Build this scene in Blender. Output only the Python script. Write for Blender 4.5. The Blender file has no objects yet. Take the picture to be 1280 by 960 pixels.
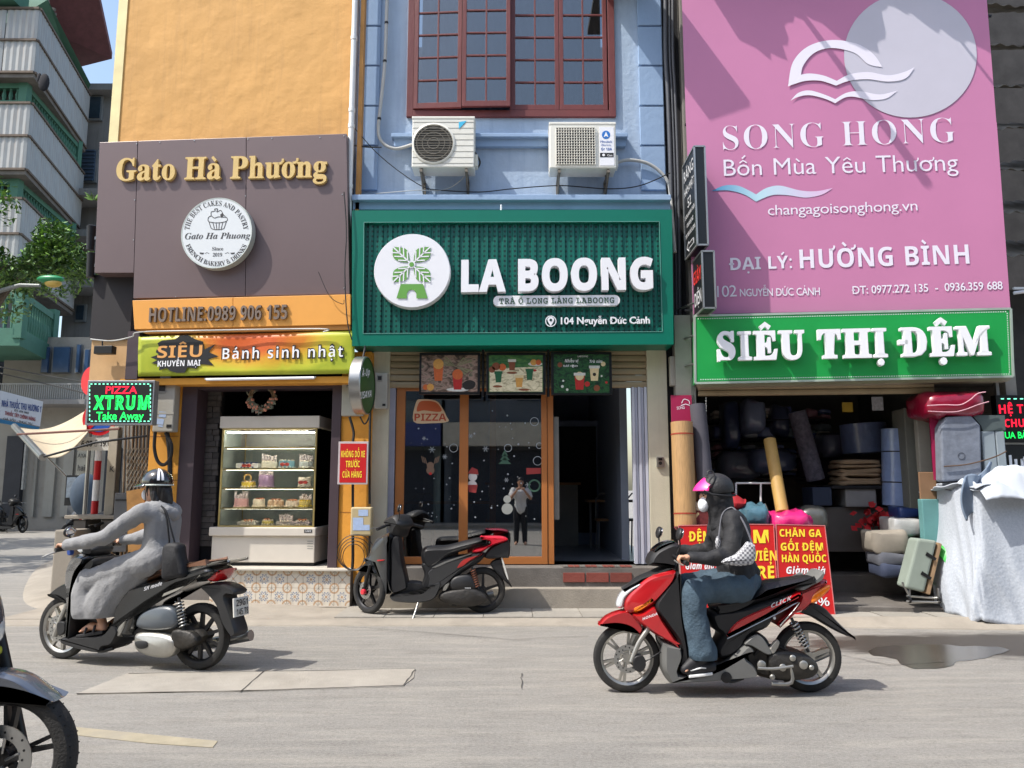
import bpy, bmesh, math, random, os, unicodedata
from mathutils import Vector as V, Matrix, noise
R = math.radians
random.seed(7); KEEP = set()
SC = bpy.context.scene
COL = SC.collection

# ---------------------------------------------------------------- camera
CAM = V((0, 0, 1.45)); PITCH = R(7.7); F = 960.0
cam = bpy.data.objects.new('camera', bpy.data.cameras.new('camera'))
COL.objects.link(cam); SC.camera = cam
cam.location = CAM; cam.rotation_euler = (R(90) + PITCH, 0, 0)
cam.data.sensor_width = 36; cam.data.lens = 27; cam.data.clip_end = 2000; cam.data.clip_start = .05
# ---------------------------------------------------------------- world and sun
SUN = V((.62, .30, -1)).normalized()
el = math.asin(-SUN.z); az = math.atan2(-SUN.x, -SUN.y)
w = bpy.data.worlds.new('World'); SC.world = w; w.use_nodes = True
nt = w.node_tree; sky = nt.nodes.new('ShaderNodeTexSky'); sky.sky_type = 'NISHITA'
sky.sun_disc = False; sky.sun_elevation = el; sky.sun_rotation = az; sky.air_density = 1.3; sky.dust_density = 2.5
nt.links.new(sky.outputs[0], nt.nodes['Background'].inputs[0]); nt.nodes['Background'].inputs[1].default_value = .15
ld = bpy.data.lights.new('sun', 'SUN'); ld.energy = 3.25; ld.angle = R(.5); ld.color = (1, .96, .89)
sun = bpy.data.objects.new('sun', ld); COL.objects.link(sun); sun.location = (-20, -10, 30)
sun.rotation_euler = SUN.to_track_quat('-Z', 'Y').to_euler()
SC.view_settings.view_transform = 'Standard'; SC.view_settings.look = 'None'
SC.view_settings.exposure = .77; SC.view_settings.gamma = 1

# ---------------------------------------------------------------- pixel -> place on a wall
def ray(u, v):
    a = (u - 640) / F; b = (480 - v) / F
    c, s = math.cos(PITCH), math.sin(PITCH)
    return V((a, c - b * s, s + b * c))
class PL:
    """vertical wall plane through (x0,y0), turned by yaw; off>0 is towards the street"""
    def __init__(self, x0, y0, yaw=0):
        self.o = V((x0, y0, 0)); y = R(yaw)
        self.d = V((math.cos(y), -math.sin(y), 0)); self.n = V((-math.sin(y), -math.cos(y), 0))
    def px(self, u, v, off=0):
        r = ray(u, v); t = (off - (CAM - self.o).dot(self.n)) / r.dot(self.n)
        return CAM + r * t
    def loc(self, u, v, off=0):
        p = self.px(u, v, off); return (p - self.o).dot(self.d), p.z
    def P(self, s, z, off=0):
        return self.o + self.d * s + self.n * off + V((0, 0, z))
def gnd(u, v, z=0):
    r = ray(u, v); t = (z - CAM.z) / r.z
    return CAM + r * t

# ---------------------------------------------------------------- materials
def srgb(c):
    return tuple(((x / 255) / 12.92 if x / 255 < .04045 else ((x / 255 + .055) / 1.055) ** 2.4) for x in c)
MATS = {}
def M(name, col=(128, 128, 128), rough=.6, metal=0, var=.12, vs=3, bump=0, bs=40, coat=0, streak=0, emit=0, alpha=1, trans=0, dirt=0, dcol=(70, 62, 50), rnd=0, stretch=None, spec=.5):
    if name in MATS: return MATS[name]
    m = bpy.data.materials.new(name); m.use_nodes = True; n = m.node_tree; N = n.nodes; L = n.links
    b = N['Principled BSDF']; c = srgb(col)
    b.inputs['Roughness'].default_value = rough; b.inputs['Metallic'].default_value = metal
    b.inputs['Coat Weight'].default_value = coat; b.inputs['Coat Roughness'].default_value = .06
    b.inputs['Specular IOR Level'].default_value = spec
    tc = N.new('ShaderNodeTexCoord'); src = tc.outputs['Object']
    if stretch:
        mp = N.new('ShaderNodeMapping'); mp.inputs['Scale'].default_value = stretch
        L.new(src, mp.inputs[0]); src = mp.outputs[0]
    if var or streak or dirt or rnd:
        nz = N.new('ShaderNodeTexNoise'); nz.inputs['Scale'].default_value = vs; nz.inputs['Detail'].default_value = 6; nz.inputs['Roughness'].default_value = .62
        L.new(src, nz.inputs['Vector'])
        mx = N.new('ShaderNodeMix'); mx.data_type = 'RGBA'
        mx.inputs['A'].default_value = (*[x * (1 - var) for x in c], 1); mx.inputs['B'].default_value = (*[min(1, x * (1 + var)) for x in c], 1)
        rp = N.new('ShaderNodeMapRange'); rp.inputs[1].default_value = .3; rp.inputs[2].default_value = .7
        L.new(nz.outputs[0], rp.inputs[0]); L.new(rp.outputs[0], mx.inputs['Factor']); out = mx.outputs['Result']
        if dirt or streak:
            mp = N.new('ShaderNodeMapping'); mp.inputs['Scale'].default_value = (9, 9, .6) if streak else (1.7, 1.7, 1.7)
            L.new(tc.outputs['Object'], mp.inputs[0]); n2 = N.new('ShaderNodeTexNoise'); n2.inputs['Scale'].default_value = 1.3; n2.inputs['Detail'].default_value = 8
            n2.inputs['Roughness'].default_value = .7; L.new(mp.outputs[0], n2.inputs['Vector'])
            r2 = N.new('ShaderNodeMapRange'); r2.inputs[1].default_value = .5; r2.inputs[2].default_value = .78; r2.inputs[4].default_value = max(dirt, streak)
            L.new(n2.outputs[0], r2.inputs[0]); m2 = N.new('ShaderNodeMix'); m2.data_type = 'RGBA'
            L.new(r2.outputs[0], m2.inputs['Factor']); L.new(out, m2.inputs['A']); m2.inputs['B'].default_value = (*srgb(dcol), 1); out = m2.outputs['Result']
        if rnd:
            oi = N.new('ShaderNodeObjectInfo'); hs = N.new('ShaderNodeHueSaturation'); r3 = N.new('ShaderNodeMapRange')
            r3.inputs[3].default_value = 1 - rnd; r3.inputs[4].default_value = 1 + rnd; L.new(oi.outputs['Random'], r3.inputs[0]); L.new(r3.outputs[0], hs.inputs['Value'])
            L.new(out, hs.inputs['Color']); out = hs.outputs[0]
        L.new(out, b.inputs['Base Color'])
    else:
        b.inputs['Base Color'].default_value = (*c, 1)
    if bump:
        nb = N.new('ShaderNodeTexNoise'); nb.inputs['Scale'].default_value = bs; nb.inputs['Detail'].default_value = 5; L.new(src, nb.inputs['Vector'])
        bp = N.new('ShaderNodeBump'); bp.inputs['Strength'].default_value = min(1, bump); bp.inputs['Distance'].default_value = .01 * max(1, bump)
        L.new(nb.outputs[0], bp.inputs['Height']); L.new(bp.outputs[0], b.inputs['Normal'])
    if emit:
        b.inputs['Emission Color'].default_value = (*c, 1); b.inputs['Emission Strength'].default_value = emit
    if trans: b.inputs['Transmission Weight'].default_value = trans; b.inputs['IOR'].default_value = 1.45
    if alpha < 1: b.inputs['Alpha'].default_value = alpha
    MATS[name] = m; return m
def node_mat(name, fn, rough=.6, metal=0, coat=0):
    if name in MATS: return MATS[name]
    m = bpy.data.materials.new(name); m.use_nodes = True; n = m.node_tree; b = n.nodes['Principled BSDF']
    b.inputs['Roughness'].default_value = rough; b.inputs['Metallic'].default_value = metal; b.inputs['Coat Weight'].default_value = coat
    fn(n, b); MATS[name] = m; return m
def glass_mat(name, tint=(200, 210, 205), dens=.1, refl=1.0):
    """clear pane: mostly transparent, mirrors by fresnel"""
    if name in MATS: return MATS[name]
    m = bpy.data.materials.new(name); m.use_nodes = True; n = m.node_tree; N = n.nodes; L = n.links
    N.remove(N['Principled BSDF']); o = N['Material Output']
    t = N.new('ShaderNodeBsdfTransparent'); t.inputs[0].default_value = (*[((x / 255) * (1 - dens)) ** .5 for x in tint], 1)
    g = N.new('ShaderNodeBsdfGlossy'); g.inputs['Roughness'].default_value = .015; g.inputs[0].default_value = (1, 1, 1, 1)
    fr = N.new('ShaderNodeFresnel'); fr.inputs[0].default_value = 1.5; mt = N.new('ShaderNodeMath'); mt.operation = 'MULTIPLY_ADD'
    mt.inputs[1].default_value = refl; mt.inputs[2].default_value = .05 * refl; L.new(fr.outputs[0], mt.inputs[0])
    mx = N.new('ShaderNodeMixShader'); L.new(mt.outputs[0], mx.inputs[0]); L.new(t.outputs[0], mx.inputs[1]); L.new(g.outputs[0], mx.inputs[2]); L.new(mx.outputs[0], o.inputs[0])
    MATS[name] = m; return m

# ---------------------------------------------------------------- mesh collector
class MB:
    def __init__(self): self.v = []; self.f = []
    def add(self, vs, fs):
        k = len(self.v); self.v += [V(p) for p in vs]; self.f += [[i + k for i in f] for f in fs]; return self
    def prism(self, poly, vec):
        """front polygon swept by vec"""
        n = len(poly); vec = V(vec); poly = [V(p) for p in poly]
        nn = V((0, 0, 0))
        for i in range(n): nn += poly[i].cross(poly[(i + 1) % n])
        if nn.dot(vec) > 0: poly = poly[::-1]
        vs = poly + [p + vec for p in poly]
        return self.add(vs, [list(range(n)), list(range(2 * n - 1, n - 1, -1))] + [[(i + 1) % n, i, n + i, n + (i + 1) % n] for i in range(n)])
    def box(self, c, s, rz=0, rx=0, ry=0):
        c = V(c); m = Matrix.Rotation(rz, 3, 'Z') @ Matrix.Rotation(ry, 3, 'Y') @ Matrix.Rotation(rx, 3, 'X')
        vs = [c + m @ V((x * s[0] / 2, y * s[1] / 2, z * s[2] / 2)) for x in (-1, 1) for y in (-1, 1) for z in (-1, 1)]
        return self.add(vs, [[0, 1, 3, 2], [4, 6, 7, 5], [0, 4, 5, 1], [2, 3, 7, 6], [0, 2, 6, 4], [1, 5, 7, 3]])
    def pbox(self, pl, u0, v0, u1, v1, near, far):
        um, vm = (u0 + u1) / 2, (v0 + v1) / 2
        s0 = pl.loc(u0, vm, near)[0]; s1 = pl.loc(u1, vm, near)[0]; z1 = pl.loc(um, v0, near)[1]; z0 = pl.loc(um, v1, near)[1]
        return self.lbox(pl, s0, z0, s1, z1, near, far)
    def lbox(self, pl, s0, z0, s1, z1, near, far):
        return self.prism([pl.P(s0, z0, near), pl.P(s1, z0, near), pl.P(s1, z1, near), pl.P(s0, z1, near)], -pl.n * (near - far))
    def quad(self, pl, pts, near, far):
        return self.prism([pl.px(u, v, near) for u, v in pts], -pl.n * (near - far))
    def ring(self, c, ax, r, seg, ph=0):
        ax = ax.normalized(); a = ax.orthogonal().normalized()
        if abs(ax.z) < .9: a = ax.cross(V((0, 0, 1))).normalized()
        b = ax.cross(a)
        return [c + (a * math.cos(t) + b * math.sin(t)) * r for t in [ph + 2 * math.pi * i / seg for i in range(seg)]]
    def loft(self, rings, caps=True, closed=False):
        k = len(rings[0]); vs = [p for r in rings for p in r]; fs = []
        m = len(rings)
        for i in range(m if closed else m - 1):
            for j in range(k):
                a = i * k + j; b = i * k + (j + 1) % k; c = ((i + 1) % m) * k
                fs.append([a, b, c + (j + 1) % k, c + j])
        if caps and not closed: fs += [list(range(k))[::-1], [(m - 1) * k + j for j in range(k)]]
        return self.add(vs, fs)
    def tube(self, pts, r, seg=8, caps=True):
        pts = [V(p) for p in pts]; n = len(pts); rr = r if isinstance(r, (list, tuple)) else [r] * n
        rings = []; prev = None
        for i, p in enumerate(pts):
            t = (pts[min(i + 1, n - 1)] - pts[max(i - 1, 0)]).normalized()
            if prev is None: a = t.orthogonal().normalized()
            else: a = (prev - t * prev.dot(t)).normalized()
            prev = a; b = t.cross(a)
            rings.append([p + (a * math.cos(q) + b * math.sin(q)) * rr[i] for q in [2 * math.pi * j / seg for j in range(seg)]])
        return self.loft(rings, caps)
    def lathe(self, c, ax, prof, seg=24, caps=True):
        c = V(c); ax = V(ax).normalized()
        return self.loft([self.ring(c + ax * h, ax, max(r, 1e-4), seg) for r, h in prof], caps)
    def ell(self, c, r, seg=16, rings=10, rot=None):
        c = V(c); rot = rot or Matrix.Identity(3); rs = []
        for i in range(1, rings):
            t = math.pi * i / rings - math.pi / 2
            rs.append([c + rot @ V((r[0] * math.cos(t) * math.cos(q), r[1] * math.cos(t) * math.sin(q), r[2] * math.sin(t))) for q in [2 * math.pi * j / seg for j in range(seg)]])
        k = len(self.v); self.loft(rs, False)
        b = c + rot @ V((0, 0, -r[2])); t = c + rot @ V((0, 0, r[2])); n = (rings - 1) * seg
        self.v += [b, t]; self.f += [[k + (j + 1) % seg, k + j, k + n] for j in range(seg)] + [[k + n - seg + j, k + n - seg + (j + 1) % seg, k + n + 1] for j in range(seg)]
        return self
    def capsule(self, p0, p1, r0, r1, seg=14):
        p0 = V(p0); p1 = V(p1); d = (p1 - p0); L_ = d.length or 1e-4; t = d / L_
        prof = [(r0 * math.sin(a), -r0 * math.cos(a)) for a in (.15, .6, 1.1)] + [(r0, 0), (r1, L_)] + [(r1 * math.cos(a), L_ + r1 * math.sin(a)) for a in (.5, 1.0, 1.42)]
        return self.lathe(p0, t, prof, seg)
    def grid(self, fn, nu, nv, thick=None):
        vs = [fn(i / nu, j / nv) for j in range(nv + 1) for i in range(nu + 1)]
        fs = [[j * (nu + 1) + i, j * (nu + 1) + i + 1, (j + 1) * (nu + 1) + i + 1, (j + 1) * (nu + 1) + i] for j in range(nv) for i in range(nu)]
        return self.add(vs, fs)
    def mesh(self, name, smooth=None):
        me = bpy.data.meshes.new(name); me.from_pydata([tuple(p) for p in self.v], [], self.f)
        if smooth is not None:
            me.shade_smooth(); me.set_sharp_from_angle(angle=R(smooth))
        me.update(); return me
    def build(self, name, mat, parent=None, smooth=None, bev=0, seg=2, solid=0, fixn=False):
        me = self.mesh(name, smooth)
        if fixn:
            bm = bmesh.new(); bm.from_mesh(me); bmesh.ops.recalc_face_normals(bm, faces=bm.faces); bm.to_mesh(me); bm.free()
            if smooth is not None: me.set_sharp_from_angle(angle=R(smooth))
        return link(me, name, mat, parent, bev, seg, solid)
def link(me, name, mat, parent=None, bev=0, seg=2, solid=0):
    if mat and not me.materials: me.materials.append(mat)
    o = bpy.data.objects.new(name, me); COL.objects.link(o)
    if parent is not None: o.parent = parent
    if solid:
        m = o.modifiers.new('solid', 'SOLIDIFY'); m.thickness = solid; m.offset = 0
    if bev:
        m = o.modifiers.new('bevel', 'BEVEL'); m.width = bev; m.segments = seg; m.limit_method = 'ANGLE'; m.angle_limit = R(38)
    return o
def thing(name, label, cat, group=None, kind=None):
    o = bpy.data.objects.new(name, None); COL.objects.link(o); return tag(o, label, cat, group, kind)
def tag(o, label=None, cat=None, group=None, kind=None):
    if label: o['label'] = label
    if cat: o['category'] = cat
    if group: o['group'] = group
    if kind: o['kind'] = kind
    return o
def struct(o, label=None): o['kind'] = 'structure'; return o
def lab(o, label): o['label'] = label; return o

# ---------------------------------------------------------------- lettering
try: MATHFONT = bpy.data.fonts.load(os.path.join(bpy.utils.system_resource('DATAFILES', path='fonts'), 'NotoSansMath-Regular.woff2'))
except Exception: MATHFONT = None
STY = {'sans': None, 'bold': (0x1D5D4, 0x1D5EE, 0x1D7EC), 'serif': (0x1D400, 0x1D41A, 0x1D7CE), 'script': (0x1D4D0, 0x1D4EA, 0x1D7CE), 'bi': (0x1D63C, 0x1D656, 0x1D7EC), 'mono': (0x1D670, 0x1D68A, 0x1D7F6), 'it': (0x1D468, 0x1D482, 0x1D7CE)}
GL = {}
def _islands(vs, fs):
    par = list(range(len(vs)))
    def fd(a):
        while par[a] != a: par[a] = par[par[a]]; a = par[a]
        return a
    for f in fs:
        for k in f[1:]: par[fd(f[0])] = fd(k)
    return par, fd
def glyph(ch, style, offset):
    """2-D mesh + advance of a base letter, cap height 1"""
    key = (ch, style, offset)
    if key in GL: return GL[key]
    st = STY[style]; c = ch
    if st:
        if 'A' <= ch <= 'Z': c = chr(st[0] + ord(ch) - 65)
        elif 'a' <= ch <= 'z': c = chr(st[1] + ord(ch) - 97)
        elif '0' <= ch <= '9': c = chr(st[2] + ord(ch) - 48)
    def ev(body):
        cu = bpy.data.curves.new('g', 'FONT'); cu.body = body; cu.offset = offset * .7; cu.resolution_u = 3
        if st and MATHFONT: cu.font = MATHFONT
        o = bpy.data.objects.new('g', cu); COL.objects.link(o)
        me = bpy.data.meshes.new_from_object(o.evaluated_get(bpy.context.evaluated_depsgraph_get()))
        vs = [(p.co.x, p.co.y) for p in me.vertices]; fs = [list(p.vertices) for p in me.polygons]
        bpy.data.objects.remove(o); bpy.data.curves.remove(cu); bpy.data.meshes.remove(me); return vs, fs
    if ('cap', style) not in GL:
        vs, _ = ev(chr(st[0] + 7) if st else 'H'); GL[('cap', style)] = max(y for x, y in vs) - min(y for x, y in vs) - 2 * offset * .7
        b, _ = ev('||'); GL[('bar', style)] = max(x for x, y in b) - min(x for x, y in b)
    k = GL[('cap', style)]
    if ch == ' ': g = ([], [], .42)
    else:
        b, _ = ev('|' + c + '|'); adv = max(x for x, y in b) - min(x for x, y in b) - GL[('bar', style)]
        vs, fs = ev(c); g = ([(x / k, y / k) for x, y in vs], fs, adv / k)
    GL[key] = g; return g
def _stroke(pts, w):
    """thick polyline as quads"""
    vs = []; fs = []
    for i, p in enumerate(pts):
        a = pts[max(i - 1, 0)]; b = pts[min(i + 1, len(pts) - 1)]; dx, dy = b[0] - a[0], b[1] - a[1]; l = math.hypot(dx, dy) or 1
        vs += [(p[0] - dy / l * w / 2, p[1] + dx / l * w / 2), (p[0] + dy / l * w / 2, p[1] - dx / l * w / 2)]
    return vs, [[2 * i, 2 * i + 1, 2 * i + 3, 2 * i + 2] for i in range(len(pts) - 1)]
def layout(s, style, offset, track, markw):
    """list of (char, verts, faces) per letter incl. its marks; x runs on"""
    x = 0; out = []
    for ch in s:
        d = unicodedata.normalize('NFD', ch); base = {'Đ': 'D', 'đ': 'd'}.get(d[0], d[0]); mk = d[1:]
        if base == 'i' and mk and ('\u0300' in mk or '\u0301' in mk): base = 'ı' if style == 'sans' else 'i'
        vs, fs, adv = glyph(base, style, offset); vs = [(a + x, b) for a, b in vs]; fs = list(fs)
        if vs:
            x0 = min(p[0] for p in vs); x1 = max(p[0] for p in vs); top = max(p[1] for p in vs); cx = (x0 + x1) / 2; w_ = markw
            def am(g):
                n = len(vs); vs.extend(g[0]); fs.extend([[i + n for i in f] for f in g[1]])
            y = top + .10
            if d[0] == 'Đ': am(_stroke([(x0 - .1, .5), (x0 + .3, .5)], w_))
            if d[0] == 'đ': am(_stroke([(x1 - .3, .84), (x1 + .1, .84)], w_ * .8))
            for m in mk:
                if m == '\u0302': am(_stroke([(cx - .2, y), (cx, y + .15), (cx + .2, y)], w_ * .9)); y += .26
                if m == '\u0306': am(_stroke([(cx - .18, y + .12), (cx - .1, y + .03), (cx, y), (cx + .1, y + .03), (cx + .18, y + .12)], w_ * .8)); y += .24
            for m in mk:
                q = y; 
                if m == '\u0301': am(_stroke([(cx - .06, q), (cx + .13, q + .19)], w_))
                if m == '\u0300': am(_stroke([(cx + .06, q), (cx - .13, q + .19)], w_))
                if m == '\u0303': am(_stroke([(cx - .18, q + .03), (cx - .08, q + .1), (cx + .06, q + .04), (cx + .17, q + .12)], w_ * .8))
                if m == '\u0309': am(_stroke([(cx - .08, q + .17), (cx + .03, q + .21), (cx + .08, q + .14), (cx, q + .07), (cx, q)], w_ * .7))
                if m == '\u0323':
                    r = w_ * .72; n = len(vs); vs.extend([(cx + r * math.cos(t * .7854), -.22 + r * math.sin(t * .7854)) for t in range(8)]); fs.append(list(range(n, n + 8)))
                if m == '\u031b': am(_stroke([(x1 - .14, top - .06), (x1 + .02, top - .04), (x1 + .1, top + .05), (x1 + .1, top + .16)], w_ * .85))
        out.append((ch, vs, fs)); x += adv + track
    return out
def text(s, pl, p0, p1, capv, off, depth, mat, parent, style='sans', bold=0, track=0, name='lettering', split=False, markw=.15, slant=0, bev=0, arc=None):
    """text whose ink runs from pixel p0 to pixel p1 along the baseline, capitals capv px high, raised by depth"""
    lay = layout(s, style, bold, track, markw)
    pts = [p for _, vs, _ in lay for p in vs]; x0 = min(p[0] for p in pts); x1 = max(p[0] for p in pts)
    s0, z0 = pl.loc(*p0, off); s1, z1 = pl.loc(*p1, off); H = pl.loc(p0[0], p0[1] - capv, off)[1] - z0; kx = (s1 - s0) / (x1 - x0)
    objs = []; mb = MB()
    for ch, vs, fs in lay:
        if not vs: continue
        b = mb if not split else MB(); n = len(vs)
        loc = [(s0 + (x - x0) * kx + slant * y * H, z0 + (z1 - z0) * (x - x0) / (x1 - x0) + y * H) for x, y in vs]
        if depth <= .004:
            b.add([pl.P(a, c, off + depth) for a, c in loc], fs)
        else:
            ed = {}
            for f in fs:
                for i in range(len(f)): e = (f[i], f[(i + 1) % len(f)]); ed[e] = 1
            side = [[a, b_, b_ + n, a + n][::-1] for (a, b_) in ed if (b_, a) not in ed]
            b.add([pl.P(a, c, off + depth) for a, c in loc] + [pl.P(a, c, off) for a, c in loc], fs + side)
        if split: objs.append(b.build('letter', mat, parent, bev=bev))
    return objs if split else mb.build(name, mat, parent)
def arctext(s, pl, c, r, a0, a1, h, off, mat, parent, style='sans', bold=0, inward=False, markw=.12):
    """print on an arc: centre pixel c, radius r px, from angle a0 to a1 (deg, clockwise from up)"""
    lay = layout(s, style, bold, 0, markw); pts = [p for _, vs, _ in lay for p in vs]; X0 = min(p[0] for p in pts); X1 = max(p[0] for p in pts); mb = MB()
    for ch, vs, fs in lay:
        if not vs: continue
        cx = (min(p[0] for p in vs) + max(p[0] for p in vs)) / 2; a = R(a0 + (a1 - a0) * (cx - X0) / (X1 - X0)); q = abs(R(a1 - a0)) * r / (X1 - X0)
        o = []
        for x, y in vs:
            dx, dy = (x - cx) * q, y * h
            if not inward: px = c[0] + math.sin(a) * (r + dy) + math.cos(a) * dx; py = c[1] - math.cos(a) * (r + dy) + math.sin(a) * dx
            else: px = c[0] + math.sin(a) * (r - dy) - math.cos(a) * dx; py = c[1] - math.cos(a) * (r - dy) - math.sin(a) * dx
            o.append(pl.px(px, py, off))
        mb.add(o, fs)
    return mb.build('lettering', mat, parent)
def curve(pts, n=5, closed=True):
    """Catmull-Rom through 2-D points; a point given as a 3-tuple (x,y,1) stays a sharp corner"""
    m = len(pts); out = []
    for i in range(m if closed else m - 1):
        p1 = pts[i]; p2 = pts[(i + 1) % m]
        p0 = pts[(i - 1) % m] if (closed or i) else p1; p3 = pts[(i + 2) % m] if (closed or i + 2 < m) else p2
        if len(p1) > 2: p0 = p1
        if len(p2) > 2: p3 = p2
        for k in range(n):
            t = k / n
            out.append(tuple(.5 * (2 * p1[j] + (p2[j] - p0[j]) * t + (2 * p0[j] - 5 * p1[j] + 4 * p2[j] - p3[j]) * t * t + (3 * p1[j] - p0[j] - 3 * p2[j] + p3[j]) * t ** 3) for j in (0, 1)))
    if not closed: out.append(tuple(pts[-1][:2]))
    return out
def circ(c, r, n=32, a0=0): return [(c[0] + r * math.cos(2 * math.pi * i / n + a0), c[1] + r * math.sin(2 * math.pi * i / n + a0)) for i in range(n)]
def cable(pts, r, mat, parent=None, name='cable', seg=6, n=6):
    pts = [V(p) for p in pts]; out = []
    for i in range(len(pts) - 1):
        p0 = pts[max(i - 1, 0)]; p1 = pts[i]; p2 = pts[i + 1]; p3 = pts[min(i + 2, len(pts) - 1)]
        for k in range(n):
            t = k / n; out.append(.5 * (2 * p1 + (p2 - p0) * t + (2 * p0 - 5 * p1 + 4 * p2 - p3) * t * t + (3 * p1 - p0 - 3 * p2 + p3) * t ** 3))
    out.append(pts[-1]); return MB().tube(out, r, seg).build(name, mat, parent, smooth=60)
def finish():
    """put every empty at its thing's base and every mesh's origin in its middle"""
    users = {}
    for o in list(COL.objects):
        if o.type == 'MESH' and o.data.users == 1 and o.name not in KEEP:
            me = o.data
            if not me.vertices: continue
            co = [0.] * (3 * len(me.vertices)); me.vertices.foreach_get('co', co)
            mn = [min(co[i::3]) for i in range(3)]; mx = [max(co[i::3]) for i in range(3)]
            if o.parent is None and o.get('kind') == 'structure': continue
            c = V([(a + b) / 2 for a, b in zip(mn, mx)])
            if o.parent is None: c.z = mn[2]
            me.transform(Matrix.Translation(-c)); o.matrix_basis = o.matrix_basis @ Matrix.Translation(c)
            for ch in o.children: ch.matrix_basis = Matrix.Translation(-c) @ ch.matrix_basis
    for e in [o for o in COL.objects if o.type == 'EMPTY' and o.parent is None and o.name not in KEEP]:
        pts = []
        def rec(o, m):
            mm = m @ o.matrix_basis
            if o.type == 'MESH': pts.extend([mm @ V(b) for b in (o.data.vertices[0].co, o.data.vertices[-1].co, o.data.vertices[len(o.data.vertices) // 2].co)] if len(o.data.vertices) else [])
            for ch in o.children: rec(ch, mm)
        for ch in e.children: rec(ch, Matrix.Identity(4))
        if not pts: continue
        b = V(((min(p.x for p in pts) + max(p.x for p in pts)) / 2, (min(p.y for p in pts) + max(p.y for p in pts)) / 2, min(p.z for p in pts)))
        e.matrix_basis = e.matrix_basis @ Matrix.Translation(b)
        for ch in e.children: ch.matrix_basis = Matrix.Translation(-b) @ ch.matrix_basis
# ================================================================ materials used all over
m_road = None
def road_nodes(n, b):
    N = n.nodes; L = n.links; tc = N.new('ShaderNodeTexCoord')
    def noise_(scale, det, vec, rough=.6):
        x = N.new('ShaderNodeTexNoise'); x.inputs['Scale'].default_value = scale; x.inputs['Detail'].default_value = det; x.inputs['Roughness'].default_value = rough; L.new(vec, x.inputs['Vector']); return x.outputs[0]
    def mp(s, loc=(0, 0, 0)):
        x = N.new('ShaderNodeMapping'); x.inputs['Scale'].default_value = s; x.inputs['Location'].default_value = loc; L.new(tc.outputs['Object'], x.inputs[0]); return x.outputs[0]
    def ramp(v, a, c, lo=0, hi=1):
        x = N.new('ShaderNodeMapRange'); x.inputs[1].default_value = a; x.inputs[2].default_value = c; x.inputs[3].default_value = lo; x.inputs[4].default_value = hi; L.new(v, x.inputs[0]); return x.outputs[0]
    def mix(f, a, c):
        x = N.new('ShaderNodeMix'); x.data_type = 'RGBA'; L.new(f, x.inputs['Factor'])
        for k, q in (('A', a), ('B', c)):
            if isinstance(q, tuple): x.inputs[k].default_value = (*srgb(q), 1)
            else: L.new(q, x.inputs[k])
        return x.outputs['Result']
    def math_(op, a, c):
        x = N.new('ShaderNodeMath'); x.operation = op
        for i, q in enumerate((a, c)):
            if isinstance(q, (int, float)): x.inputs[i].default_value = q
            else: L.new(q, x.inputs[i])
        return x.outputs[0]
    grain = noise_(210, 3, mp((1, 1, 1)), .8); streak = noise_(1.6, 7, mp((.5, 4.5, 1)), .65); big = noise_(.5, 5, mp((1, 1, 1)), .6)
    c = mix(ramp(big, .3, .7), (130, 127, 122), (148, 144, 138)); c = mix(ramp(streak, .48, .6, 0, .6), c, (166, 160, 150))
    c = mix(ramp(noise_(2.3, 8, mp((.6, 3, 1), (5, 2, 0)), .7), .5, .64, 0, .5), c, (104, 101, 97))
    c = mix(ramp(noise_(9, 6, mp((.7, 2, 1), (1, 4, 0)), .75), .5, .66, 0, .5), c, (110, 104, 97)); c = mix(ramp(noise_(.9, 7, mp((.5, 6, 1), (8, 3, 0)), .7), .6, .7, 0, .4), c, (174, 165, 150)); c = mix(ramp(grain, .44, .6, 0, .7), c, (98, 94, 88)); c = mix(ramp(noise_(55, 4, mp((.8, 1.4, 1), (2, 2, 0)), .8), .44, .6, 0, .4), c, (170, 166, 158)); c = mix(ramp(noise_(38, 3, mp((1, 1, 1), (9, 2, 0)), .7), .58, .68, 0, .45), c, (96, 93, 89)); c = mix(ramp(noise_(330, 1, mp((1, 1, 1), (3, 1, 0))), .62, .7, 0, .6), c, (178, 172, 160))
    # drying wet area by the kerb on the right
    sx = N.new('ShaderNodeSeparateXYZ'); L.new(tc.outputs['Object'], sx.inputs[0])
    ex = math_('MULTIPLY', math_('SUBTRACT', sx.outputs[0], 5.0), .36); ey = math_('MULTIPLY', math_('SUBTRACT', sx.outputs[1], 7.42), 1.65)
    d = math_('SQRT', math_('ADD', math_('MULTIPLY', ex, ex), math_('MULTIPLY', ey, ey)), 0)
    wet = ramp(math_('ADD', d, math_('MULTIPLY', noise_(3.5, 6, mp((.6, 2, 1)), .65), 1.1)), 1.62, 1.3)
    c2 = mix(wet, c, (66, 60, 54))
    L.new(c2, b.inputs['Base Color']); L.new(ramp(wet, 0, 1, .82, .5), b.inputs['Roughness'])
    bp = N.new('ShaderNodeBump'); bp.inputs['Strength'].default_value = .8; bp.inputs['Distance'].default_value = .009
    L.new(math_('ADD', grain, math_('MULTIPLY', noise_(26, 5, mp((1, 1, 1))), .8)), bp.inputs['Height']); L.new(bp.outputs[0], b.inputs['Normal'])
m_road = node_mat('road_asphalt', road_nodes)
m_conc = M('concrete', (146, 138, 126), .85, var=.14, vs=2.5, bump=.5, bs=60, dirt=.35, dcol=(95, 88, 78))
m_concd = M('concrete_dark', (104, 99, 94), .85, var=.2, vs=3, bump=.5, bs=50, dirt=.5, dcol=(60, 56, 50))
m_blk = M('black_metal', (22, 22, 24), .45, .2, var=.1)
m_dark = M('dark_inside', (30, 30, 34), .9, var=.2)
m_wht = M('white_paint', (226, 226, 224), .45, var=.05, dirt=.12, dcol=(150, 140, 120))
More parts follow.
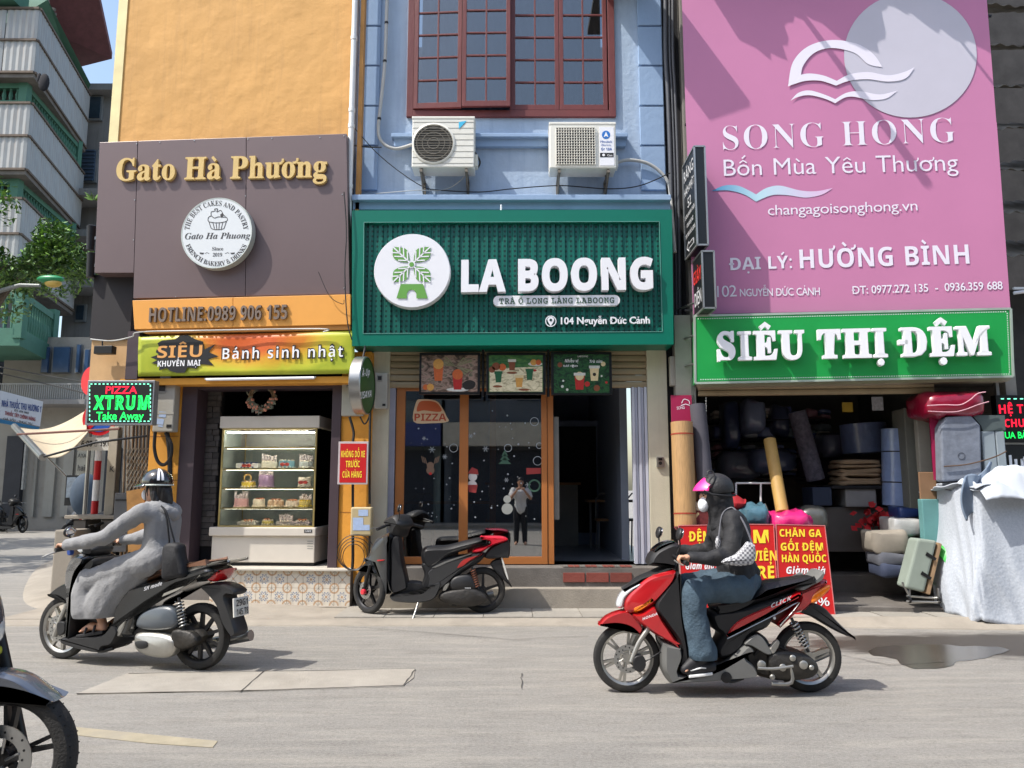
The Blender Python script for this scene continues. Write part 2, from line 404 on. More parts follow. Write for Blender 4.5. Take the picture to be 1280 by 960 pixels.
m_whp = M('white_plastic', (232, 232, 236), .35, var=.03)
m_cream = M('cream_wall', (196, 190, 168), .8, var=.06, dirt=.2, streak=.25, dcol=(140, 130, 108), bump=.2, bs=80)
m_cab = M('cable_black', (26, 25, 26), .5, var=.2)
m_cabg = M('cable_grey', (176, 176, 172), .5, var=.1)
m_steel = M('steel', (168, 168, 166), .32, .9, var=.1, dirt=.2)
m_gold = M('gold_letter', (206, 176, 112), .42, .1, var=.06, bump=.15, bs=30)
m_red = M('sign_red', (196, 32, 34), .4, var=.05, dirt=.1, dcol=(150, 40, 40))
m_yel = M('print_yellow', (250, 220, 60), .5, var=0)
m_pw = M('print_white', (236, 236, 238), .5, var=0)
m_pk = M('print_black', (24, 24, 26), .5, var=0)

G = PL(-2.0, 9.55, 4.5); Lb = PL(0, 9.7, 0); S = PL(2.1, 9.45, 5.5)

# ================================================================ ground
struct(MB().add([(-250, -120, 0), (250, -120, 0), (250, 400, 0), (-250, 400, 0)], [[0, 1, 2, 3]]).build('road', m_road))
pts = [gnd(*p) for p in ((96, 868), (160, 842), (330, 840), (519, 837), (517, 848), (505, 857), (310, 864))]
b = MB().prism([p + V((0, 0, .006)) for p in pts], (0, 0, -.012)); struct(b.build('road_patch', M('patch_concrete', (150, 144, 134), .85, var=.12, vs=4, bump=.6, bs=70, dirt=.3, dcol=(110, 102, 90))))
crk = M('crack_dark', (62, 58, 54), .95, var=.3, vs=20)
def crack(pts, w):
    mb = MB(); ps = []
    for i in range(len(pts) - 1):
        a, c = V(pts[i]), V(pts[i + 1])
        for k in range(6): ps.append(a.lerp(c, k / 6) + V((random.uniform(-1, 1), random.uniform(-1, 1), 0)) * .008)
    ps.append(V(pts[-1])); vs = []; fs = []
    for i, p in enumerate(ps):
        d = (ps[min(i + 1, len(ps) - 1)] - ps[max(i - 1, 0)]).normalized(); n_ = V((-d.y, d.x, 0)) * w * random.uniform(.35, 1.1)
        vs += [p + n_, p - n_]
    for p in vs: p.z = .0085
    struct(mb.add(vs, [[2 * i, 2 * i + 1, 2 * i + 3, 2 * i + 2] for i in range(len(ps) - 1)]).build('road_crack', crk))
for a in [((96, 868), (310, 864.5), (505, 858), (519, 838)), ((300, 866), (330, 840)), ((160, 843), (420, 839), (519, 836.5))]:
    crack([gnd(*p) for p in a], .006)
crack([gnd(652, 843), gnd(652, 862)], .006); crack([gnd(1030, 815), gnd(1110, 832), gnd(1180, 828)], .006); crack([gnd(425, 783), gnd(640, 800), gnd(735, 796)], .005)
pts = [gnd(*p) for p in ((80, 908), (180, 918), (272, 927), (266, 935), (190, 930), (100, 920), (60, 914))]
mk = MB().prism([p + V((0, 0, .004)) for p in pts], (0, 0, -.003)).build('lane_marking', M('worn_yellow', (150, 141, 120), .85, var=.12, vs=9, bump=.3, bs=60, dirt=.9, dcol=(138, 132, 122))); struct(mk)
# puddle film by the kerb
pu = [(1086, 813), (1102, 808), (1130, 806.5), (1165, 805), (1205, 807.5), (1240, 808), (1262, 812), (1246, 818), (1224, 824), (1196, 827), (1188, 833), (1150, 836), (1128, 831), (1118, 823), (1092, 819)]
pc = curve(pu, 4)
struct(MB().add([gnd(u, v + .5 * math.sin(i * 1.7), .0035) for i, (u, v) in enumerate(pc)], [list(range(len(pc)))]).build('puddle', M('puddle_water', (66, 60, 54), .24, var=.25, vs=2, spec=.6)))

# pavement strip with tiles, kerb edge
sw = struct(MB().prism([(-5.6, 8.63, .036), (-2.0, 8.63, .036), (2.5, 8.62, .036), (9, 8.15, .10), (9, 10.2, .10), (-5.6, 10.2, .036)][::1], (0, 0, -.3)).build('pavement', m_conc))
kb = MB()
def kerb_prof(x, y, h): return [V((x, y, h)), V((x, y - .03, h)), V((x, y - .26, .012)), V((x, y - .30, -.05)), V((x, y, -.05))]
kb.loft([kerb_prof(-5.6, 8.65, .03), kerb_prof(-2, 8.65, .034), kerb_prof(2.5, 8.63, .04), kerb_prof(4.0, 8.5, .085), kerb_prof(9, 8.15, .105)][::-1])
struct(kb.build('kerb', m_conc))
m_tile = M('pavement_tile', (148, 143, 134), .75, var=.12, vs=6, bump=.35, bs=60, rnd=.10, dirt=.4, dcol=(110, 102, 92))
tile_me = {}
for row, y in enumerate((8.68, 9.08)):
    for i in range(-4, 9):
        x = -1.95 + (i + 4) * .545 + (row % 2) * .0
        if x > 4.6: continue
        y0 = y - max(0, (x - 2.5)) * .075; z = .040 + max(0, x - 2.5) * .0125
        if 'a' not in tile_me:
            tile_me['a'] = MB().box((0, 0, -.008), (.537, .392, .024)).mesh('paving_tile')
        o = link(tile_me['a'], 'paving_tile', m_tile, sw); o.location = (x + .27, y0 + .2, z + .004 + random.uniform(-.001, .002)); o.rotation_euler = (0, -.0, random.uniform(-.004, .004))
# rounded corner ramp on the left (old concrete apron)
ap = [(28, 742), (40, 705), (80, 688), (118, 682), (175, 690), (240, 700), (300, 757), (430, 757), (432, 772), (300, 775), (180, 770), (90, 762), (45, 756)]
def apron(i, r):
    return 0
rim = curve([(26, 750), (38, 716), (66, 698), (112, 690), (190, 700, 1), (440, 752, 1), (440, 774, 1), (300, 776), (150, 772), (60, 764)], 4)
c0 = V((-4.6, 9.6, 0)); rings = []
for k, (sc, z) in enumerate(((1, -.01), (.9, .03), (.75, .06), (.5, .08), (.05, .09))):
    rings.append([c0.lerp(gnd(u, v), sc) + V((0, 0, z)) for u, v in rim])
struct(MB().loft(rings, caps=False).build('corner_apron', m_conc, smooth=50, fixn=True))

# ================================================================ blue tube house with the tea shop
house = thing('tea_shop_building', 'narrow light blue house with a maroon wooden window above a tea shop', 'building')
m_blue = M('blue_render', (164, 181, 201), .8, var=.10, vs=1.6, bump=.7, bs=14, dirt=.35, streak=.35, dcol=(100, 125, 160))
m_blue2 = M('blue_pilaster', (142, 166, 196), .8, var=.07, vs=1.6, bump=.4, bs=14, dirt=.2, dcol=(90, 115, 150))
def wz(v, y=9.7, x=640): return Lb.loc(x, v, 9.7 - y)[1]
X = lambda u, v=300, off=0: Lb.loc(u, v, off)[0]
zt = 9.5
xl, xr = X(441, 200), X(832, 200)
wx0, wx1 = X(512, 60), X(766, 60); wz0, wz1 = wz(146), wz(-48)
b = MB(); b.lbox(Lb, xl, wz(262), wx0, zt, 0, -.3); b.lbox(Lb, wx1, wz(262), xr, zt, 0, -.3); b.lbox(Lb, wx0, wz(262), wx1, wz0, 0, -.3); b.lbox(Lb, wx0, wz1, wx1, zt, 0, -.3)
b.build('wall', m_blue, house)
MB().lbox(Lb, xl, wz(262), xr, zt, -3.5, -3.6).build('rear_wall', m_dark, house)
MB().lbox(Lb, xl, 3.3, xl + .12, zt, -.3, -3.5).build('side_wall', m_dark, house); MB().lbox(Lb, xr - .12, 3.3, xr, zt, -.3, -3.5).build('side_wall', m_dark, house)
zs = [wz(v) for v in (-62, -14, 35, 84.5, 134.5, 184, 240)]
for (ua, ub) in ((446, 473), (800, 830)):
    a, c = X(ua, 150, .05), X(ub, 150, .05)
    for i in range(6): MB().lbox(Lb, a, zs[i + 1] + .012, c, zs[i] - .012, .05, 0).build('pilaster_block', m_blue2, house, bev=.006)
    MB().lbox(Lb, a, zs[0] + .012, c, zt, .05, 0).build('pilaster_block', m_blue2, house, bev=.006)
# sill moulding under the window and ledge above the sign
for (n, ua, ub, v0, v1, d) in (('sill_moulding', 489, 785, 166, 171, .13), ('sill_moulding', 492, 782, 171.5, 183, .07), ('ledge', 440, 839, 243, 250, .34), ('ledge', 441, 838, 250.5, 262, .26)):
    MB().lbox(Lb, X(ua, v0, d), wz(v1, 9.7 - d), X(ub, v0, d), wz(v0, 9.7 - d), d, 0).build(n, m_blue2, house, bev=.008)
# window
m_mar = M('maroon_wood', (104, 48, 46), .5, var=.12, vs=5, bump=.25, bs=30, dirt=.2, dcol=(140, 90, 80), stretch=(1, 1, .3))
m_mar2 = M('maroon_wood_sunny', (118, 58, 55), .5, var=.12, vs=5, bump=.25, bs=30, stretch=(1, 1, .3))
win_glass = glass_mat('window_glass', (150, 165, 175), .35, 1.3)
win = MB()
for q in ((wx0 - .02, wz0 - .02, wx0 + .07, wz1), (wx1 - .07, wz0 - .02, wx1 + .02, wz1), (wx0 + .07, wz0 - .02, wx1 - .07, wz0 + .07), (wx0 + .07, wz1 - .07, wx1 - .07, wz1), ((wx0 + wx1) / 2 - .02, wz0 + .07, (wx0 + wx1) / 2 + .02, wz1 - .07)):
    win.lbox(Lb, *q, .05, -.1)
win = win.build('window', m_mar, house, bev=.004)
cw = (wx1 - wx0 - .14 - .02) / 4; zb, ztp = wz0 + .08, wz1 - .08
pane_me = None
def sash(px, off, ang, hinge):
    """leaf of the window: 2 x 6 panes, built in the wall's axes then swung about its hinge"""
    b = MB(); w_ = cw - .006; st = .055; mu = .022; nr = 6
    for q in ((0, 0, st, 1), (w_ - st, 0, w_, 1)): b.box(((q[0] + q[2]) / 2, 0, (ztp - zb) / 2), (st, .045, ztp - zb))
    hh = ztp - zb
    for z in (st * .7, hh - st * .7): b.box((w_ / 2, 0, z), (w_ - 2 * st, .045, st * 1.4))
    b.box((w_ / 2, 0, hh / 2), (mu, .03, hh - st * 2.8))
    y0, y1 = st * 1.4, hh - st * 1.4; ph = (y1 - y0) / nr; pw = (w_ - 2 * st - mu) / 2
    for k in range(1, nr):
        for sgn in (-1, 1): b.box((w_ / 2 + sgn * (pw / 2 + mu / 2), 0, y0 + k * ph), (pw, .028, mu))
    global pane_me
    o = b.build('window_sash', m_mar, house, bev=.003)
    if pane_me is None: pane_me = MB().box((0, 0, 0), (pw, .004, ph - mu)).mesh('pane')
    mats = []
    for k in range(nr):
        for sgn in (-1, 1):
            p = link(pane_me, 'pane', win_glass, o); p.location = (w_ / 2 + sgn * (pw / 2 + mu / 2), .004, y0 + (k + .5) * ph)
            p.rotation_euler = (random.uniform(-.006, .006), 0, random.uniform(-.006, .006))
    M4 = Matrix.Translation((px, 9.7 - off, zb)) @ Matrix.Rotation(ang, 4, 'Z')
    if hinge: M4 = Matrix.Translation((px + w_, 9.7 - off, zb)) @ Matrix.Rotation(ang, 4, 'Z') @ Matrix.Translation((-w_, 0, 0))
    o.matrix_basis = M4
sash(wx0 + .075, .05, -.06, 0); sash(wx0 + .075 + cw, .115, -.015, 0); sash(wx0 + .08 + 2 * cw, .01, 0, 1); sash(wx0 + .08 + 3 * cw, .01, 0, 1)
m_cur = M('curtain', (120, 128, 140), .9, var=.2, vs=2)
MB().grid(lambda a, c: V((wx0 + .1 + a * (wx1 - wx0 - .2), 10.25 + .04 * math.sin(a * 60), wz0 - .1 + c * (wz1 - wz0))), 120, 1).build('curtain', M('curtain_dark', (78, 82, 90), .9, var=.2, vs=2), house, smooth=60)

# shop front level
m_shut = M('shutter_slat', (158, 141, 112), .5, .2, var=.08, dirt=.3, dcol=(110, 95, 72))
def shutter(pl, u0, u1, v0, v1, off, n, par):
    a, z1 = pl.loc(u0, v0, off); c, z0 = pl.loc(u1, v1, off); h = (z1 - z0) / n; me = None
    c = pl.loc(u1, v0, off)[0]
    for k in range(n):
        prof = [(0, 0), (.018, h * .12), (.022, h * .5), (.018, h * .88), (0, h * .97), (-.01, h * .97), (-.01, 0)]
        rs = [[pl.P(s, z0 + k * h + z, off + d) for d, z in prof] for s in (a, c)]
        MB().loft(rs).build('slat', m_shut, par, fixn=True)
sh = thing('roller_shutter', 'beige roller shutter rolled up above the tea shop door behind the menu boards', 'shutter'); shutter(Lb, 484, 808, 428, 485, -.02, 7, sh)
floor_z = .50
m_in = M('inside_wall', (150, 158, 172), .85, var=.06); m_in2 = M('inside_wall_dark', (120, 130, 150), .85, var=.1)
xa, xb = X(463, 560), X(836, 560)
b = MB(); b.box(((xa + xb) / 2, 12.3, floor_z - .05), (xb - xa, 5.0, .1)); b.build('shop_floor', M('floor_tiles', (120, 124, 130), .3, var=.1, vs=2), house)
b = MB(); b.box((xa + .05, 12.3, 1.9), (.1, 4.9, 2.9)); b.build('inside_wall', m_in, house)
b = MB(); b.box((xb - .45, 12.6, 1.9), (.1, 4.2, 2.9)); b.build('inside_wall', m_in, house)
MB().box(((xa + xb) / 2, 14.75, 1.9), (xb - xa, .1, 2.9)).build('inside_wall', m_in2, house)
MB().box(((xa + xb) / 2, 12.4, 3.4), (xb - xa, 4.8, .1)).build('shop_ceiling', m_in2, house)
MB().box(((xa + xb) / 2, 9.9, 3.35), (xb - xa, .3, .7)).build('lintel', m_dark, house)
# inner partition with a door, seen through the open side
MB().box((X(745, 600), 13.3, 1.55), (1.3, .06, 2.1)).build('partition', m_in2, house); MB().box((X(712, 600) + .35, 13.25, 1.6), (.75, .03, 1.8)).build('inner_door', m_dark, house)
# pillars
for (u0, u1, v1) in ((463, 485, 700), (811, 836, 728)):
    z = wz(v1); b = MB().lbox(Lb, X(u0, 560, .04), .04, X(u1, 560, .04), 3.45, .04, -.35); b.build('pillar', m_cream, house, bev=.005)
MB().lbox(Lb, X(485, 560, 0), .3, X(493, 560, 0), 3.0, -.02, -.14).build('door_jamb', M('jamb_grey', (150, 148, 160), .6), house)
# steps
stp = m_concd
MB().box(((xa + xb) / 2, 9.86, .27), (xb - xa - .02, .84, .46)).build('doorstep', stp, house, bev=.008)
MB().box(((X(485) + xb) / 2 + .02, 9.50, .15), (xb - X(485) - .06, .42, .25)).build('step', m_conc, house, bev=.01)
rt = None; m_rt = M('red_brick_tile', (120, 58, 48), .75, var=.2, vs=6, dirt=.4, dcol=(90, 80, 72), rnd=.12, bump=.3)
for i, (u0, u1) in enumerate(((704, 731), (733, 761), (763, 790))):
    MB().lbox(Lb, X(u0, 725, .27), .33, X(u1, 725, .27), .44, .275, .24).build('brick', m_rt, house, bev=.004)
for i in range(12):
    u = 704 + i * 7.3; MB().lbox(Lb, X(u, 712, .28), .505, X(u + 6.2, 712, .28), .515, .26, .08).build('tile', m_rt if i % 3 else m_concd, house)

# glass front
m_or = M('orange_frame', (168, 104, 52), .45, var=.08, vs=4, dirt=.15, dcol=(120, 80, 50), stretch=(1, 1, .2))
gf = thing('glass_front', 'orange framed fixed glass shop front with christmas window stickers', 'glazing')
y_ = -.08
b = MB(); zb_, zt_ = wz(705, 9.78), wz(484, 9.78)
def gb(u0, z0, u1, z1, near=-.05, far=-.12): b.lbox(Lb, X(u0, 590, near), z0, X(u1, 590, near), z1, near, far)
gb(494, zb_, 505, zt_); gb(574, zb_, 585, zt_); gb(677, zb_, 684, zt_)
gb(505, zb_, 574, zb_ + .09, -.052); gb(585, zb_, 677, zb_ + .09, -.052); gb(505, zt_ - .05, 574, zt_, -.052); gb(585, zt_ - .05, 677, zt_, -.052)
b.build('frame', m_or, gf, bev=.003)
m_gl = glass_mat('shop_glass', (150, 156, 160), .4, 2.6)
for (u0, u1) in ((505, 574), (585, 677)):
    MB().lbox(Lb, X(u0, 590, -.08), zb_ + .09, X(u1, 590, -.08), zt_ - .05, -.08, -.09).build('pane', m_gl, gf)
# sliding leaf's stile parked beside the fixed panes
sl = thing('sliding_glass_door', 'orange framed glass door slid open behind the fixed glass front', 'door')
b = MB(); b.lbox(Lb, X(684.5, 590, -.07), zb_, X(692, 590, -.07), zt_, -.06, -.11); b.lbox(Lb, X(612, 590, -.14), zb_ + .02, X(620, 590, -.14), zt_, -.125, -.16); b.lbox(Lb, X(620, 590, -.14), zb_ + .02, X(684, 590, -.14), zb_ + .08, -.126, -.159)
b.build('frame', m_or, sl, bev=.003); MB().lbox(Lb, X(692.5, 600, -.10), wz(650), X(699, 600, -.1), wz(520), -.11, -.13).build('pull_bar', M('film_grey', (120, 118, 112), .5), sl)
MB().lbox(Lb, X(620, 590, -.14), zb_ + .08, X(684, 590, -.14), zt_, -.14, -.146).build('pane', m_gl, sl)
# folded white slatted gate at the right of the opening
fg = thing('folded_gate', 'white ribbed metal gate folded against the right shop pillar', 'gate')
m_fg = M('gate_white', (188, 190, 202), .5, var=.06, streak=.35, dcol=(110, 110, 118))
for i in range(5):
    u = 791.5 + i * 3.9; MB().lbox(Lb, X(u, 590, .0), floor_z + .02, X(u + 3.2, 590, 0), wz(484, 9.7), .02 - (i % 2) * .03, -.08 - (i % 2) * .03).build('slat', m_fg, fg)
# stickers
st = thing('window_sticker_set', 'christmas stickers on the tea shop glass: snowflakes, reindeer head, baubles and dots', 'stickers')
m_stw = M('sticker_white', (150, 156, 160), .6, var=0)
b = MB()
def sp(u, v, r, n=8, off=-.077): b.add([Lb.px(x, y, off) for x, y in circ((u, v), r, n)], [list(range(n))])
rr = random.Random(3)
for i in range(60):
    u = rr.choice([rr.uniform(510, 570), rr.uniform(590, 674)]); sp(u, rr.uniform(512, 650), rr.uniform(.5, 1.3), 6)
for (u, v, r) in ((540, 562, 4.2), (607, 561, 4), (556, 571, 3.2), (530, 548, 2.6), (588, 545, 3), (660, 606, 3.4), (633, 600, 3)):
    for k in range(3):
        a = math.pi * k / 3; dx, dy = math.cos(a) * r, math.sin(a) * r; nx, ny = -math.sin(a) * .4, math.cos(a) * .4
        b.add([Lb.px(u - dx - nx, v - dy - ny, -.077), Lb.px(u + dx - nx, v + dy - ny, -.077), Lb.px(u + dx + nx, v + dy + ny, -.077), Lb.px(u - dx + nx, v - dy + ny, -.077)], [[0, 1, 2, 3]])
def ringp(u, v, r, w, n=18, off=-.0765, sy=1):
    p = [Lb.px(u + math.cos(t) * q, v + math.sin(t) * q * sy, off) for q in (r, r - w) for t in [2 * math.pi * i / n for i in range(n)]]
    b.add(p, [[i, (i + 1) % n, n + (i + 1) % n, n + i] for i in range(n)])
for (u, v, r) in ((567, 560, 5.5), (635, 560, 5), (672, 576, 5.8), (668, 527, 5.5), (674, 557, 4)): ringp(u, v, r, .8)
tag(b.build('snow_print', m_stw, st), kind='stuff')
b = MB(); sp(538, 588, 5.2, 14); sp(538, 582, 4.6, 12, -.0765)
for s in (-1, 1):
    for k in range(3):
        u0 = 538 + s * (4 + k * 2.2); b.add([Lb.px(u0, 580 - k, -.077), Lb.px(u0 + s * 1.2, 580 - k, -.077), Lb.px(u0 + s * 3.2, 572 - k, -.077), Lb.px(u0 + s * 2.2, 572 - k, -.077)], [[0, 1, 2, 3]])
b.build('reindeer_print', M('sticker_brown', (122, 96, 78), .6, var=0), st); b = MB(); sp(538, 592, 1.8, 10, -.075); b.build('nose_print', m_red, st)
b = MB(); sp(591, 596, 5.5, 14); sp(590, 607, 6.5, 14); b.build('santa_print', M('sticker_santa', (206, 200, 196), .6, var=0), st); b = MB()
b.add([Lb.px(*p, -.0745) for p in ((584, 592), (598, 593), (597, 587), (590, 584))], [[0, 1, 2, 3]]); b.add([Lb.px(*p, -.0745) for p in ((584, 606), (597, 606), (595, 616), (586, 615))], [[0, 1, 2, 3]]); tag(b.build('santa_coat_print', M('sticker_red', (150, 50, 48), .6, var=0), st), kind='stuff')
b = MB(); 
for k, w_ in enumerate((4, 6, 8)): b.add([Lb.px(*p, -.0745) for p in ((631 - w_, 570 + k * 5), (631 + w_, 570 + k * 5), (631, 562 + k * 5))], [[0, 1, 2]])
b.build('tree_print', M('sticker_green', (58, 92, 74), .6, var=0), st)
b = MB(); ringp(668, 607, 8, 2.2); b.build('wreath_print', M('sticker_green', (58, 92, 74)), st)
b = MB(); sp(634, 636, 7, 16); sp(634, 624, 4.8, 14); b.build('snowman_print', M('sticker_pale', (150, 152, 146), .6, var=0), st)
b = MB(); b.add([Lb.px(*p, -.0745) for p in ((658, 585), (676, 585), (676, 592), (658, 593))], [[0, 1, 2, 3]]); b.build('label_print', M('sticker_red', (150, 50, 48)), st)
# pizza sticker
pz = thing('pizza_sticker', 'orange pizza slice sticker with lettering in the top left corner of the shop glass', 'sticker')
o_ = curve([(517, 527), (520, 503), (527, 499), (545, 501), (553, 510), (558, 520), (560, 527), (540, 529)], 4)
MB().add([Lb.px(u, v, -.078) for u, v in o_], [list(range(len(o_)))]).build('outline_print', M('sticker_cream', (206, 176, 140), .6, var=0), pz)
o_ = curve([(521, 514), (524, 503), (532, 501), (545, 503), (552, 512), (548, 515), (530, 513)], 4)
MB().add([Lb.px(u, v, -.076) for u, v in o_], [list(range(len(o_)))]).build('slice_print', M('sticker_orange', (186, 88, 44), .6, var=0), pz)
text('PIZZA', Lb, (518, 526), (558, 526), 9, -.077, .002, M('sticker_orange2', (176, 70, 40), .6, var=0), pz, 'bold')

# ---------------------------------------------------------------- furniture inside the tea shop
def in_chair(x, y, rz, lb_):
    t = thing('cafe_chair', lb_, 'chair'); b = MB()
    m = M('chair_metal', (30, 30, 34), .4, .6); z0 = floor_z
    for sx in (-.18, .18):
        for sy in (-.18, .18): MB().tube([(x + sx, y + sy, z0), (x + sx * .9, y + sy * .9, z0 + .45)], .012, 6).build('leg', m, t)
    MB().box((x, y, z0 + .46), (.4, .4, .03)).build('seat', M('cafe_wood', (150, 108, 66), .5, stretch=(6, 1, 1)), t)
    MB().tube([(x - .18, y + .18, z0 + .45), (x - .17, y + .2, z0 + .78), (x - .1, y + .21, z0 + .86), (x + .1, y + .21, z0 + .86), (x + .17, y + .2, z0 + .78), (x + .18, y + .18, z0 + .45)], .013, 6).build('backrest', m, t)
def in_table(x, y, lb_):
    t = thing('cafe_table', lb_, 'table')
    MB().box((x, y, floor_z + .74), (1.1, .5, .035)).build('table_top', M('cafe_wood', (150, 108, 66)), t, bev=.004)
    for sx in (-.48, .48): MB().tube([(x + sx, y, floor_z), (x + sx, y, floor_z + .73)], .02, 8).build('leg', M('chair_metal'), t)
in_table(X(548) - .1, 11.2, 'wooden cafe table behind the left pane of the tea shop'); in_table(X(625), 11.3, 'wooden cafe table behind the middle pane of the tea shop'); in_table(1.75, 12.6, 'wooden cafe table deep inside the open tea shop door')
in_chair(-1.35, 11.7, 0, 'black metal cafe chair behind the left pane of the tea shop'); in_chair(-.2, 11.8, 0, 'black metal cafe chair behind the middle pane of the tea shop'); in_chair(1.5, 12.1, 0, 'left black metal cafe chair deep inside the open doorway'); in_chair(2.0, 12.1, 0, 'right black metal cafe chair deep inside the open doorway')
ct = thing('service_counter', 'pale counter standing inside the tea shop behind the glass', 'counter')
MB().box((.35, 13.2, floor_z + .5), (1.5, .5, 1.0)).build('front', M('counter_front', (150, 148, 140), .6), ct); MB().box((.35, 13.2, floor_z + 1.02), (1.6, .56, .04)).build('worktop', M('cafe_wood'), ct)
# ================================================================ big green sign
gs = thing('shop_sign', 'big green box sign with white raised LA BOONG letters over the tea shop', 'sign')
LS = PL(0, 9.25, 0)
m_gr = M('green_frame', (0, 108, 88), .35, var=.03, bump=0, dirt=.08, dcol=(30, 90, 80))
q = [LS.loc(440, 263), LS.loc(840, 262), LS.loc(842, 430.5), LS.loc(440, 432.5)]; i_ = [LS.loc(455, 278), LS.loc(824, 277), LS.loc(828, 414.5), LS.loc(454, 417)]
b = MB()
for k in range(4):
    a, c, d, e = q[k], q[(k + 1) % 4], i_[(k + 1) % 4], i_[k]
    b.prism([LS.P(*a, 0), LS.P(*c, 0), LS.P(*d, 0), LS.P(*e, 0)], (0, .44, 0))
b.build('frame', m_gr, gs)
b = MB()
for k in range(4):
    a, c = i_[k], i_[(k + 1) % 4]; b.tube([LS.P(*a, .004), LS.P(*c, .004)], .004, 4)
b.build('trim', M('trim_teal', (110, 160, 150), .4), gs)
def perf_nodes(n, b):
    N = n.nodes; L = n.links; tc = N.new('ShaderNodeTexCoord'); sx = N.new('ShaderNodeSeparateXYZ'); L.new(tc.outputs['Object'], sx.inputs[0])
    def mt(op, a, c=0):
        x = N.new('ShaderNodeMath'); x.operation = op
        for i, q in enumerate((a, c)):
            if isinstance(q, (int, float)): x.inputs[i].default_value = q
            else: L.new(q, x.inputs[i])
        return x.outputs[0]
    P_ = .0638
    fx = mt('ABSOLUTE', mt('SUBTRACT', mt('MODULO', mt('ADD', sx.outputs[0], 50 * P_), P_), P_ / 2)); fz = mt('ABSOLUTE', mt('SUBTRACT', mt('MODULO', mt('ADD', sx.outputs[2], 50 * P_), P_), P_ / 2))
    hole = mt('LESS_THAN', mt('MAXIMUM', fx, fz), .0135)
    mx = N.new('ShaderNodeMix'); mx.data_type = 'RGBA'; mx.inputs['A'].default_value = (*srgb((4, 92, 80)), 1); mx.inputs['B'].default_value = (*srgb((6, 34, 32)), 1)
    L.new(hole, mx.inputs['Factor']); L.new(mx.outputs['Result'], b.inputs['Base Color'])
pn = node_mat('perforated_metal', perf_nodes, .42, .1)
s0, s1 = LS.loc(453, 345)[0], LS.loc(829, 345)[0]; z0, z1 = LS.loc(640, 419)[1], LS.loc(640, 276)[1]
b = MB(); n = 31; wd = (s1 - s0) / n; prof = []
for k in range(n):
    for (f, d) in ((0, .062), (.42, .062), (.5, .045), (.92, .045)): prof.append((s0 + (k + f) * wd, d))
vs = [LS.P(s, z, -d) for z in (z0, z1) for s, d in prof]; m_ = len(prof)
b.add(vs, [[i, i + 1, m_ + i + 1, m_ + i] for i in range(m_ - 1)]); b.build('perforated_panel', pn, gs)
MB().lbox(LS, s0, z0, s1, z1, -.2, -.25).build('back_panel', M('green_dark', (4, 50, 44)), gs)
MB().tube([LS.px(626.5, 263, -.1), LS.px(626.5, 256, -.1)], .012, 8).build('top_stud', m_whp, gs)
# round logo
b = MB(); c_ = LS.px(515, 338, .08); b.lathe(c_ + V((0, .12, 0)), (0, -1, 0), [(.01, 0), (.47, 0), (.47, .10), (.462, .12)], 64); lg = b.build('logo_disc', m_whp, gs, smooth=40)
m_lf = M('logo_green', (100, 158, 70), .5, var=0)
b = MB(); off = .086
def leaf(cx, cy, sx, sy):
    o = []
    for (x, y) in curve([(2.5, 2.5, 1), (4, 14), (9, 21), (24, 23, 1), (23, 9), (14, 3.5)], 5): o.append((cx + sx * x, cy + sy * y))
    bb = MB().add([LS.px(u, v, off) for u, v in o], [list(range(len(o)))]); bb.build('leaf', m_lf, lg)
    w_ = MB()
    def bar(a, c, w): 
        dx, dy = c[0] - a[0], c[1] - a[1]; l = math.hypot(dx, dy); nx, ny = -dy / l * w, dx / l * w
        w_.add([LS.px(cx + sx * (p[0] + s * nx), cy + sy * (p[1] + s * ny), off + .003) for p, s in ((a, 1), (c, 1), (c, -1), (a, -1))], [[0, 1, 2, 3]])
    bar((1, 1), (24, 23), .9)
    for t in (5, 10, 15): bar((t, t), (t + .5, t + 12), .8); bar((t, t), (t + 12, t + .5), .8)
    w_.build('leaf_vein', m_whp, lg)
cx, cy = 514.5, 330.5
for sx in (-1, 1):
    for sy in (-1, 1): leaf(cx, cy, sx * .98, sy * .96)
b.add([LS.px(*p, off + .004) for p in circ((cx, cy), 4.6, 16)], [list(range(16))]); b.build('hub_ring', m_whp, lg)
MB().add([LS.px(*p, off + .007) for p in circ((cx, cy), 3.0, 16)], [list(range(16))]).build('hub', m_lf, lg)
tp = [(501, 355), (529, 355), (534.5, 373), (520.5, 373), (520.5, 367), (518, 363), (514.5, 362), (511, 363), (508.5, 367), (508.5, 373), (495.5, 373)]
MB().add([LS.px(u, v, off + .0015) for u, v in tp], [list(range(len(tp)))]).build('trunk_print', m_lf, lg)
text('LA BOONG', LS, (577, 366.5), (815, 363), 37, -.02, .11, m_whp, gs, 'bold', bold=.028, split=True, markw=.1, track=-.02)
o_ = []
for k in range(13): a = math.pi / 2 + math.pi * k / 12; o_.append((623 + 6.5 * math.cos(a), 376.2 + 6.5 * math.sin(a)))
for k in range(13): a = -math.pi / 2 + math.pi * k / 12; o_.append((768.5 + 6.5 * math.cos(a), 375.2 + 6.5 * math.sin(a)))
MB().prism([LS.px(u, v, .03) for u, v in o_], (0, .07, 0)).build('tagline_plate', m_whp, gs)
text('TRÀ Ô LONG LÀNG LABOONG', LS, (624, 379.8), (768, 378.6), 6.6, .032, .003, M('logo_dark_green', (36, 78, 52), .5, var=0), gs, 'mono', bold=.012, track=.12)
text('104 Nguyễn Đức Cảnh', LS, (701, 405.6), (812, 404.6), 8.2, -.02, .025, m_whp, gs, 'sans', bold=.03, markw=.1)
b = MB(); 
def annulus(b, pl, u, v, r1, r2, off, n=28, d=.02):
    b.loft([[pl.px(u + math.cos(t) * r, v + math.sin(t) * r, o) for t in [2 * math.pi * i / n for i in range(n)]] for r, o in ((r1, off), (r1, off + d), (r2, off + d), (r2, off))], caps=False, closed=True)
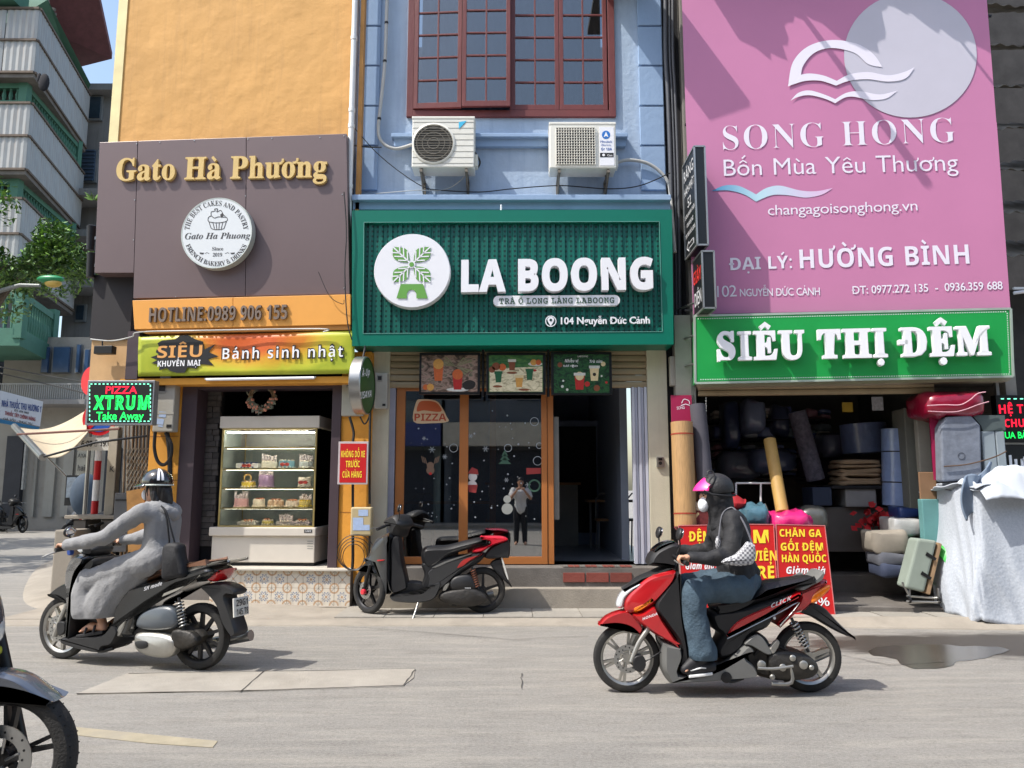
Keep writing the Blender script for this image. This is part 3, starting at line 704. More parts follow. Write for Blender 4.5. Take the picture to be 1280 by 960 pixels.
annulus(b, LS, 688.5, 401.5, 7, 5.9, -.02); b.build('pin_ring', m_whp, gs)
o_ = curve([(688.5, 407.5, 1), (684.6, 401), (685, 397.6), (688.5, 396), (692, 397.6), (692.4, 401)], 5)
MB().prism([LS.px(u, v, 0) for u, v in o_], (0, .02, 0)).build('pin', m_whp, gs)
MB().add([LS.px(*p, .003) for p in circ((688.5, 400), 1.7, 12)], [list(range(12))]).build('pin_eye', M('green_dark'), gs)
annulus(MB(), LS, 0, 0, 1, 1, 0)

# ================================================================ air conditioners
m_ac = M('ac_casing', (224, 222, 212), .45, var=.04, dirt=.25, dcol=(170, 150, 110)); m_grl = M('grille_dark', (60, 58, 54), .6, var=.2)
def ac(u0, v0, u1, v1, kind, lb_):
    pl = PL(0, 9.28, 0); t = thing('air_conditioner', lb_, 'air conditioner'); s0, z1 = pl.loc(u0, v0); s1, z0 = pl.loc(u1, v1); s0 = pl.loc(u0, (v0 + v1) / 2)[0]; s1 = pl.loc(u1, (v0 + v1) / 2)[0]; w_ = s1 - s0; h = z1 - z0
    bd = MB().lbox(pl, s0, z0, s1, z1, 0, -.30).build('casing', m_ac, t, bev=.012)
    MB().lbox(pl, s0 - .006, z1 - .03, s1 + .006, z1 + .006, .006, -.306).build('top_cover', m_ac, t, bev=.008)
    if kind == 0:
        c = pl.px(542, 179.5, 0)
        r = .245
        MB().lathe(c + V((0, .004, 0)), (0, -1, 0), [(r + .005, 0), (r + .025, .0), (r + .03, .014), (r + .008, .022), (r, .006)], 40, caps=False).build('fan_ring', m_ac, t, smooth=50)
        MB().lathe(c, (0, -1, 0), [(r, 0), (r, .002)], 32).build('fan_opening', m_grl, t)
        b = MB()
        for k in range(15): z = (k - 7) * .033; q = math.sqrt(max(.0, r * r - z * z)); b.tube([c + V((-q, -.012, z)), c + V((q, -.012, z))], .0045, 4)
        for k in range(3): b.lathe(c + V((0, -.014, 0)), (0, -1, 0), [(.07 + k * .07, 0), (.077 + k * .07, 0), (.077 + k * .07, .004), (.07 + k * .07, .004)], 28, caps=False)
        tag(b.build('guard', M('guard_metal', (118, 112, 100), .5, var=.1), t), kind='stuff')
        for k in range(8): z = z0 + .05 + k * h / 8.6; MB().lbox(pl, s0 + .01, z, s1 - .01, z + .006, .003, -.002).build('groove', M('ac_groove', (150, 148, 140)), t)
        MB().add([pl.px(*p, .004) for p in ((573.5, 152.5), (583.5, 150.8), (573.5, 161.5))], [[0, 1, 2]]).build('logo_print', M('logo_cyan', (60, 180, 220), .5, var=0), t)
        MB().add([pl.px(*p, .0045) for p in ((584, 150.8), (579, 155.5), (574, 162))], [[0, 1, 2]]).build('logo_print', m_pk, t)
    else:
        a, zb1 = pl.loc(695, 160); c, zb0 = pl.loc(744, 206)
        MB().lbox(pl, a, zb0, c, zb1, .002, -.02).build('fan_opening', m_grl, t)
        b = MB(); nx, nz = 15, 14
        for k in range(nx + 1): x = a + (c - a) * k / nx; b.tube([pl.P(x, zb0, .0), pl.P(x, zb0, .02), pl.P(x, zb1, .02), pl.P(x, zb1, .0)], .0048, 4)
        for k in range(nz + 1): z = zb0 + (zb1 - zb0) * k / nz; b.tube([pl.P(a, z, 0), pl.P(a, z, .022), pl.P(c, z, .022), pl.P(c, z, 0)], .0042, 4)
        tag(b.build('guard', m_ac, t), kind='stuff')
        pa, pz1 = pl.loc(749, 159); pb, pz0 = pl.loc(768, 207); MB().lbox(pl, pa, pz0, pb, pz1, .004, 0).build('label_panel', m_whp, t)
        b = MB().add([pl.px(*p, .006) for p in circ((757.5, 168.5), 5.2, 20)], [list(range(20))]); b.build('logo_print', M('logo_blue', (30, 110, 190), .5, var=0), t)
        MB().add([pl.px(*p, .008) for p in ((754.5, 171.5), (757.5, 164.5), (760.5, 171.5), (757.5, 169.8))], [[0, 1, 2, 3]]).build('logo_mark', m_pw, t)
        m_b = M('print_blue', (40, 84, 160), .5, var=0)
        text('Mitsubishi', pl, (750.5, 178.5), (765, 178.5), 3, .005, .001, m_b, t); text('Electric', pl, (752, 182.5), (764, 182.5), 2.5, .005, .001, m_b, t); text('Gr 18A', pl, (751.5, 188), (765, 188), 3.4, .005, .001, m_b, t, 'bold')
        MB().add([pl.px(*p, .006) for p in ((750, 191), (767, 191), (767, 196.5), (750, 196.5))], [[0, 1, 2, 3]]).build('label_print', m_pk, t)
        MB().add([pl.px(*p, .008) for p in circ((754.5, 193.7), 1.7, 12)], [list(range(12))]).build('label_dot', m_pw, t); text('Gas', pl, (759, 195.3), (765.5, 195.3), 2.4, .006, .002, m_pw, t)
    MB().lbox(pl, s1, z0 + .06, s1 + .04, z0 + .22, -.1, -.24).build('valve_cover', m_ac, t, bev=.01)
    for s in (s0 + .12, s1 - .1):
        b = MB(); b.box((s, 9.49, z0 - .045), (.035, .44, .035)); b.box((s, 9.68, z0 - .16), (.035, .035, .26)); b.tube([(s, 9.3, z0 - .06), (s, 9.66, z0 - .26)], .013, 6); b.build('bracket', M('bracket_metal', (120, 112, 100), .6, .3, dirt=.4), t)
        for y in (9.33, 9.52): MB().lathe((s, y, z0 - .03), (0, 0, 1), [(.018, 0), (.018, .03)], 8).build('foot', m_blk, t)
ac(515, 146, 593, 209, 0, 'white air conditioner unit with round fan guard on the left under the maroon window')
ac(687, 153, 770, 210, 1, 'white air conditioner unit with square grid guard and blue logo on the right')

# ================================================================ three menu boards
m_fr = M('tv_frame', (14, 14, 15), .35, var=.05)
MBP = PL(0, 9.5, 0)
def poly(pl, pts, off, name, mat, par): return MB().add([pl.px(u, v, off) for u, v in pts], [list(range(len(pts)))]).build(name, mat, par)
def board(u0, v0, u1, v1, lb_, bg):
    t = thing('menu_board', lb_, 'menu board', 'menu boards over the tea shop door'); pl = MBP
    MB().pbox(pl, u0, v0, u1, v1, 0, -.06).build('frame', m_fr, t, bev=.006)
    a, z1 = pl.loc(u0 + 3.2, v0 + 3); c, z0 = pl.loc(u1 - 3.2, v1 - 3); MB().lbox(pl, a, z0, c, z1, .003, -.01).build('picture_panel', bg, t)
    return t, pl
def pn_(name, cols, sc, seed=0):
    def fn(n, b):
        N = n.nodes; L = n.links; tc = N.new('ShaderNodeTexCoord'); mp = N.new('ShaderNodeMapping'); mp.inputs['Scale'].default_value = sc; mp.inputs['Location'].default_value = (seed, seed, seed)
        L.new(tc.outputs['Object'], mp.inputs[0]); nz = N.new('ShaderNodeTexNoise'); nz.inputs['Scale'].default_value = 1; nz.inputs['Detail'].default_value = 5; nz.inputs['Distortion'].default_value = 1.2; L.new(mp.outputs[0], nz.inputs['Vector'])
        cr = N.new('ShaderNodeValToRGB'); L.new(nz.outputs[0], cr.inputs[0]); e = cr.color_ramp.elements
        e[0].position = .32; e[0].color = (*srgb(cols[0]), 1); e[1].position = .68; e[1].color = (*srgb(cols[-1]), 1)
        for i, k in enumerate(cols[1:-1]): x = e.new(.32 + .36 * (i + 1) / (len(cols) - 1)); x.color = (*srgb(k), 1)
        L.new(cr.outputs[0], b.inputs['Base Color'])
    return node_mat(name, fn, .35)
def cup(pl, t, u, v, w_, h, mat, lid=None, straw=None):
    poly(pl, [(u - w_ / 2, v - h), (u + w_ / 2, v - h), (u + w_ * .36, v), (u - w_ * .36, v)], .0045, 'drink_print', mat, t)
    if lid: poly(pl, [(u - w_ * .56, v - h - 1), (u + w_ * .56, v - h - 1), (u + w_ * .56, v - h + 2.4), (u - w_ * .56, v - h + 2.4)], .0055, 'lid_print', lid, t)
    if straw: poly(pl, [(u + 1, v - h), (u + 3, v - h - 9), (u + 4, v - h - 8.5), (u + 2.2, v - h)], .006, 'straw_print', straw, t)
pc = lambda nm, c: M(nm, c, .4, var=.15, vs=40)
p_or = pc('print_orange', (196, 96, 46)); p_rd = pc('print_red', (176, 40, 36)); p_cr = pc('print_cream', (218, 196, 150)); p_gn = pc('print_green', (36, 92, 58)); p_wh = pc('print_offwhite', (206, 204, 196)); p_am = pc('print_amber', (206, 150, 74)); p_br = pc('print_brown', (130, 72, 44))
t, pl = board(524, 441, 600, 493, 'menu board picturing tall orange and red iced drinks with palm leaves', pn_('menu_bg_one', [(52, 44, 34), (104, 84, 70), (160, 132, 118), (84, 88, 66)], (9, 9, 16), 1))
for (a0, a1) in ((0, 8), (0, 9)): pass
b = MB()
for k in range(16):
    a = R(-168 + k * 15); c = (570, 458); L1 = 26 - 6 * math.sin(k); e = (c[0] + L1 * math.cos(a), c[1] + L1 * math.sin(a) * .55)
    if not (529 < e[0] < 595 and 445.5 < e[1] < 489): continue
    b.add([pl.px(*q, .0042) for q in (c, (e[0] - 1.3 * math.sin(a), e[1] + 1.3 * math.cos(a)), e, (e[0] + 1.3 * math.sin(a), e[1] - 1.3 * math.cos(a)))], [[0, 1, 2, 3]])
tag(b.build('palm_print', pc('print_palm', (128, 126, 92)), t), kind='stuff')
cup(pl, t, 548, 476, 13, 22, p_or); poly(pl, circ((548, 455), 6.5, 16), .005, 'ice_print', p_am, t); cup(pl, t, 572, 487, 13, 20, p_rd); poly(pl, circ((572, 468), 6.6, 16), .005, 'ice_print', p_or, t)
poly(pl, [(562 + 14 * math.cos(a) + 10, 487 + 2.4 * math.sin(a)) for a in [i * .4 for i in range(16)]], .0044, 'saucer_print', p_wh, t)
poly(pl, circ((538, 484), 4.5, 12), .005, 'fruit_print', p_am, t); poly(pl, circ((532, 484), 3.6, 12), .0045, 'fruit_print', p_or, t); poly(pl, [(x, y) for x, y in curve([(578, 480), (586, 475), (594, 478), (592, 485), (582, 487)], 4)], .0046, 'leaf_print', pc('print_dark', (40, 34, 30)), t)
t, pl = board(608, 441, 682, 493, 'menu board picturing drinks and fruit laid out on a white picnic cloth on grass', pn_('menu_bg_two', [(42, 80, 44), (60, 108, 58), (86, 128, 66)], (10, 10, 24), 2))
poly(pl, [(612, 461), (678, 458), (678, 489.5), (612, 489.5)], .004, 'cloth_print', pn_('cloth_pr', [(140, 126, 96), (214, 202, 166), (230, 218, 186)], (14, 14, 26), 4), t)
for (u, v, r, m) in ((620, 458, 5, p_br), (628, 459, 4.5, p_or), (615, 462, 4, p_br), (667, 453, 4, p_am), (673, 453, 3.5, p_or)): poly(pl, circ((u, v), r, 14), .005, 'fruit_print', m, t)
poly(pl, [(669 + 9 * math.cos(a), 455 + 2.6 * math.sin(a)) for a in [i * .4 for i in range(16)]], .0046, 'plate_print', p_wh, t)
cup(pl, t, 640, 463, 9, 13, p_br, p_wh); cup(pl, t, 623, 478, 9, 13, p_gn, p_gn); cup(pl, t, 662, 475, 9, 13, p_gn, p_gn); cup(pl, t, 649, 484, 10, 14, p_am, p_cr)
for (u, v, a_) in ((640, 466, 7), (668, 463, 3), (622, 483, 6), (655, 487, 7)): poly(pl, [(u + a_ * math.cos(a), v + 1.5 * math.sin(a)) for a in [i * .5 for i in range(12)]], .0048, 'saucer_print', p_br if u < 660 else p_rd, t)
t, pl = board(689, 440, 765, 494, 'menu board picturing a red and a pale drink on dark green moss with lettering', pn_('menu_bg_three', [(14, 28, 18), (24, 58, 34), (44, 92, 48), (22, 42, 30)], (12, 12, 20), 3))
cup(pl, t, 724.5, 487, 13, 20, p_rd, p_wh); poly(pl, circ((724.5, 470), 5.4, 14), .0052, 'foam_print', p_cr, t); cup(pl, t, 743, 476, 12, 18, p_cr, p_wh); poly(pl, circ((743, 468), 2.2, 10), .006, 'mark_print', pc('print_dark', (40, 34, 30)), t)
for (u, v, r, m) in ((700, 456, 3.2, p_br), (754, 455, 3, p_cr), (734, 480, 3.4, p_rd), (703, 483, 1.8, p_wh), (709, 487, 1.6, p_wh), (704, 476, 1.3, p_wh), (752, 470, 1.2, p_wh), (746, 485, 4, p_br), (716, 457, 1.4, p_wh), (758, 478, 1.6, p_rd)): poly(pl, circ((u, v), r, 10), .0048, 'flower_print', m, t)
annulus(MB(), pl, 0, 0, 1, 1, 0)
text('Nhiều vị', pl, (706, 453), (723, 453), 4, .004, .001, m_pw, t, 'bi'); text('tươi ngon', pl, (704, 458.5), (722, 458.5), 3.2, .004, .001, m_pw, t); text('Trà sữa', pl, (737, 453.5), (753, 453.5), 3.6, .004, .001, m_pw, t, 'bi'); text('LABOONG', pl, (722, 446.5), (735, 446.5), 2.2, .004, .001, m_pw, t)
for u in (604, 685.5): MB().tube([MBP.px(u, 436, -.05), MBP.px(u, 496, -.05)], .016, 6).build('hanger', m_blk, gs)

# ================================================================ pipes, cables and boxes round the tea shop
dp = thing('drain_pipe', 'white vertical drain pipe between the yellow and the blue building', 'pipe')
pP = PL(0, 9.42, 0); p0 = pP.px(436.5, 250); p1 = pP.px(441.5, -60)
MB().tube([V((p0.x, p0.y, 3.3)), V((p0.x, p0.y, p0.z)), V((p0.x, p0.y, p1.z))], .036, 14).build('pipe', m_wht, dp, smooth=60)
for v in (50, 140, 160, 235): MB().lathe(V((p0.x, p0.y, pP.px(440, v).z)), (0, 0, 1), [(.043, 0), (.043, .05)], 14).build('coupling', m_wht, dp, smooth=40)
MB().box((p0.x + .10, 9.5, 7), (.05, .12, 7)).build('gap_filler', M('old_ochre', (180, 130, 72), .85, var=.2), dp)
hs = thing('ac_hose', 'grey insulated hose bending down the blue wall to the left air conditioner', 'hose')
pw = PL(0, 9.6, 0); cable([pw.px(*p) for p in ((485, -40), (483, 30), (481, 80), (476, 130), (473, 165), (480, 180), (495, 186), (515, 181))], .022, m_cabg, hs, 'hose', 10)
for p in ((483, 30), (481, 78), (474, 150)): c = pw.px(*p); MB().lathe(c, (0, 0, 1), [(.026, 0), (.026, .03)], 10).build('clip', m_blk, hs)
h2 = thing('ac_hose', 'grey insulated hose curving from the right air conditioner down past the sign', 'hose')
cable([pw.px(*p, ) for p in ((772, 203), (785, 200), (806, 203), (822, 212), (834, 226), (838, 244))] + [V((2.06, 9.4, 4.4))], .022, m_cabg, h2, 'hose', 10)
for i, (pts, lb_, r) in enumerate((
    (((443, 160), (470, 190), (500, 215), (530, 234), (552, 238)), 'thin cable sagging from the drain pipe to below the left air conditioner', .006),
    (((552, 238), (600, 240), (640, 236), (700, 232), (760, 236), (800, 232), (838, 216)), 'thin cable running along the ledge between the air conditioners', .007),
    (((592, 188), (600, 202), (596, 212)), 'short drain hose hanging at the left air conditioner', .012),
    (((590, 212), (560, 236), (520, 238), (470, 242)), 'pale cable lying on the ledge under the left air conditioner', .006),
    (((443, 182), (460, 184), (477, 184)), 'horizontal cable stub beside the drain pipe', .008))):
    cable([PL(0, 9.5, 0).px(*p) for p in pts], r, m_cab if i != 3 else m_cabg, None).update_tag(); tag(COL.objects[-1], lb_, 'cable')
# outlet box on the right pillar
ob = thing('outlet_box', 'small metal outlet box on the cream pillar right of the door', 'outlet')
MB().pbox(Lb, 821, 571, 830, 584, .075, .04).build('cover', m_steel, ob, bev=.004); MB().add([Lb.px(*p, .078) for p in circ((825.5, 579), 2.3, 12)], [list(range(12))]).build('socket_hole', m_pk, ob)
MB().pbox(Lb, 823, 572.5, 828, 575.5, .079, .07).build('switch', m_blk, ob)
# round bracket sign (seen edge on)
rs = thing('bracket_sign', 'round green bracket sign with steel rim hanging at the yellow wall edge', 'sign')
c = PL(0, 9.1, 0).px(453, 482); ax = V((.995, -.09, 0)).normalized(); rad = .335
MB().lathe(c - ax * .07, ax, [(rad, 0), (rad + .012, .01), (rad + .012, .13), (rad, .14)], 40, caps=False).build('rim', m_steel, rs, smooth=30)
MB().lathe(c - ax * .06, ax, [(.01, 0), (rad, 0), (rad, .12), (.01, .12)], 40).build('face', M('sign_leafgreen', (54, 92, 42), .4, var=.1), rs, smooth=30)
class PV(PL):
    def __init__(self, o, n): self.o = V((o.x, o.y, 0)); self.n = n; self.d = V((-n.y, n.x, 0))
fpl = PV(c, ax); 
text('Ă-Up', fpl, (452, 471), (462, 469), 9, .063, .002, m_pw, rs, 'bi'); text('USAYA', fpl, (450, 499), (464, 496), 9, .063, .002, m_pw, rs, 'bi')
cable([c + V((0, .0, rad)), c + V((0, .1, rad + .15)), c + V((-.05, .3, rad + .2))], .012, m_blk, rs, 'hanger')

# meter boxes: near bracket sign
def meter(pl, u0, v0, u1, v1, off, lb_, stickers=()):
    t = thing('electricity_meter', lb_, 'meter'); m = M('meter_grey', (168, 164, 154), .5, var=.06, dirt=.3, dcol=(120, 112, 98))
    MB().pbox(pl, u0, v0, u1, v1, off, off - .14).build('housing', m, t, bev=.012); w_ = u1 - u0; h = v1 - v0
    MB().pbox(pl, u0 + w_ * .2, v0 + h * .06, u0 + w_ * .62, v0 + h * .24, off + .008, off).build('window_frame', M('meter_frame', (140, 138, 132)), t, bev=.003)
    MB().pbox(pl, u0 + w_ * .27, v0 + h * .09, u0 + w_ * .56, v0 + h * .2, off + .012, off).build('window', m_pk, t)
    MB().pbox(pl, u0 + w_ * .02, v0 + h * .62, u1 - w_ * .02, v0 + h * .66, off + .004, off).build('seam', m, t)
    MB().pbox(pl, u0 + w_ * .62, v0 + h * .86, u0 + w_ * .86, v0 + h * .92, off + .006, off).build('slot', m_pk, t)
    for (a, c, d, e) in stickers:
        poly(pl, [(a, c), (d, c + 1), (d - 1, e), (a - 1, e - 1)], off + .003, 'sticker_print', M('sticker_paleblue', (168, 186, 216), .6, var=.1, vs=30), t)
    return t
meter(PL(0, 9.5, 0), 427, 473, 455, 520, 0, 'grey electricity meter box behind the round bracket sign', ())
meter(Lb, 468, 466, 484, 511, .18, 'grey electricity meter box on the cream pillar beside the bracket sign')
# ================================================================ yellow bakery building
bk = thing('bakery_building', 'tall ochre yellow rendered building with the brown bakery shop front', 'building')
m_oc = M('ochre_render', (208, 158, 92), .8, var=.07, vs=1.1, bump=2.2, bs=3.2, dirt=.4, streak=.4, dcol=(166, 126, 80))
m_ocs = M('ochre_pillar', (214, 148, 52), .75, var=.08, vs=2, bump=.4, bs=20, dirt=.25, dcol=(150, 100, 40))
m_pur = M('brown_panel', (108, 92, 92), .38, .15, var=.05, vs=1.2, dirt=.12, dcol=(84, 74, 74))
m_brf = M('brown_frame', (66, 52, 58), .5, var=.08, dirt=.2, dcol=(90, 80, 80))
gx = lambda u, v=300, off=0: G.loc(u, v, off)[0]
sL = gx(148, 175); sR = gx(436, 200)
z_ = G.loc(150, 182)[1]
MB().lbox(G, sL, z_ - .3, sR, 10, 0, -3.2).build('wall', m_oc, bk)
MB().lbox(G, sL - .13, z_ - .2, sL, 10, .015, -.1).build('corner_trim', M('cream_trim', (230, 214, 160), .7), bk)
b = MB()
for k in range(7): b.tube([G.P(sL - .16 - k * .055, z_ + 1.2 - k * .0, -.35 - k * .22), G.P(sL - .16 - k * .055, 10, -.35 - k * .22)], .042, 6)
tag(b.build('corrugated_side', M('rusty_sheet', (132, 88, 52), .6, .2, var=.2, vs=2, dirt=.3), bk, smooth=50), kind='stuff')
# brown sign board: three panels
bs = thing('shop_sign', 'brown panelled bakery sign board with raised gold serif letters', 'sign'); OFF = .26
def qb(pts, off, dep, name, mat, par, bev=.004): return MB().quad(G, pts, off, off - dep).build(name, mat, par, bev=bev)
qb([(124.5, 178), (172, 176.2), (167, 341), (118, 341)], OFF, .3, 'panel', m_pur, bs); qb([(172.6, 176.2), (307.6, 171.4), (306.4, 370.2), (166.5, 373)], OFF, .3, 'panel', m_pur, bs); qb([(308.2, 171.4), (433, 167), (437, 367.4), (307, 370.2)], OFF, .3, 'panel', m_pur, bs)
text('Gato Hà Phương', G, (147, 227), (409.5, 222.5), 26.5, OFF, .045, m_gold, bs, 'serif', bold=.012, split=True, markw=.13, track=.03)
b = MB()
for (u, v) in ((171, 180), (168.5, 250), (167, 300), (310, 174), (307, 245), (307, 300), (400, 172), (430, 170), (428, 243), (430, 360), (200, 178), (243, 176), (340, 173), (220, 371)): b.lathe(G.px(u, v, OFF), G.n, [(.008, 0), (.008, .006)], 6)
tag(b.build('rivet', m_steel, bs), kind='stuff')
# round cupcake sign
cs = thing('round_sign', 'round white bakery sign with a cupcake drawing and black lettering around it', 'sign')
cc = G.px(270.5, 291, OFF + .13); cr_ = .455
MB().lathe(cc - G.n * .1, G.n, [(.01, -.02), (cr_, -.02), (cr_, .09), (cr_ - .012, .1), (.01, .1)], 64).build('light_box', M('sign_offwhite', (214, 218, 220), .4, var=.03, dirt=.06, dcol=(180, 180, 170)), cs, smooth=30)
b = MB(); b.lathe(cc, G.n, [(cr_ - .012, .001), (cr_ + .004, .002), (cr_ + .006, -.11), (cr_ + .001, -.11), (cr_ - .003, -.003)], 64, caps=False); b.build('rim', M('rim_pale', (190, 196, 190), .4, .3), cs, smooth=30)
m_ink = M('print_ink', (52, 50, 52), .5, var=0)
oc = OFF + .132
arctext('THE BEST CAKES AND PASTRY', G, (270.5, 291), 34, -84, 84, 6.2, oc, m_ink, cs, 'serif')
arctext('FRENCH BAKERY & DRINKS', G, (270.5, 291), 41.5, 248, 113, 5.6, oc, m_ink, cs, 'serif', inward=True)
text('Gato Ha Phuong', G, (231, 299), (313, 298), 7.5, oc - .001, .001, m_ink, cs, 'it'); text('Since', G, (265, 313), (279, 313), 4.2, oc - .001, .001, m_ink, cs, 'serif'); text('2019', G, (266, 320.5), (277.5, 320.5), 4.2, oc - .001, .001, m_ink, cs, 'serif')
def line(pl, pts, w, off, b):
    vs, fs = _stroke([(u, -v) for u, v in pts], w); b.add([pl.px(x, -y, off) for x, y in vs], fs)
b = MB()
for p in ([(261, 277), (264, 285.5), (268, 287), (276, 287), (280, 285.5), (283, 276.5)], [(266, 277.5), (268, 286)], [(270, 278), (271, 286.6)], [(274, 278), (273.6, 286.6)], [(278.5, 277.5), (276.5, 286)]): line(G, p, .9, oc, b)
for p in (curve([(261, 277), (260.5, 272), (264, 270), (268, 272.5), (273, 271), (279, 271.5), (283.5, 272), (283, 276.5), (272, 278.5)], 4), curve([(264, 270), (264, 265), (269, 263.5), (268, 261.5), (272, 261), (271, 265), (276, 263), (279, 268), (282, 271)], 4, False)): line(G, p + ([p[0]] if len(p) > 33 else []), .9, oc, b)
b.add([G.px(u, v, oc) for u, v in ((275, 268.5), (278, 266), (280, 268.5), (277, 272.5))], [[0, 1, 2, 3]])
for sx in (-1, 1):
    c0_ = 271.5; b.add([G.px(c0_ + sx * q, w_, oc) for q, w_ in ((22, 315.5), (16, 316), (18, 318), (21.5, 317.5))], [[0, 1, 2, 3]]); line(G, [(c0_ + sx * 10, 317), (c0_ + sx * 13, 315.6), (c0_ + sx * 15, 317)], .6, oc, b)
b.build('cupcake_print', m_ink, cs)
# orange fascia with hotline number
fs_ = thing('hotline_fascia', 'orange fascia board with grey raised hotline telephone number', 'sign')
m_of = M('orange_panel', (226, 158, 72), .45, var=.05, vs=1.5, dirt=.1, dcol=(170, 120, 60))
qb([(165.5, 375.5), (291, 371.6), (291, 409), (168, 411.6)], .31, .3, 'panel', m_of, fs_); qb([(291.5, 371.6), (438, 367.8), (438, 405.5), (291.5, 409)], .31, .3, 'panel', m_of, fs_)
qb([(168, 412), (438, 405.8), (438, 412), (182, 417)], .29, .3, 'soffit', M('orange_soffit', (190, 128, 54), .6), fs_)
text('HOTLINE:0989 906 155', G, (187.5, 403.2), (359.5, 399.3), 17.6, .31, .035, M('grey_letter', (120, 104, 92), .5, var=.05), fs_, 'bold', split=True, track=.03)
# banner
bn = thing('banner', 'yellow and orange printed bakery promotion banner under the hotline fascia', 'banner')
def ban(n, b):
    N = n.nodes; L = n.links; tc = N.new('ShaderNodeTexCoord'); mp = N.new('ShaderNodeMapping'); mp.inputs['Scale'].default_value = (.75, .75, 2.2); mp.inputs['Location'].default_value = (-.05, 0, -.35); L.new(tc.outputs['Object'], mp.inputs[0])
    gr = N.new('ShaderNodeTexGradient'); gr.gradient_type = 'SPHERICAL'; L.new(mp.outputs[0], gr.inputs[0]); nz = N.new('ShaderNodeTexNoise'); nz.inputs['Scale'].default_value = 2.2; nz.inputs['Distortion'].default_value = 2; L.new(tc.outputs['Object'], nz.inputs['Vector'])
    ad = N.new('ShaderNodeMath'); ad.operation = 'MULTIPLY_ADD'; ad.inputs[1].default_value = .28; L.new(nz.outputs[0], ad.inputs[0]); L.new(gr.outputs[0], ad.inputs[2]); cr = N.new('ShaderNodeValToRGB'); L.new(ad.outputs[0], cr.inputs[0])
    e = cr.color_ramp.elements; e[0].position = .12; e[0].color = (*srgb((158, 170, 40)), 1); e[1].position = .92; e[1].color = (*srgb((206, 92, 30)), 1)
    for p, k in ((.32, (196, 196, 56)), (.5, (214, 176, 50)), (.7, (216, 130, 38))): x = e.new(p); x.color = (*srgb(k), 1)
    L.new(cr.outputs[0], b.inputs['Base Color'])
c1, c2, c3, c4 = [G.px(u, v, .27) for u, v in ((173.5, 421), (443, 413.5), (443, 467), (172.5, 470.5))]
MB().grid(lambda a, c: (c1.lerp(c2, a)).lerp(c4.lerp(c3, a), c) + G.n * (.008 * math.sin(a * 23) * math.sin(c * 3) + .006 * math.sin(a * 9 + c * 4)), 60, 8).build('cloth', node_mat('banner_print', ban, .45), bn, smooth=60, solid=.006)
o_ = [(188, 446.5), (199, 443), (190, 437), (201, 437), (197, 429), (203, 425.5), (220, 424), (226, 419.5), (236, 418.5), (246, 424), (256, 427), (257, 437), (272, 430), (263, 440), (276, 445.5), (262, 449), (270, 457), (252, 455), (247, 461), (236, 459), (232, 466), (222, 466), (214, 464), (209, 460), (199, 463), (200, 456), (189, 454), (197, 450)]
BO = .284
poly(G, [(188 + (u - 188) * .97, v) for u, v in o_], BO, 'burst_print', m_pk, bn)
text('SIÊU', G, (196.5, 447.5), (252.5, 446), 15, BO, .003, M('print_peach', (222, 160, 90), .5, var=0), bn, 'bold', markw=.16); text('KHUYẾN MẠI', G, (197, 458.4), (250.5, 457), 7.2, BO, .003, m_pw, bn, 'bold', markw=.12)
text('Bánh sinh nhật', G, (276.5, 449.6), (430, 446.6), 14.4, BO, .002, m_pk, bn, 'bold', bold=.05, markw=.24, track=.1)
text('Bánh sinh nhật', G, (278, 449), (428.5, 446), 13.6, BO + .003, .002, m_pw, bn, 'bold', bold=-.01, markw=.12, track=.17)
for (u, v, r) in ((180, 461, 5), (194, 466, 6), (187, 464, 4.5), (258, 466, 5), (250, 467, 4)): pass
# side wing left of the board: dark recess, purple frame and ochre soffit
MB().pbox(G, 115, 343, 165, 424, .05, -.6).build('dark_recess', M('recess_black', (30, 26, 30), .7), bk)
MB().pbox(G, 158, 414, 173, 474, .24, -.3).build('side_frame', m_brf, bk); MB().pbox(G, 113, 424, 158, 476, .02, -.1).build('soffit_wall', M('ochre_soffit', (196, 158, 112), .8), bk)
MB().pbox(G, 150, 472, 440, 480, .23, -.5).build('fascia_soffit', m_ocs, bk)
t = thing('flood_light', 'small black floodlight under the dark recess left of the bakery sign', 'lamp'); MB().pbox(G, 117, 432, 140, 442, .2, .1).build('housing', m_blk, t, bev=.006); MB().tube([G.px(128, 432, .12), G.px(128, 425, .12)], .01, 6).build('bracket', m_blk, t)
for v in (282, 316): 
    t = thing('speaker_horn', 'dark round lamp housing on the left edge of the brown board, %s one' % ('upper' if v < 300 else 'lower'), 'lamp'); c = G.px(114, v + 16, .1); MB().lathe(c, (0, 0, 1), [(.05, -.16), (.06, .12), (.065, .16), (.05, .17)], 14).build('housing', m_blk, t, smooth=40); MB().box((c.x + .07, c.y, c.z), (.1, .04, .04)).build('bracket', m_steel, t)
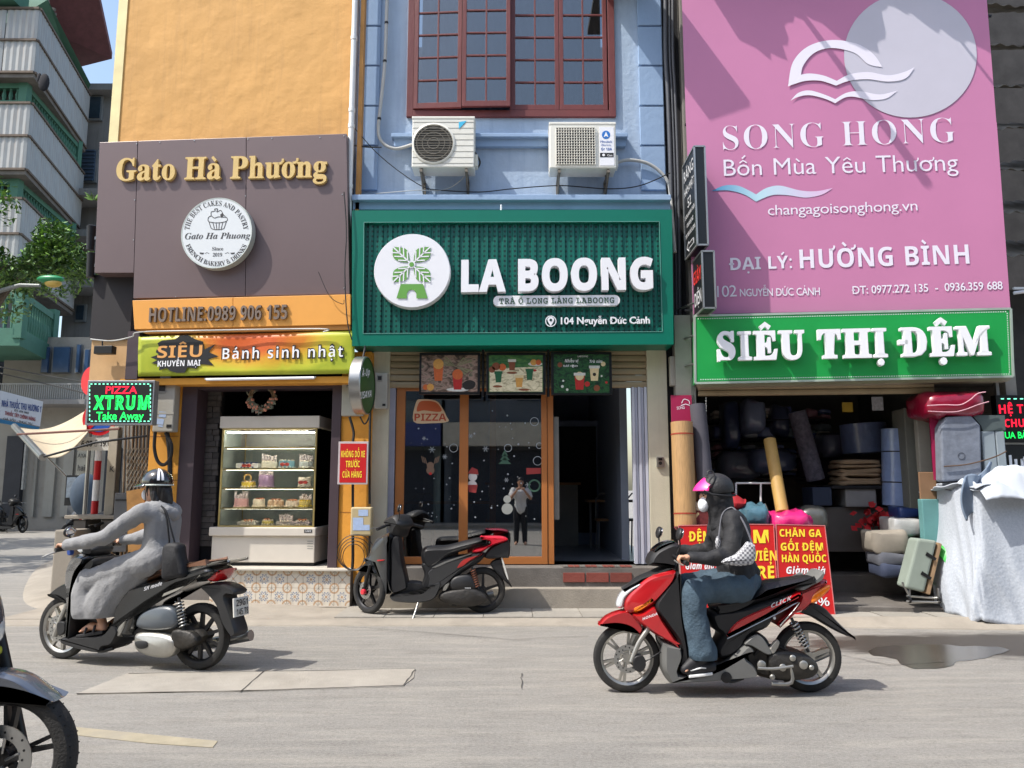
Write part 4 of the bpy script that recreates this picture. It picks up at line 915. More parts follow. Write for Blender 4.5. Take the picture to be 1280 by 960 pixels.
# pillars
b = MB().lbox(G, gx(186, 580), .04, gx(224, 580), G.loc(200, 474)[1], .02, -.4).build('pillar', m_ocs, bk, bev=.006)
for v in (505, 545, 600, 650): MB().pbox(G, 187, v, 223, v + .8, .023, .0).build('groove', M('ochre_groove', (150, 96, 36)), bk)
MB().lbox(G, gx(424, 580), .3, gx(461, 580), G.loc(430, 440)[1], -.0, -.3).build('pillar', m_ocs, bk, bev=.006)
for v in (640,): MB().pbox(G, 425, v, 460, v + .8, .003, -.02).build('groove', M('ochre_groove'), bk)
fr = thing('shop_opening_frame', 'dark brown frame around the bakery shop opening', 'frame')
zt_ = G.loc(330, 474, .03)[1]
MB().lbox(G, gx(224, 590), .25, gx(243, 590), zt_, .03, -.25).build('post', m_brf, fr, bev=.004); MB().lbox(G, gx(413.5, 590), .45, gx(425, 590), zt_, .03, -.25).build('post', m_brf, fr, bev=.004); MB().lbox(G, gx(243, 590) + .002, zt_ - .12, gx(413.5, 590) - .002, zt_, .02, -.25).build('lintel', m_brf, fr, bev=.004)
# room
bz = .47
MB().lbox(G, gx(190, 700), .05, gx(432, 700), bz - .012, -.0, -3.0).build('plinth', m_concd, bk)
MB().lbox(G, gx(252, 715, .1), bz - .01, gx(440, 715, .1), bz + .018, .17, -1.2).build('top_slab', M('slab_pale', (186, 180, 168), .6, var=.1, dirt=.3), bk, bev=.006)
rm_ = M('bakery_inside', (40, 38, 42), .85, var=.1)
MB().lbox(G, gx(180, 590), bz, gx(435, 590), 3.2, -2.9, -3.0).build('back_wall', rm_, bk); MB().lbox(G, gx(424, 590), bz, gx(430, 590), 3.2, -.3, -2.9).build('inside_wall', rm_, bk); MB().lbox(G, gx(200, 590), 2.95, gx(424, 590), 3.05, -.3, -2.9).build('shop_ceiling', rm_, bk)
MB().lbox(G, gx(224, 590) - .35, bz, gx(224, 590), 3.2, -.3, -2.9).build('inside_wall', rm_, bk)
# slate cladding on the left cheek: individual stones
m_st = M('slate_stone', (92, 86, 82), .8, var=.25, vs=9, bump=.6, bs=60, rnd=.28)
zz0, zz1 = G.loc(255, 683, -.3)[1], G.loc(255, 487, -.3)[1]; a0, a1 = gx(243.5, 590, -.1), gx(272, 590, -.3)
MB().lbox(G, a0, bz, a1, zz1, -.33, -.4).build('cladding_base', m_dark, bk); r_ = random.Random(5); nr = 27; h = (zz1 - zz0) / nr
for k in range(nr):
    s = a0; z = zz0 + k * h
    while s < a1 - .03:
        w_ = min(r_.uniform(.09, .19), a1 - s)
        MB().lbox(G, s + .003, z + .003, s + w_ - .003, z + h - .003, -.31 + r_.uniform(0, .025), -.34).build('brick', m_st, bk); s += w_
# tiled front of the plinth
def tiln(n, b):
    N = n.nodes; L = n.links; tc = N.new('ShaderNodeTexCoord'); oi = N.new('ShaderNodeObjectInfo')
    def mt(op, a, c=0, d=None):
        x = N.new('ShaderNodeMath'); x.operation = op
        for i, q in enumerate((a, c) if d is None else (a, c, d)):
            if isinstance(q, (int, float)): x.inputs[i].default_value = q
            else: L.new(q, x.inputs[i])
        return x.outputs[0]
    sx = N.new('ShaderNodeSeparateXYZ'); L.new(tc.outputs['Generated'], sx.inputs[0]); x_, z_ = mt('SUBTRACT', sx.outputs[0], .5), mt('SUBTRACT', sx.outputs[2], .5)
    rd = mt('SQRT', mt('ADD', mt('MULTIPLY', x_, x_), mt('MULTIPLY', z_, z_))); rc = mt('SQRT', mt('ADD', mt('POWER', mt('SUBTRACT', mt('ABSOLUTE', x_), .5), 2), mt('POWER', mt('SUBTRACT', mt('ABSOLUTE', z_), .5), 2)))
    an = mt('ARCTAN2', z_, x_); fl = mt('ADD', rd, mt('MULTIPLY', mt('COSINE', mt('MULTIPLY', an, 8)), .06))
    bl = mt('LESS_THAN', mt('ABSOLUTE', mt('SUBTRACT', fl, .22)), .035); orr = mt('LESS_THAN', mt('ABSOLUTE', mt('SUBTRACT', rc, .26)), .05); dg = mt('LESS_THAN', mt('ABSOLUTE', mt('SUBTRACT', mt('ABSOLUTE', x_), mt('ABSOLUTE', z_))), .028)
    m = None; cur = (*srgb((206, 198, 184)), 1)
    def mx(f, a, c):
        x = N.new('ShaderNodeMix'); x.data_type = 'RGBA'; L.new(f, x.inputs['Factor'])
        if isinstance(a, tuple): x.inputs['A'].default_value = a
        else: L.new(a, x.inputs['A'])
        x.inputs['B'].default_value = (*srgb(c), 1); return x.outputs['Result']
    o = mx(mt('MULTIPLY', dg, mt('GREATER_THAN', oi.outputs['Random'], .35)), cur, (150, 146, 140)); o = mx(orr, o, (178, 146, 116)); o = mx(mt('MULTIPLY', bl, mt('LESS_THAN', oi.outputs['Random'], .7)), o, (112, 126, 150)); o = mx(mt('LESS_THAN', rd, .07), o, (176, 140, 108))
    nz = N.new('ShaderNodeTexNoise'); nz.inputs['Scale'].default_value = 9; nz.inputs['Detail'].default_value = 6; L.new(tc.outputs['Object'], nz.inputs['Vector']); rp = N.new('ShaderNodeMapRange'); rp.inputs[1].default_value = .5; rp.inputs[2].default_value = .75; rp.inputs[4].default_value = .5; L.new(nz.outputs[0], rp.inputs[0])
    x = N.new('ShaderNodeMix'); x.data_type = 'RGBA'; L.new(rp.outputs[0], x.inputs['Factor']); L.new(o, x.inputs['A']); x.inputs['B'].default_value = (*srgb((160, 148, 132)), 1); L.new(x.outputs['Result'], b.inputs['Base Color'])
m_tl = node_mat('patterned_tile', tiln, .45)
s0, s1 = gx(262, 735, .12), gx(437.5, 735, .12); n = 9; w_ = (s1 - s0) / n
MB().lbox(G, s0, .04, s1, bz - .012, .105, 0).build('tile_bed', m_concd, bk)
tm = MB().box((0, 0, 0), (w_ - .004, .012, .2)).mesh('tile')
for i in range(n):
    for j in range(2):
        o = link(tm, 'tile', m_tl, bk); o.matrix_basis = Matrix.Translation(G.P(s0 + (i + .5) * w_, bz - .012 - .1 - j * .203, .111)) @ Matrix.Rotation(-R(4.5), 4, 'Z')
MB().lbox(G, s0, .03, s1, .055, .16, 0).build('mortar_foot', m_conc, bk, bev=.01)
# cracked gypsum bag look at the tile end
# fluorescent tube
t = thing('fluorescent_tube', 'white unlit fluorescent tube under the bakery banner', 'lamp'); MB().tube([G.px(258, 474.5, .26), G.px(393, 472.3, .26)], .018, 10).build('tube', m_whp, t, smooth=50); MB().tube([G.px(256, 473.6, .24), G.px(395, 471.4, .24)], .012, 4).build('batten', m_wht, t)
# wreath
t = thing('dried_flower_wreath', 'round twig wreath with small pale pink flowers hanging above the cake display', 'wreath'); c = G.px(327.5, 497, -.08); b = MB(); b2 = MB(); r_ = random.Random(2)
tw = M('twig_brown', (140, 116, 88), .9, var=.3, vs=30); fl_ = M('flower_pink', (196, 132, 108), .8, var=.25, vs=50); lf_ = M('leaf_grey', (110, 112, 96), .8, var=.3, vs=50); b3 = MB()
for k in range(9): b.tube([c + G.d * (math.cos(a) * (.155 + .02 * math.sin(a * 3 + k))) + V((0, 0, math.sin(a) * (.155 + .02 * math.cos(a * 2 + k)))) + G.n * (.02 * math.sin(a * 5 + k * 2)) for a in [2 * math.pi * i / 26 for i in range(27)]], .006, 4)
for k in range(150):
    a = r_.uniform(0, 2 * math.pi); a = a if r_.random() < .3 else r_.uniform(math.pi * 1.02, math.pi * 1.98); q = r_.uniform(.11, .2); p = c + G.d * math.cos(a) * q + V((0, 0, math.sin(a) * q)) + G.n * r_.uniform(.0, .05)
    if k % 3 == 0: b2.ell(p, (.016, .012, .016), 6, 4)
    else: e = V((r_.uniform(-1, 1), r_.uniform(-.5, .5), r_.uniform(-1, 1))).normalized() * .035; f_ = e.cross(V((0, 1, 0))) * .3; b3.add([p - e, p + f_, p + e, p - f_], [[0, 1, 2, 3]])
tag(b.build('twig_ring', tw, t), kind='stuff'); tag(b2.build('flower', fl_, t), kind='stuff'); tag(b3.build('leaf', lf_, t), kind='stuff'); MB().tube([c + V((0, 0, .17)), c + V((0, 0, .36))], .003, 4).build('string', m_blk, t)
# ---- cake display case
cd = thing('cake_display_case', 'tall white and glass refrigerated cake display case on the bakery step', 'display case')
D = PL(G.P(0, 0, -.12).x, G.P(0, 0, -.12).y, 4.5)
dx = lambda u, v=600: D.loc(u, v)[0]
m_cw = M('case_white', (204, 196, 184), .4, var=.04, dirt=.12, dcol=(160, 150, 130))
zt_, z1_, z0_, zm = D.loc(330, 520)[1], D.loc(330, 535)[1], bz + .06, D.loc(330, 659)[1]; zb2 = D.loc(330, 670)[1]
MB().lbox(D, dx(271), z1_, dx(397), zt_, .0, -.72).build('top_cover', m_cw, cd, bev=.01); MB().lbox(D, dx(266), zb2, dx(398), zm, .04, -.72).build('sill', m_cw, cd, bev=.012); MB().lbox(D, dx(268.5), z0_, dx(396), zb2, .0, -.70).build('base', m_cw, cd, bev=.01)
MB().lbox(D, dx(270), bz + .02, dx(395), z0_, -.03, -.68).build('kick_plate', m_blk, cd)
for s in (dx(275), dx(388)): MB().lathe(D.P(s, bz + .018, -.06), (0, 0, 1), [(.02, 0), (.02, .045)], 8).build('foot', m_blk, cd)
m_cg = M('case_gold', (170, 150, 96), .4, .5, var=.05); ga, gb_ = dx(274.5), dx(394)
b = MB()
for s in (ga, gb_ - .02):
    for o in (-.01, -.70): b.lbox(D, s, zm, s + .02, z1_, o, o - .02)
b.lbox(D, ga + .02, z1_ - .02, gb_ - .02, z1_, -.01, -.03); b.lbox(D, ga + .02, zm, gb_ - .02, zm + .02, -.01, -.03); b.build('corner_post', m_cg, cd)
cg = glass_mat('case_glass', (180, 190, 190), .12, 1.0)
MB().lbox(D, ga + .02, zm + .02, gb_ - .02, z1_ - .02, -.016, -.02).build('glass_panel', cg, cd); MB().lbox(D, gb_ - .012, zm, gb_ - .008, z1_, -.03, -.70).build('glass_panel', glass_mat('case_glass_side', (90, 95, 95), .5, 1.0), cd)
MB().lbox(D, ga + .02, zm, gb_ - .02, z1_, -.70, -.71).build('back_panel', M('case_back', (150, 160, 164), .4, var=.15, vs=1), cd); MB().lbox(D, ga, zm, ga + .006, z1_, -.03, -.70).build('side_panel', M('case_back'), cd)
MB().pbox(D, 380, 662, 390, 666, .043, .03).build('badge', m_pk, cd); text('CAKE', D, (381, 665), (389, 665), 2.2, .043, .001, m_pw, cd); MB().lbox(D, dx(383), z1_ - .055, dx(391), z1_ - .03, -.008, -.015).build('lock', m_steel, cd)
for k in range(4): MB().pbox(D, 384, 676 + k * 3, 391, 677.2 + k * 3, .002, -.01).build('vent', M('ac_groove'), cd)
MB().tube([D.P(ga + .05, z1_ - .05, -.06), D.P(gb_ - .05, z1_ - .05, -.06)], .009, 6).build('case_fill_light', M('case_fill', (255, 244, 220), .5, var=0, emit=50), cd)  # glowing tube added to brighten the dark inside of the case
SHV = [D.loc(330, v, -.2)[1] for v in (559.5, 586, 609.5, 634)]; SHV = sorted(SHV) 
for z in SHV:
    MB().tube([D.P(ga + .05, z - .016, -.07), D.P(gb_ - .05, z - .016, -.07)], .006, 6).build('shelf_fill_light', M('shelf_fill', (255, 240, 210), .5, var=0, emit=17), cd)  # glowing tubes added to lift the dark lower shelves
    sh_ = MB().lbox(D, ga + .03, z - .012, gb_ - .03, z, -.05, -.66).build('shelf', glass_mat('shelf_glass', (200, 210, 200), .25, .6), cd); MB().lbox(D, ga + .03, z - .02, gb_ - .03, z + .002, -.03, -.049).build('shelf_edge', M('shelf_gold', (196, 172, 108), .4, .3), cd)
zfl = zm + .01; MB().lbox(D, ga + .02, zm, gb_ - .02, zm + .01, -.03, -.69).build('shelf', M('case_back'), cd)
def cake(u, z, r, h, col, deco, lb_, kind=0, dep=-.22, dcol=(230, 220, 210)):
    t = thing('cake', lb_, 'cake', 'cakes in the display case'); c = D.px(u, 600, dep); s = D.loc(u, 600, dep)[0]; c = D.P(s, z, dep)
    MB().lathe(c, (0, 0, 1), [(r * 1.2, 0), (r * 1.2, .006)], 20).build('board', M('cake_board', (206, 196, 160), .4), t)
    m1 = M('icing_%d_%d_%d' % col, col, .5, var=.05); m2 = M('deco_%d_%d_%d' % dcol, dcol, .5, var=.1)
    if kind == 0: MB().lathe(c + V((0, 0, .006)), (0, 0, 1), [(r, 0), (r, h - .012), (r - .012, h), (.001, h)], 24, caps=False).build('sponge', m1, t, smooth=50)
    else: MB().lbox(D, s - r * 1.25, z + .006, s + r * 1.25, z + h, dep + r * .7, dep - r * .7).build('sponge', m1, t, bev=.01)
    b = MB(); r_ = random.Random(int(u * 7))
    for k in range(14): a = 2 * math.pi * k / 14; b.ell(c + V((math.cos(a) * r * .98, math.sin(a) * r * .98, .016)), (.014, .014, .012), 6, 4)
    for k in range(12): a = 2 * math.pi * k / 12; b.ell(c + V((math.cos(a) * r * .82, math.sin(a) * r * .82, h + .004)), (.015, .015, .014), 6, 4)
    tag(b.build('piped_cream', m2, t, smooth=60), kind='stuff'); b = MB()
    if deco == 'figures':
        for k in range(5): x = (k - 2) * r * .4; hh = r_.uniform(.035, .075); b.ell(c + V((x, -r * .2, h + hh * .5)), (.02, .018, hh * .6), 8, 6); b.ell(c + V((x, -r * .2, h + hh * 1.1)), (.018, .016, .018), 8, 6); b.ell(c + V((x - .012, -r * .2, h + hh * 1.35)), (.006, .005, .014), 6, 4); b.ell(c + V((x + .012, -r * .2, h + hh * 1.35)), (.006, .005, .014), 6, 4)
    elif deco == 'ring':
        for k in range(16): a = 2 * math.pi * k / 16; b.ell(c + V((math.cos(a) * .045, -.05, h + .05 + math.sin(a) * .045)), (.012, .01, .012), 6, 4)
    elif deco == 'bow': b.ell(c + V((-.03, -r, h * .55)), (.032, .012, .022), 8, 6); b.ell(c + V((.03, -r, h * .55)), (.032, .012, .022), 8, 6); b.ell(c + V((0, -r - .006, h * .55)), (.012, .01, .012), 8, 6)
    elif deco == 'fruit':
        for k in range(9): b.ell(c + V((r_.uniform(-.6, .6) * r, r_.uniform(-.6, .4) * r, h + .012)), (.02, .02, .02), 8, 6)
    if b.v: tag(b.build('decoration', M('decor_%s' % deco, {'figures': (206, 196, 206), 'ring': (206, 170, 110), 'bow': (176, 60, 60), 'fruit': (190, 120, 90)}[deco], .5, var=.3, vs=40), t, smooth=60), kind='stuff')
e = SHV
cake(311, e[2], .12, .07, (222, 224, 232), 'bow', 'white flat cake with a blue ribbon, left end of the second shelf from the top', 1, dcol=(60, 84, 150))
cake(336, e[2], .10, .09, (226, 222, 214), 'figures', 'white cake topped with small figures on the upper middle shelf'); cake(358, e[2], .10, .10, (112, 158, 186), 'bow', 'pale blue cake with a red bow on the upper middle shelf'); cake(382, e[2], .09, .09, (200, 210, 220), 'figures', 'bluish white cake with figures at the right end of the upper middle shelf')
cake(311, e[1], .09, .07, (222, 196, 84), 'ring', 'yellow cake with a biscuit ring on the third shelf'); cake(333, e[1], .095, .15, (160, 132, 178), 'figures', 'tall lilac cake with frilly ruffles and figures', dcol=(182, 156, 196)); cake(381, e[1], .08, .12, (226, 220, 214), 'bow', 'white cake with a red face decoration on the third shelf')
cake(303, e[0], .09, .10, (206, 160, 172), 'figures', 'pink cake with figures at the left end of the fourth shelf', dcol=(216, 180, 190)); cake(325, e[0], .075, .09, (224, 214, 202), 'fruit', 'small cream cake with fruit on the fourth shelf'); cake(346, e[0], .10, .08, (208, 176, 152), 'fruit', 'peach coloured cake with piped rim on the fourth shelf'); cake(367, e[0], .09, .07, (226, 212, 206), 'fruit', 'white cake with strawberries on the fourth shelf'); cake(383, e[0], .08, .08, (212, 190, 120), 'figures', 'cream cake with a yellow flower, right end of the fourth shelf', dcol=(230, 200, 60))
cake(313, zfl, .10, .05, (206, 204, 200), 'fruit', 'low white cake on the bottom of the display case', 1); cake(337, zfl, .07, .06, (206, 190, 96), 'fruit', 'small yellow cake on the bottom of the display case'); cake(360, zfl, .09, .055, (216, 206, 206), 'figures', 'pale cake on the bottom of the display case', 1); cake(380, zfl, .09, .055, (206, 190, 200), 'fruit', 'pinkish cake at the bottom right of the display case', 1)

# ---- LED sign, meter, red notice, box, cables
ls = thing('led_sign', 'black LED box sign with green and red glowing pizza lettering', 'sign'); LP = PL(0, 9.25, 0)
MB().pbox(LP, 108, 475.5, 192, 531, 0, -.12).build('frame', M('alu_frame', (150, 152, 156), .4, .6), ls, bev=.004); MB().pbox(LP, 110.5, 478, 189.8, 528.6, .003, -.01).build('screen', M('led_black', (8, 14, 10), .5, var=0), ls)
m_lg = M('led_green', (20, 235, 90), .5, var=0, emit=1.0); m_lr = M('led_red', (240, 20, 50), .5, var=0, emit=1.0); m_lw = M('led_pale', (130, 250, 200), .5, var=0, emit=.9)
text('PIZZA', LP, (132, 492), (171.5, 492), 9, .004, .002, m_lr, ls, 'sans', bold=.02)
text('XTRUM', LP, (116.5, 511.5), (186.5, 511.5), 16.5, .004, .002, m_lg, ls, 'bold', bold=.03, track=.04); text('XTRUM', LP, (118.3, 510.2), (184.7, 510.2), 14.2, .007, .001, M('led_black'), ls, 'bold', bold=-.045, track=.12)
text('Take Away', LP, (120, 524.5), (179.5, 524.5), 9.4, .004, .002, m_lg, ls, 'sans', bold=.02)
b = MB()
def dash(u0, v0, u1, v1, n):
    for k in range(n):
        a, c = (k + .2) / n, (k + .7) / n; p, q = (u0 + (u1 - u0) * a, v0 + (v1 - v0) * a), (u0 + (u1 - u0) * c, v0 + (v1 - v0) * c); line(LP, [p, q], 1.2, .004, b)
dash(112, 480, 188, 480, 15); dash(188, 480, 188, 526.5, 9); dash(188, 526.5, 112, 526.5, 15); dash(112, 526.5, 112, 480, 9)
tag(b.build('border_light', m_lw, ls), kind='stuff')
meter(G, 192, 476, 217.5, 539.5, .17, 'tall grey electricity meter box on the ochre pillar beside the LED sign', ((199, 514, 208, 522), (196, 523, 205, 531), (198, 531, 204, 534)))
cm = m_cab
mc = thing('meter_cable_loop', 'thick black cable loop hanging below the electricity meter on the ochre pillar', 'cable'); cable([G.px(*p, .12) for p in ((194, 540), (193, 560), (197, 576), (205, 581), (213, 572), (214, 555), (207, 541))], .022, cm, mc, 'loop', 8); cable([G.px(*p, .1) for p in ((209, 541), (212, 565), (212, 600), (208, 640), (206, 690))], .03, cm, mc, 'trunk_cable', 8)
rn = thing('notice_sign', 'red notice plate with yellow no parking lettering on the ochre pillar', 'sign'); NP = PL(0, 9.36, 0)
MB().pbox(NP, 422.5, 552, 460, 605.5, 0, -.02).build('frame', M('pale_frame', (190, 180, 180), .5), rn, bev=.003); MB().pbox(NP, 424.8, 554.5, 457.8, 603.2, .003, -.005).build('plate', m_red, rn)
for s, u0, u1, v in (('KHÔNG ĐỖ XE', 426.5, 456, 571.5), ('TRƯỚC', 432, 449.5, 584), ('CỬA HÀNG', 428, 452, 597)): text(s, NP, (u0, v), (u1, v), 8, .004, .001, m_yel, rn, 'bold')
bx = thing('junction_box', 'beige rounded junction box with blue number stickers low on the ochre pillar', 'electrical box'); MB().pbox(NP, 438, 634, 464.5, 670, 0, -.12).build('housing', M('box_beige', (186, 168, 128), .55, var=.06, dirt=.25, dcol=(130, 112, 84)), bx, bev=.02, seg=3)
for (a, c, d, e_) in ((448, 637, 460, 645), (441, 647, 454, 656), (441, 656, 462, 663)): poly(NP, [(a, c), (d, c), (d, e_), (a, e_)], .003, 'sticker_print', M('sticker_paleblue', (168, 186, 216)), bx)
for k, (p, lb_, r) in enumerate(((((437, 521), (442, 540), (441, 552)), 'black cable from the meter behind the red notice', .018), (((441, 605), (441, 634)), 'black cable between the red notice and the junction box', .018), (((441, 670), (441, 700), (440, 712)), 'black cable below the junction box', .02), (((450, 521), (456, 530), (462, 518), (461, 500)), 'thin black loop of cable under the bracket sign', .01), (((463, 505), (462, 560), (462, 630)), 'black conduit running down beside the cream pillar', .016), (((462, 670), (461, 712)), 'black conduit below the junction box', .014))):
    cable([PL(0, 9.44, 0).px(*q) for q in p], r, cm, None); tag(COL.objects[-1], lb_, 'cable')
t = thing('cable_coil', 'loose coil of thin black cable on the ochre pillar behind the parked black scooter', 'cable')
for k in range(4): c = NP.px(442 + k * 1.2, 696 - k * 2, 0); cable([c + V((math.cos(a) * (.13 + .03 * k), -.02 * k, math.sin(a) * (.15 + .02 * k))) for a in [2 * math.pi * i / 12 for i in range(13)]], .005, cm, t, 'cable_turn', 5, 3)
for k, (p, lb_) in enumerate(((((430, 240), (433, 290), (431, 340), (434, 400), (440, 425)), 'black cable down the right edge of the brown sign board'), (((398, 340), (412, 370), (428, 380), (430, 375)), 'thin cable dangling across the brown and orange boards'))):
    cable([G.px(*q, .36) for q in p], .008 if not k else .004, cm, None); tag(COL.objects[-1], lb_, 'cable')
t = thing('conduit_pipe', 'thin grey conduit running under the orange fascia to the left', 'pipe'); cable([G.px(*q, .34) for q in ((113, 424), (140, 426), (165, 421), (176, 415), (260, 413), (400, 411), (404, 415))], .009, m_cabg, t, 'pipe', 6)
t = thing('downlight', 'dark plant sprout on the ledge left of the brown board', 'plant'); c = G.px(117, 250, -.1); b = MB()
for k in range(14): a = k * .45; e_ = V((math.cos(a) * .14, math.sin(a) * .05, .08 + .05 * math.sin(k * 2.1))); n_ = V((0, .0, .02)); b.add([c, c + e_ * .5 + n_, c + e_, c + e_ * .5 - n_], [[0, 1, 2, 3]])
t.name = 'wall_plant'; tag(b.build('leaves', M('plant_green', (92, 130, 48), .6, var=.3), t), kind='stuff')
# ================================================================ mattress shop on the right
ms = thing('mattress_shop_building', 'mattress shop building with its dark open front full of bedding under a pink banner', 'building')
sx_ = lambda u, v=300, off=0: S.loc(u, v, off)[0]
s0, s1 = sx_(868, 400), sx_(1250, 400) + .12
zt_ = S.loc(1060, 478, .2)[1]
m_wd = M('shop_wall_dim', (150, 146, 140), .85, var=.15, vs=2); flz = .12
MB().lbox(S, s0 - .05, zt_ + .0, s1, 11, -.02, -.4).build('wall', M('shop_wall', (120, 116, 110), .85), ms)
for a, c in ((s0 - .25, s0 - .05), (s1 - .12, s1)): MB().lbox(S, a, .05, c, 3.6, 0, -5).build('side_wall', m_wd, ms)
MB().lbox(S, s0 - .05, .05, s1, 3.6, -5, -5.1).build('back_wall', m_wd, ms); MB().lbox(S, s0 - .05, 3.35, s1, 3.45, -.4, -5).build('shop_ceiling', m_wd, ms)
MB().lbox(S, s0 - .05, .03, s1, flz, .32, -.9).build('threshold', m_concd, ms, bev=.01); MB().lbox(S, s0 - .05, .03, s1, .34, -.9, -5).build('raised_floor', m_concd, ms, bev=.01)
sh = thing('roller_shutter', 'beige roller shutter rolled up under the green mattress shop sign', 'shutter'); shutter(S, 872, 1166, 474, 492, .0, 3, sh)
MB().lbox(S, sx_(864, 490), .05, sx_(869.5, 490), zt_ + .1, .02, -.1).build('shutter_rail', m_steel, ms); MB().lbox(S, sx_(1243, 500), .05, sx_(1247, 500), zt_ + .1, .06, .0).build('shutter_rail', m_steel, ms)

# pink banner
pb = thing('pink_banner', 'tall pink mattress brand banner with white lettering, pale circle and wave emblem', 'banner')
m_pink = M('pink_vinyl', (190, 120, 158), .5, var=.03, vs=1)
B1 = [S.px(u, v, .2) for u, v in ((848.5, -110), (1225, -110), (1245.5, 153.5), (857.5, 156))]; B2 = [S.px(u, v, .2) for u, v in ((857.5, 156), (1245.5, 153.5), (1262.5, 385), (866.5, 393))]
def sheet(c, name, amp, ph, mat, par):
    return MB().grid(lambda a, t: c[0].lerp(c[1], a).lerp(c[3].lerp(c[2], a), t) + S.n * (amp * (math.sin(a * 31 + ph) * .6 + math.sin(a * 11 + t * 3 + ph)) * math.sin(math.pi * min(1, max(0, t)))), 90, 14).build(name, mat, par, smooth=60)
sheet(B1, 'cloth', .0012, 0, m_pink, pb); sheet([p + S.n * .008 for p in B2], 'cloth', .0012, 2, m_pink, pb)
b = MB()
for u in (855, 975, 1100, 1225): b.tube([S.px(u, -110, .16), S.px(u + (8 if u > 1000 else 12) * 1.1, 392, .16)], .018, 4)
for v in (-100, 20, 156, 280, 388): b.tube([S.px(856, v, .15), S.px(1238 + v * .05, v, .15)], .018, 4)
b.build('frame', m_blk, pb)
TO = .2135; m_pt = M('print_pale', (226, 220, 232), .5, var=0)
m_cir = M('print_circle', (190, 186, 198), .5, var=.03, vs=2)
cc_ = [(1138 + 83 * math.cos(a), 69 + 78 * math.sin(a)) for a in [2 * math.pi * i / 56 for i in range(56)]]
MB().add([S.px(u, v, TO - .006) for u, v in cc_], [list(range(56))]).build('circle_print', m_cir, pb)
def shp(pts, name, mat, off=TO, n=6, closed=True): c = curve(pts, n); return MB().add([S.px(u, v, off) for u, v in c], [list(range(len(c)))]).build(name, mat, pb)
shp([(985, 108, 1), (991, 78), (1010, 58), (1040, 50), (1072, 55), (1092, 68), (1103, 84, 1), (1085, 80), (1068, 66), (1040, 60), (1018, 66), (1004, 82), (1001, 96), (1000, 99, 1)], 'sail_print', m_pt)
shp([(985, 108, 1), (992, 98), (1008, 92), (1028, 94), (1046, 101, 1), (1062, 93), (1085, 90), (1110, 94), (1130, 90), (1143, 84, 1), (1132, 98), (1110, 102), (1085, 99), (1062, 101), (1045, 107, 1), (1026, 101), (1008, 101), (996, 104)], 'wave_print', m_pt, TO + .002)
shp([(988, 126, 1), (998, 116), (1012, 113), (1030, 118), (1044, 124, 1), (1058, 116), (1075, 114), (1100, 118), (1122, 113, 1), (1108, 123), (1088, 125), (1068, 121), (1056, 122), (1044, 129, 1), (1030, 123), (1012, 119), (998, 121)], 'wave_print', m_pt)
def gradn(n, b):
    N = n.nodes; L = n.links; tc = N.new('ShaderNodeTexCoord'); sx = N.new('ShaderNodeSeparateXYZ'); L.new(tc.outputs['Generated'], sx.inputs[0]); cr = N.new('ShaderNodeValToRGB'); L.new(sx.outputs[0], cr.inputs[0])
    e = cr.color_ramp.elements; e[0].color = (*srgb((50, 140, 190)), 1); e[1].color = (*srgb((220, 180, 214)), 1); x = e.new(.4); x.color = (*srgb((180, 214, 226)), 1); L.new(cr.outputs[0], b.inputs['Base Color'])
shp([(889, 239, 1), (905, 232), (922, 232), (936, 238), (945, 243, 1), (958, 235), (975, 232), (1000, 238), (1020, 239), (1041, 235, 1), (1028, 243), (1008, 247), (985, 244), (965, 244), (945, 252, 1), (930, 243), (910, 238)], 'blue_wave_print', node_mat('wave_gradient', gradn, .5))
text('SONG HONG', S, (904, 187.5), (1195, 177.5), 30, TO, .002, m_pt, pb, 'serif', bold=-.012, track=.14)
text('Bốn Mùa Yêu Thương', S, (905, 220), (1198, 213), 20.5, TO, .002, m_pt, pb, 'sans', bold=-.006, markw=.085, track=.06)
text('changagoisonghong.vn', S, (960, 269), (1147, 263), 12.5, TO, .002, m_pt, pb, 'sans', bold=-.002, track=.03)
text('ĐẠI LÝ:', S, (911.5, 338), (990, 335), 15.5, TO, .002, m_pt, pb, 'bold', markw=.13); text('HƯỜNG BÌNH', S, (1000, 335.5), (1212, 329.5), 23.5, TO, .002, m_pt, pb, 'bold', markw=.13, track=.03)
text('102', S, (896.5, 371.5), (921, 370.5), 14, TO, .002, m_pt, pb, 'sans'); text('NGUYỄN ĐỨC CẢNH', S, (925, 370.5), (1025, 368.8), 9.2, TO, .002, m_pt, pb, 'sans', bold=.012, markw=.11)
text('ĐT: 0977.272 135  -  0936.359 688', S, (1065, 367.5), (1253.5, 361.5), 9.6, TO, .002, m_pt, pb, 'sans', bold=.014)
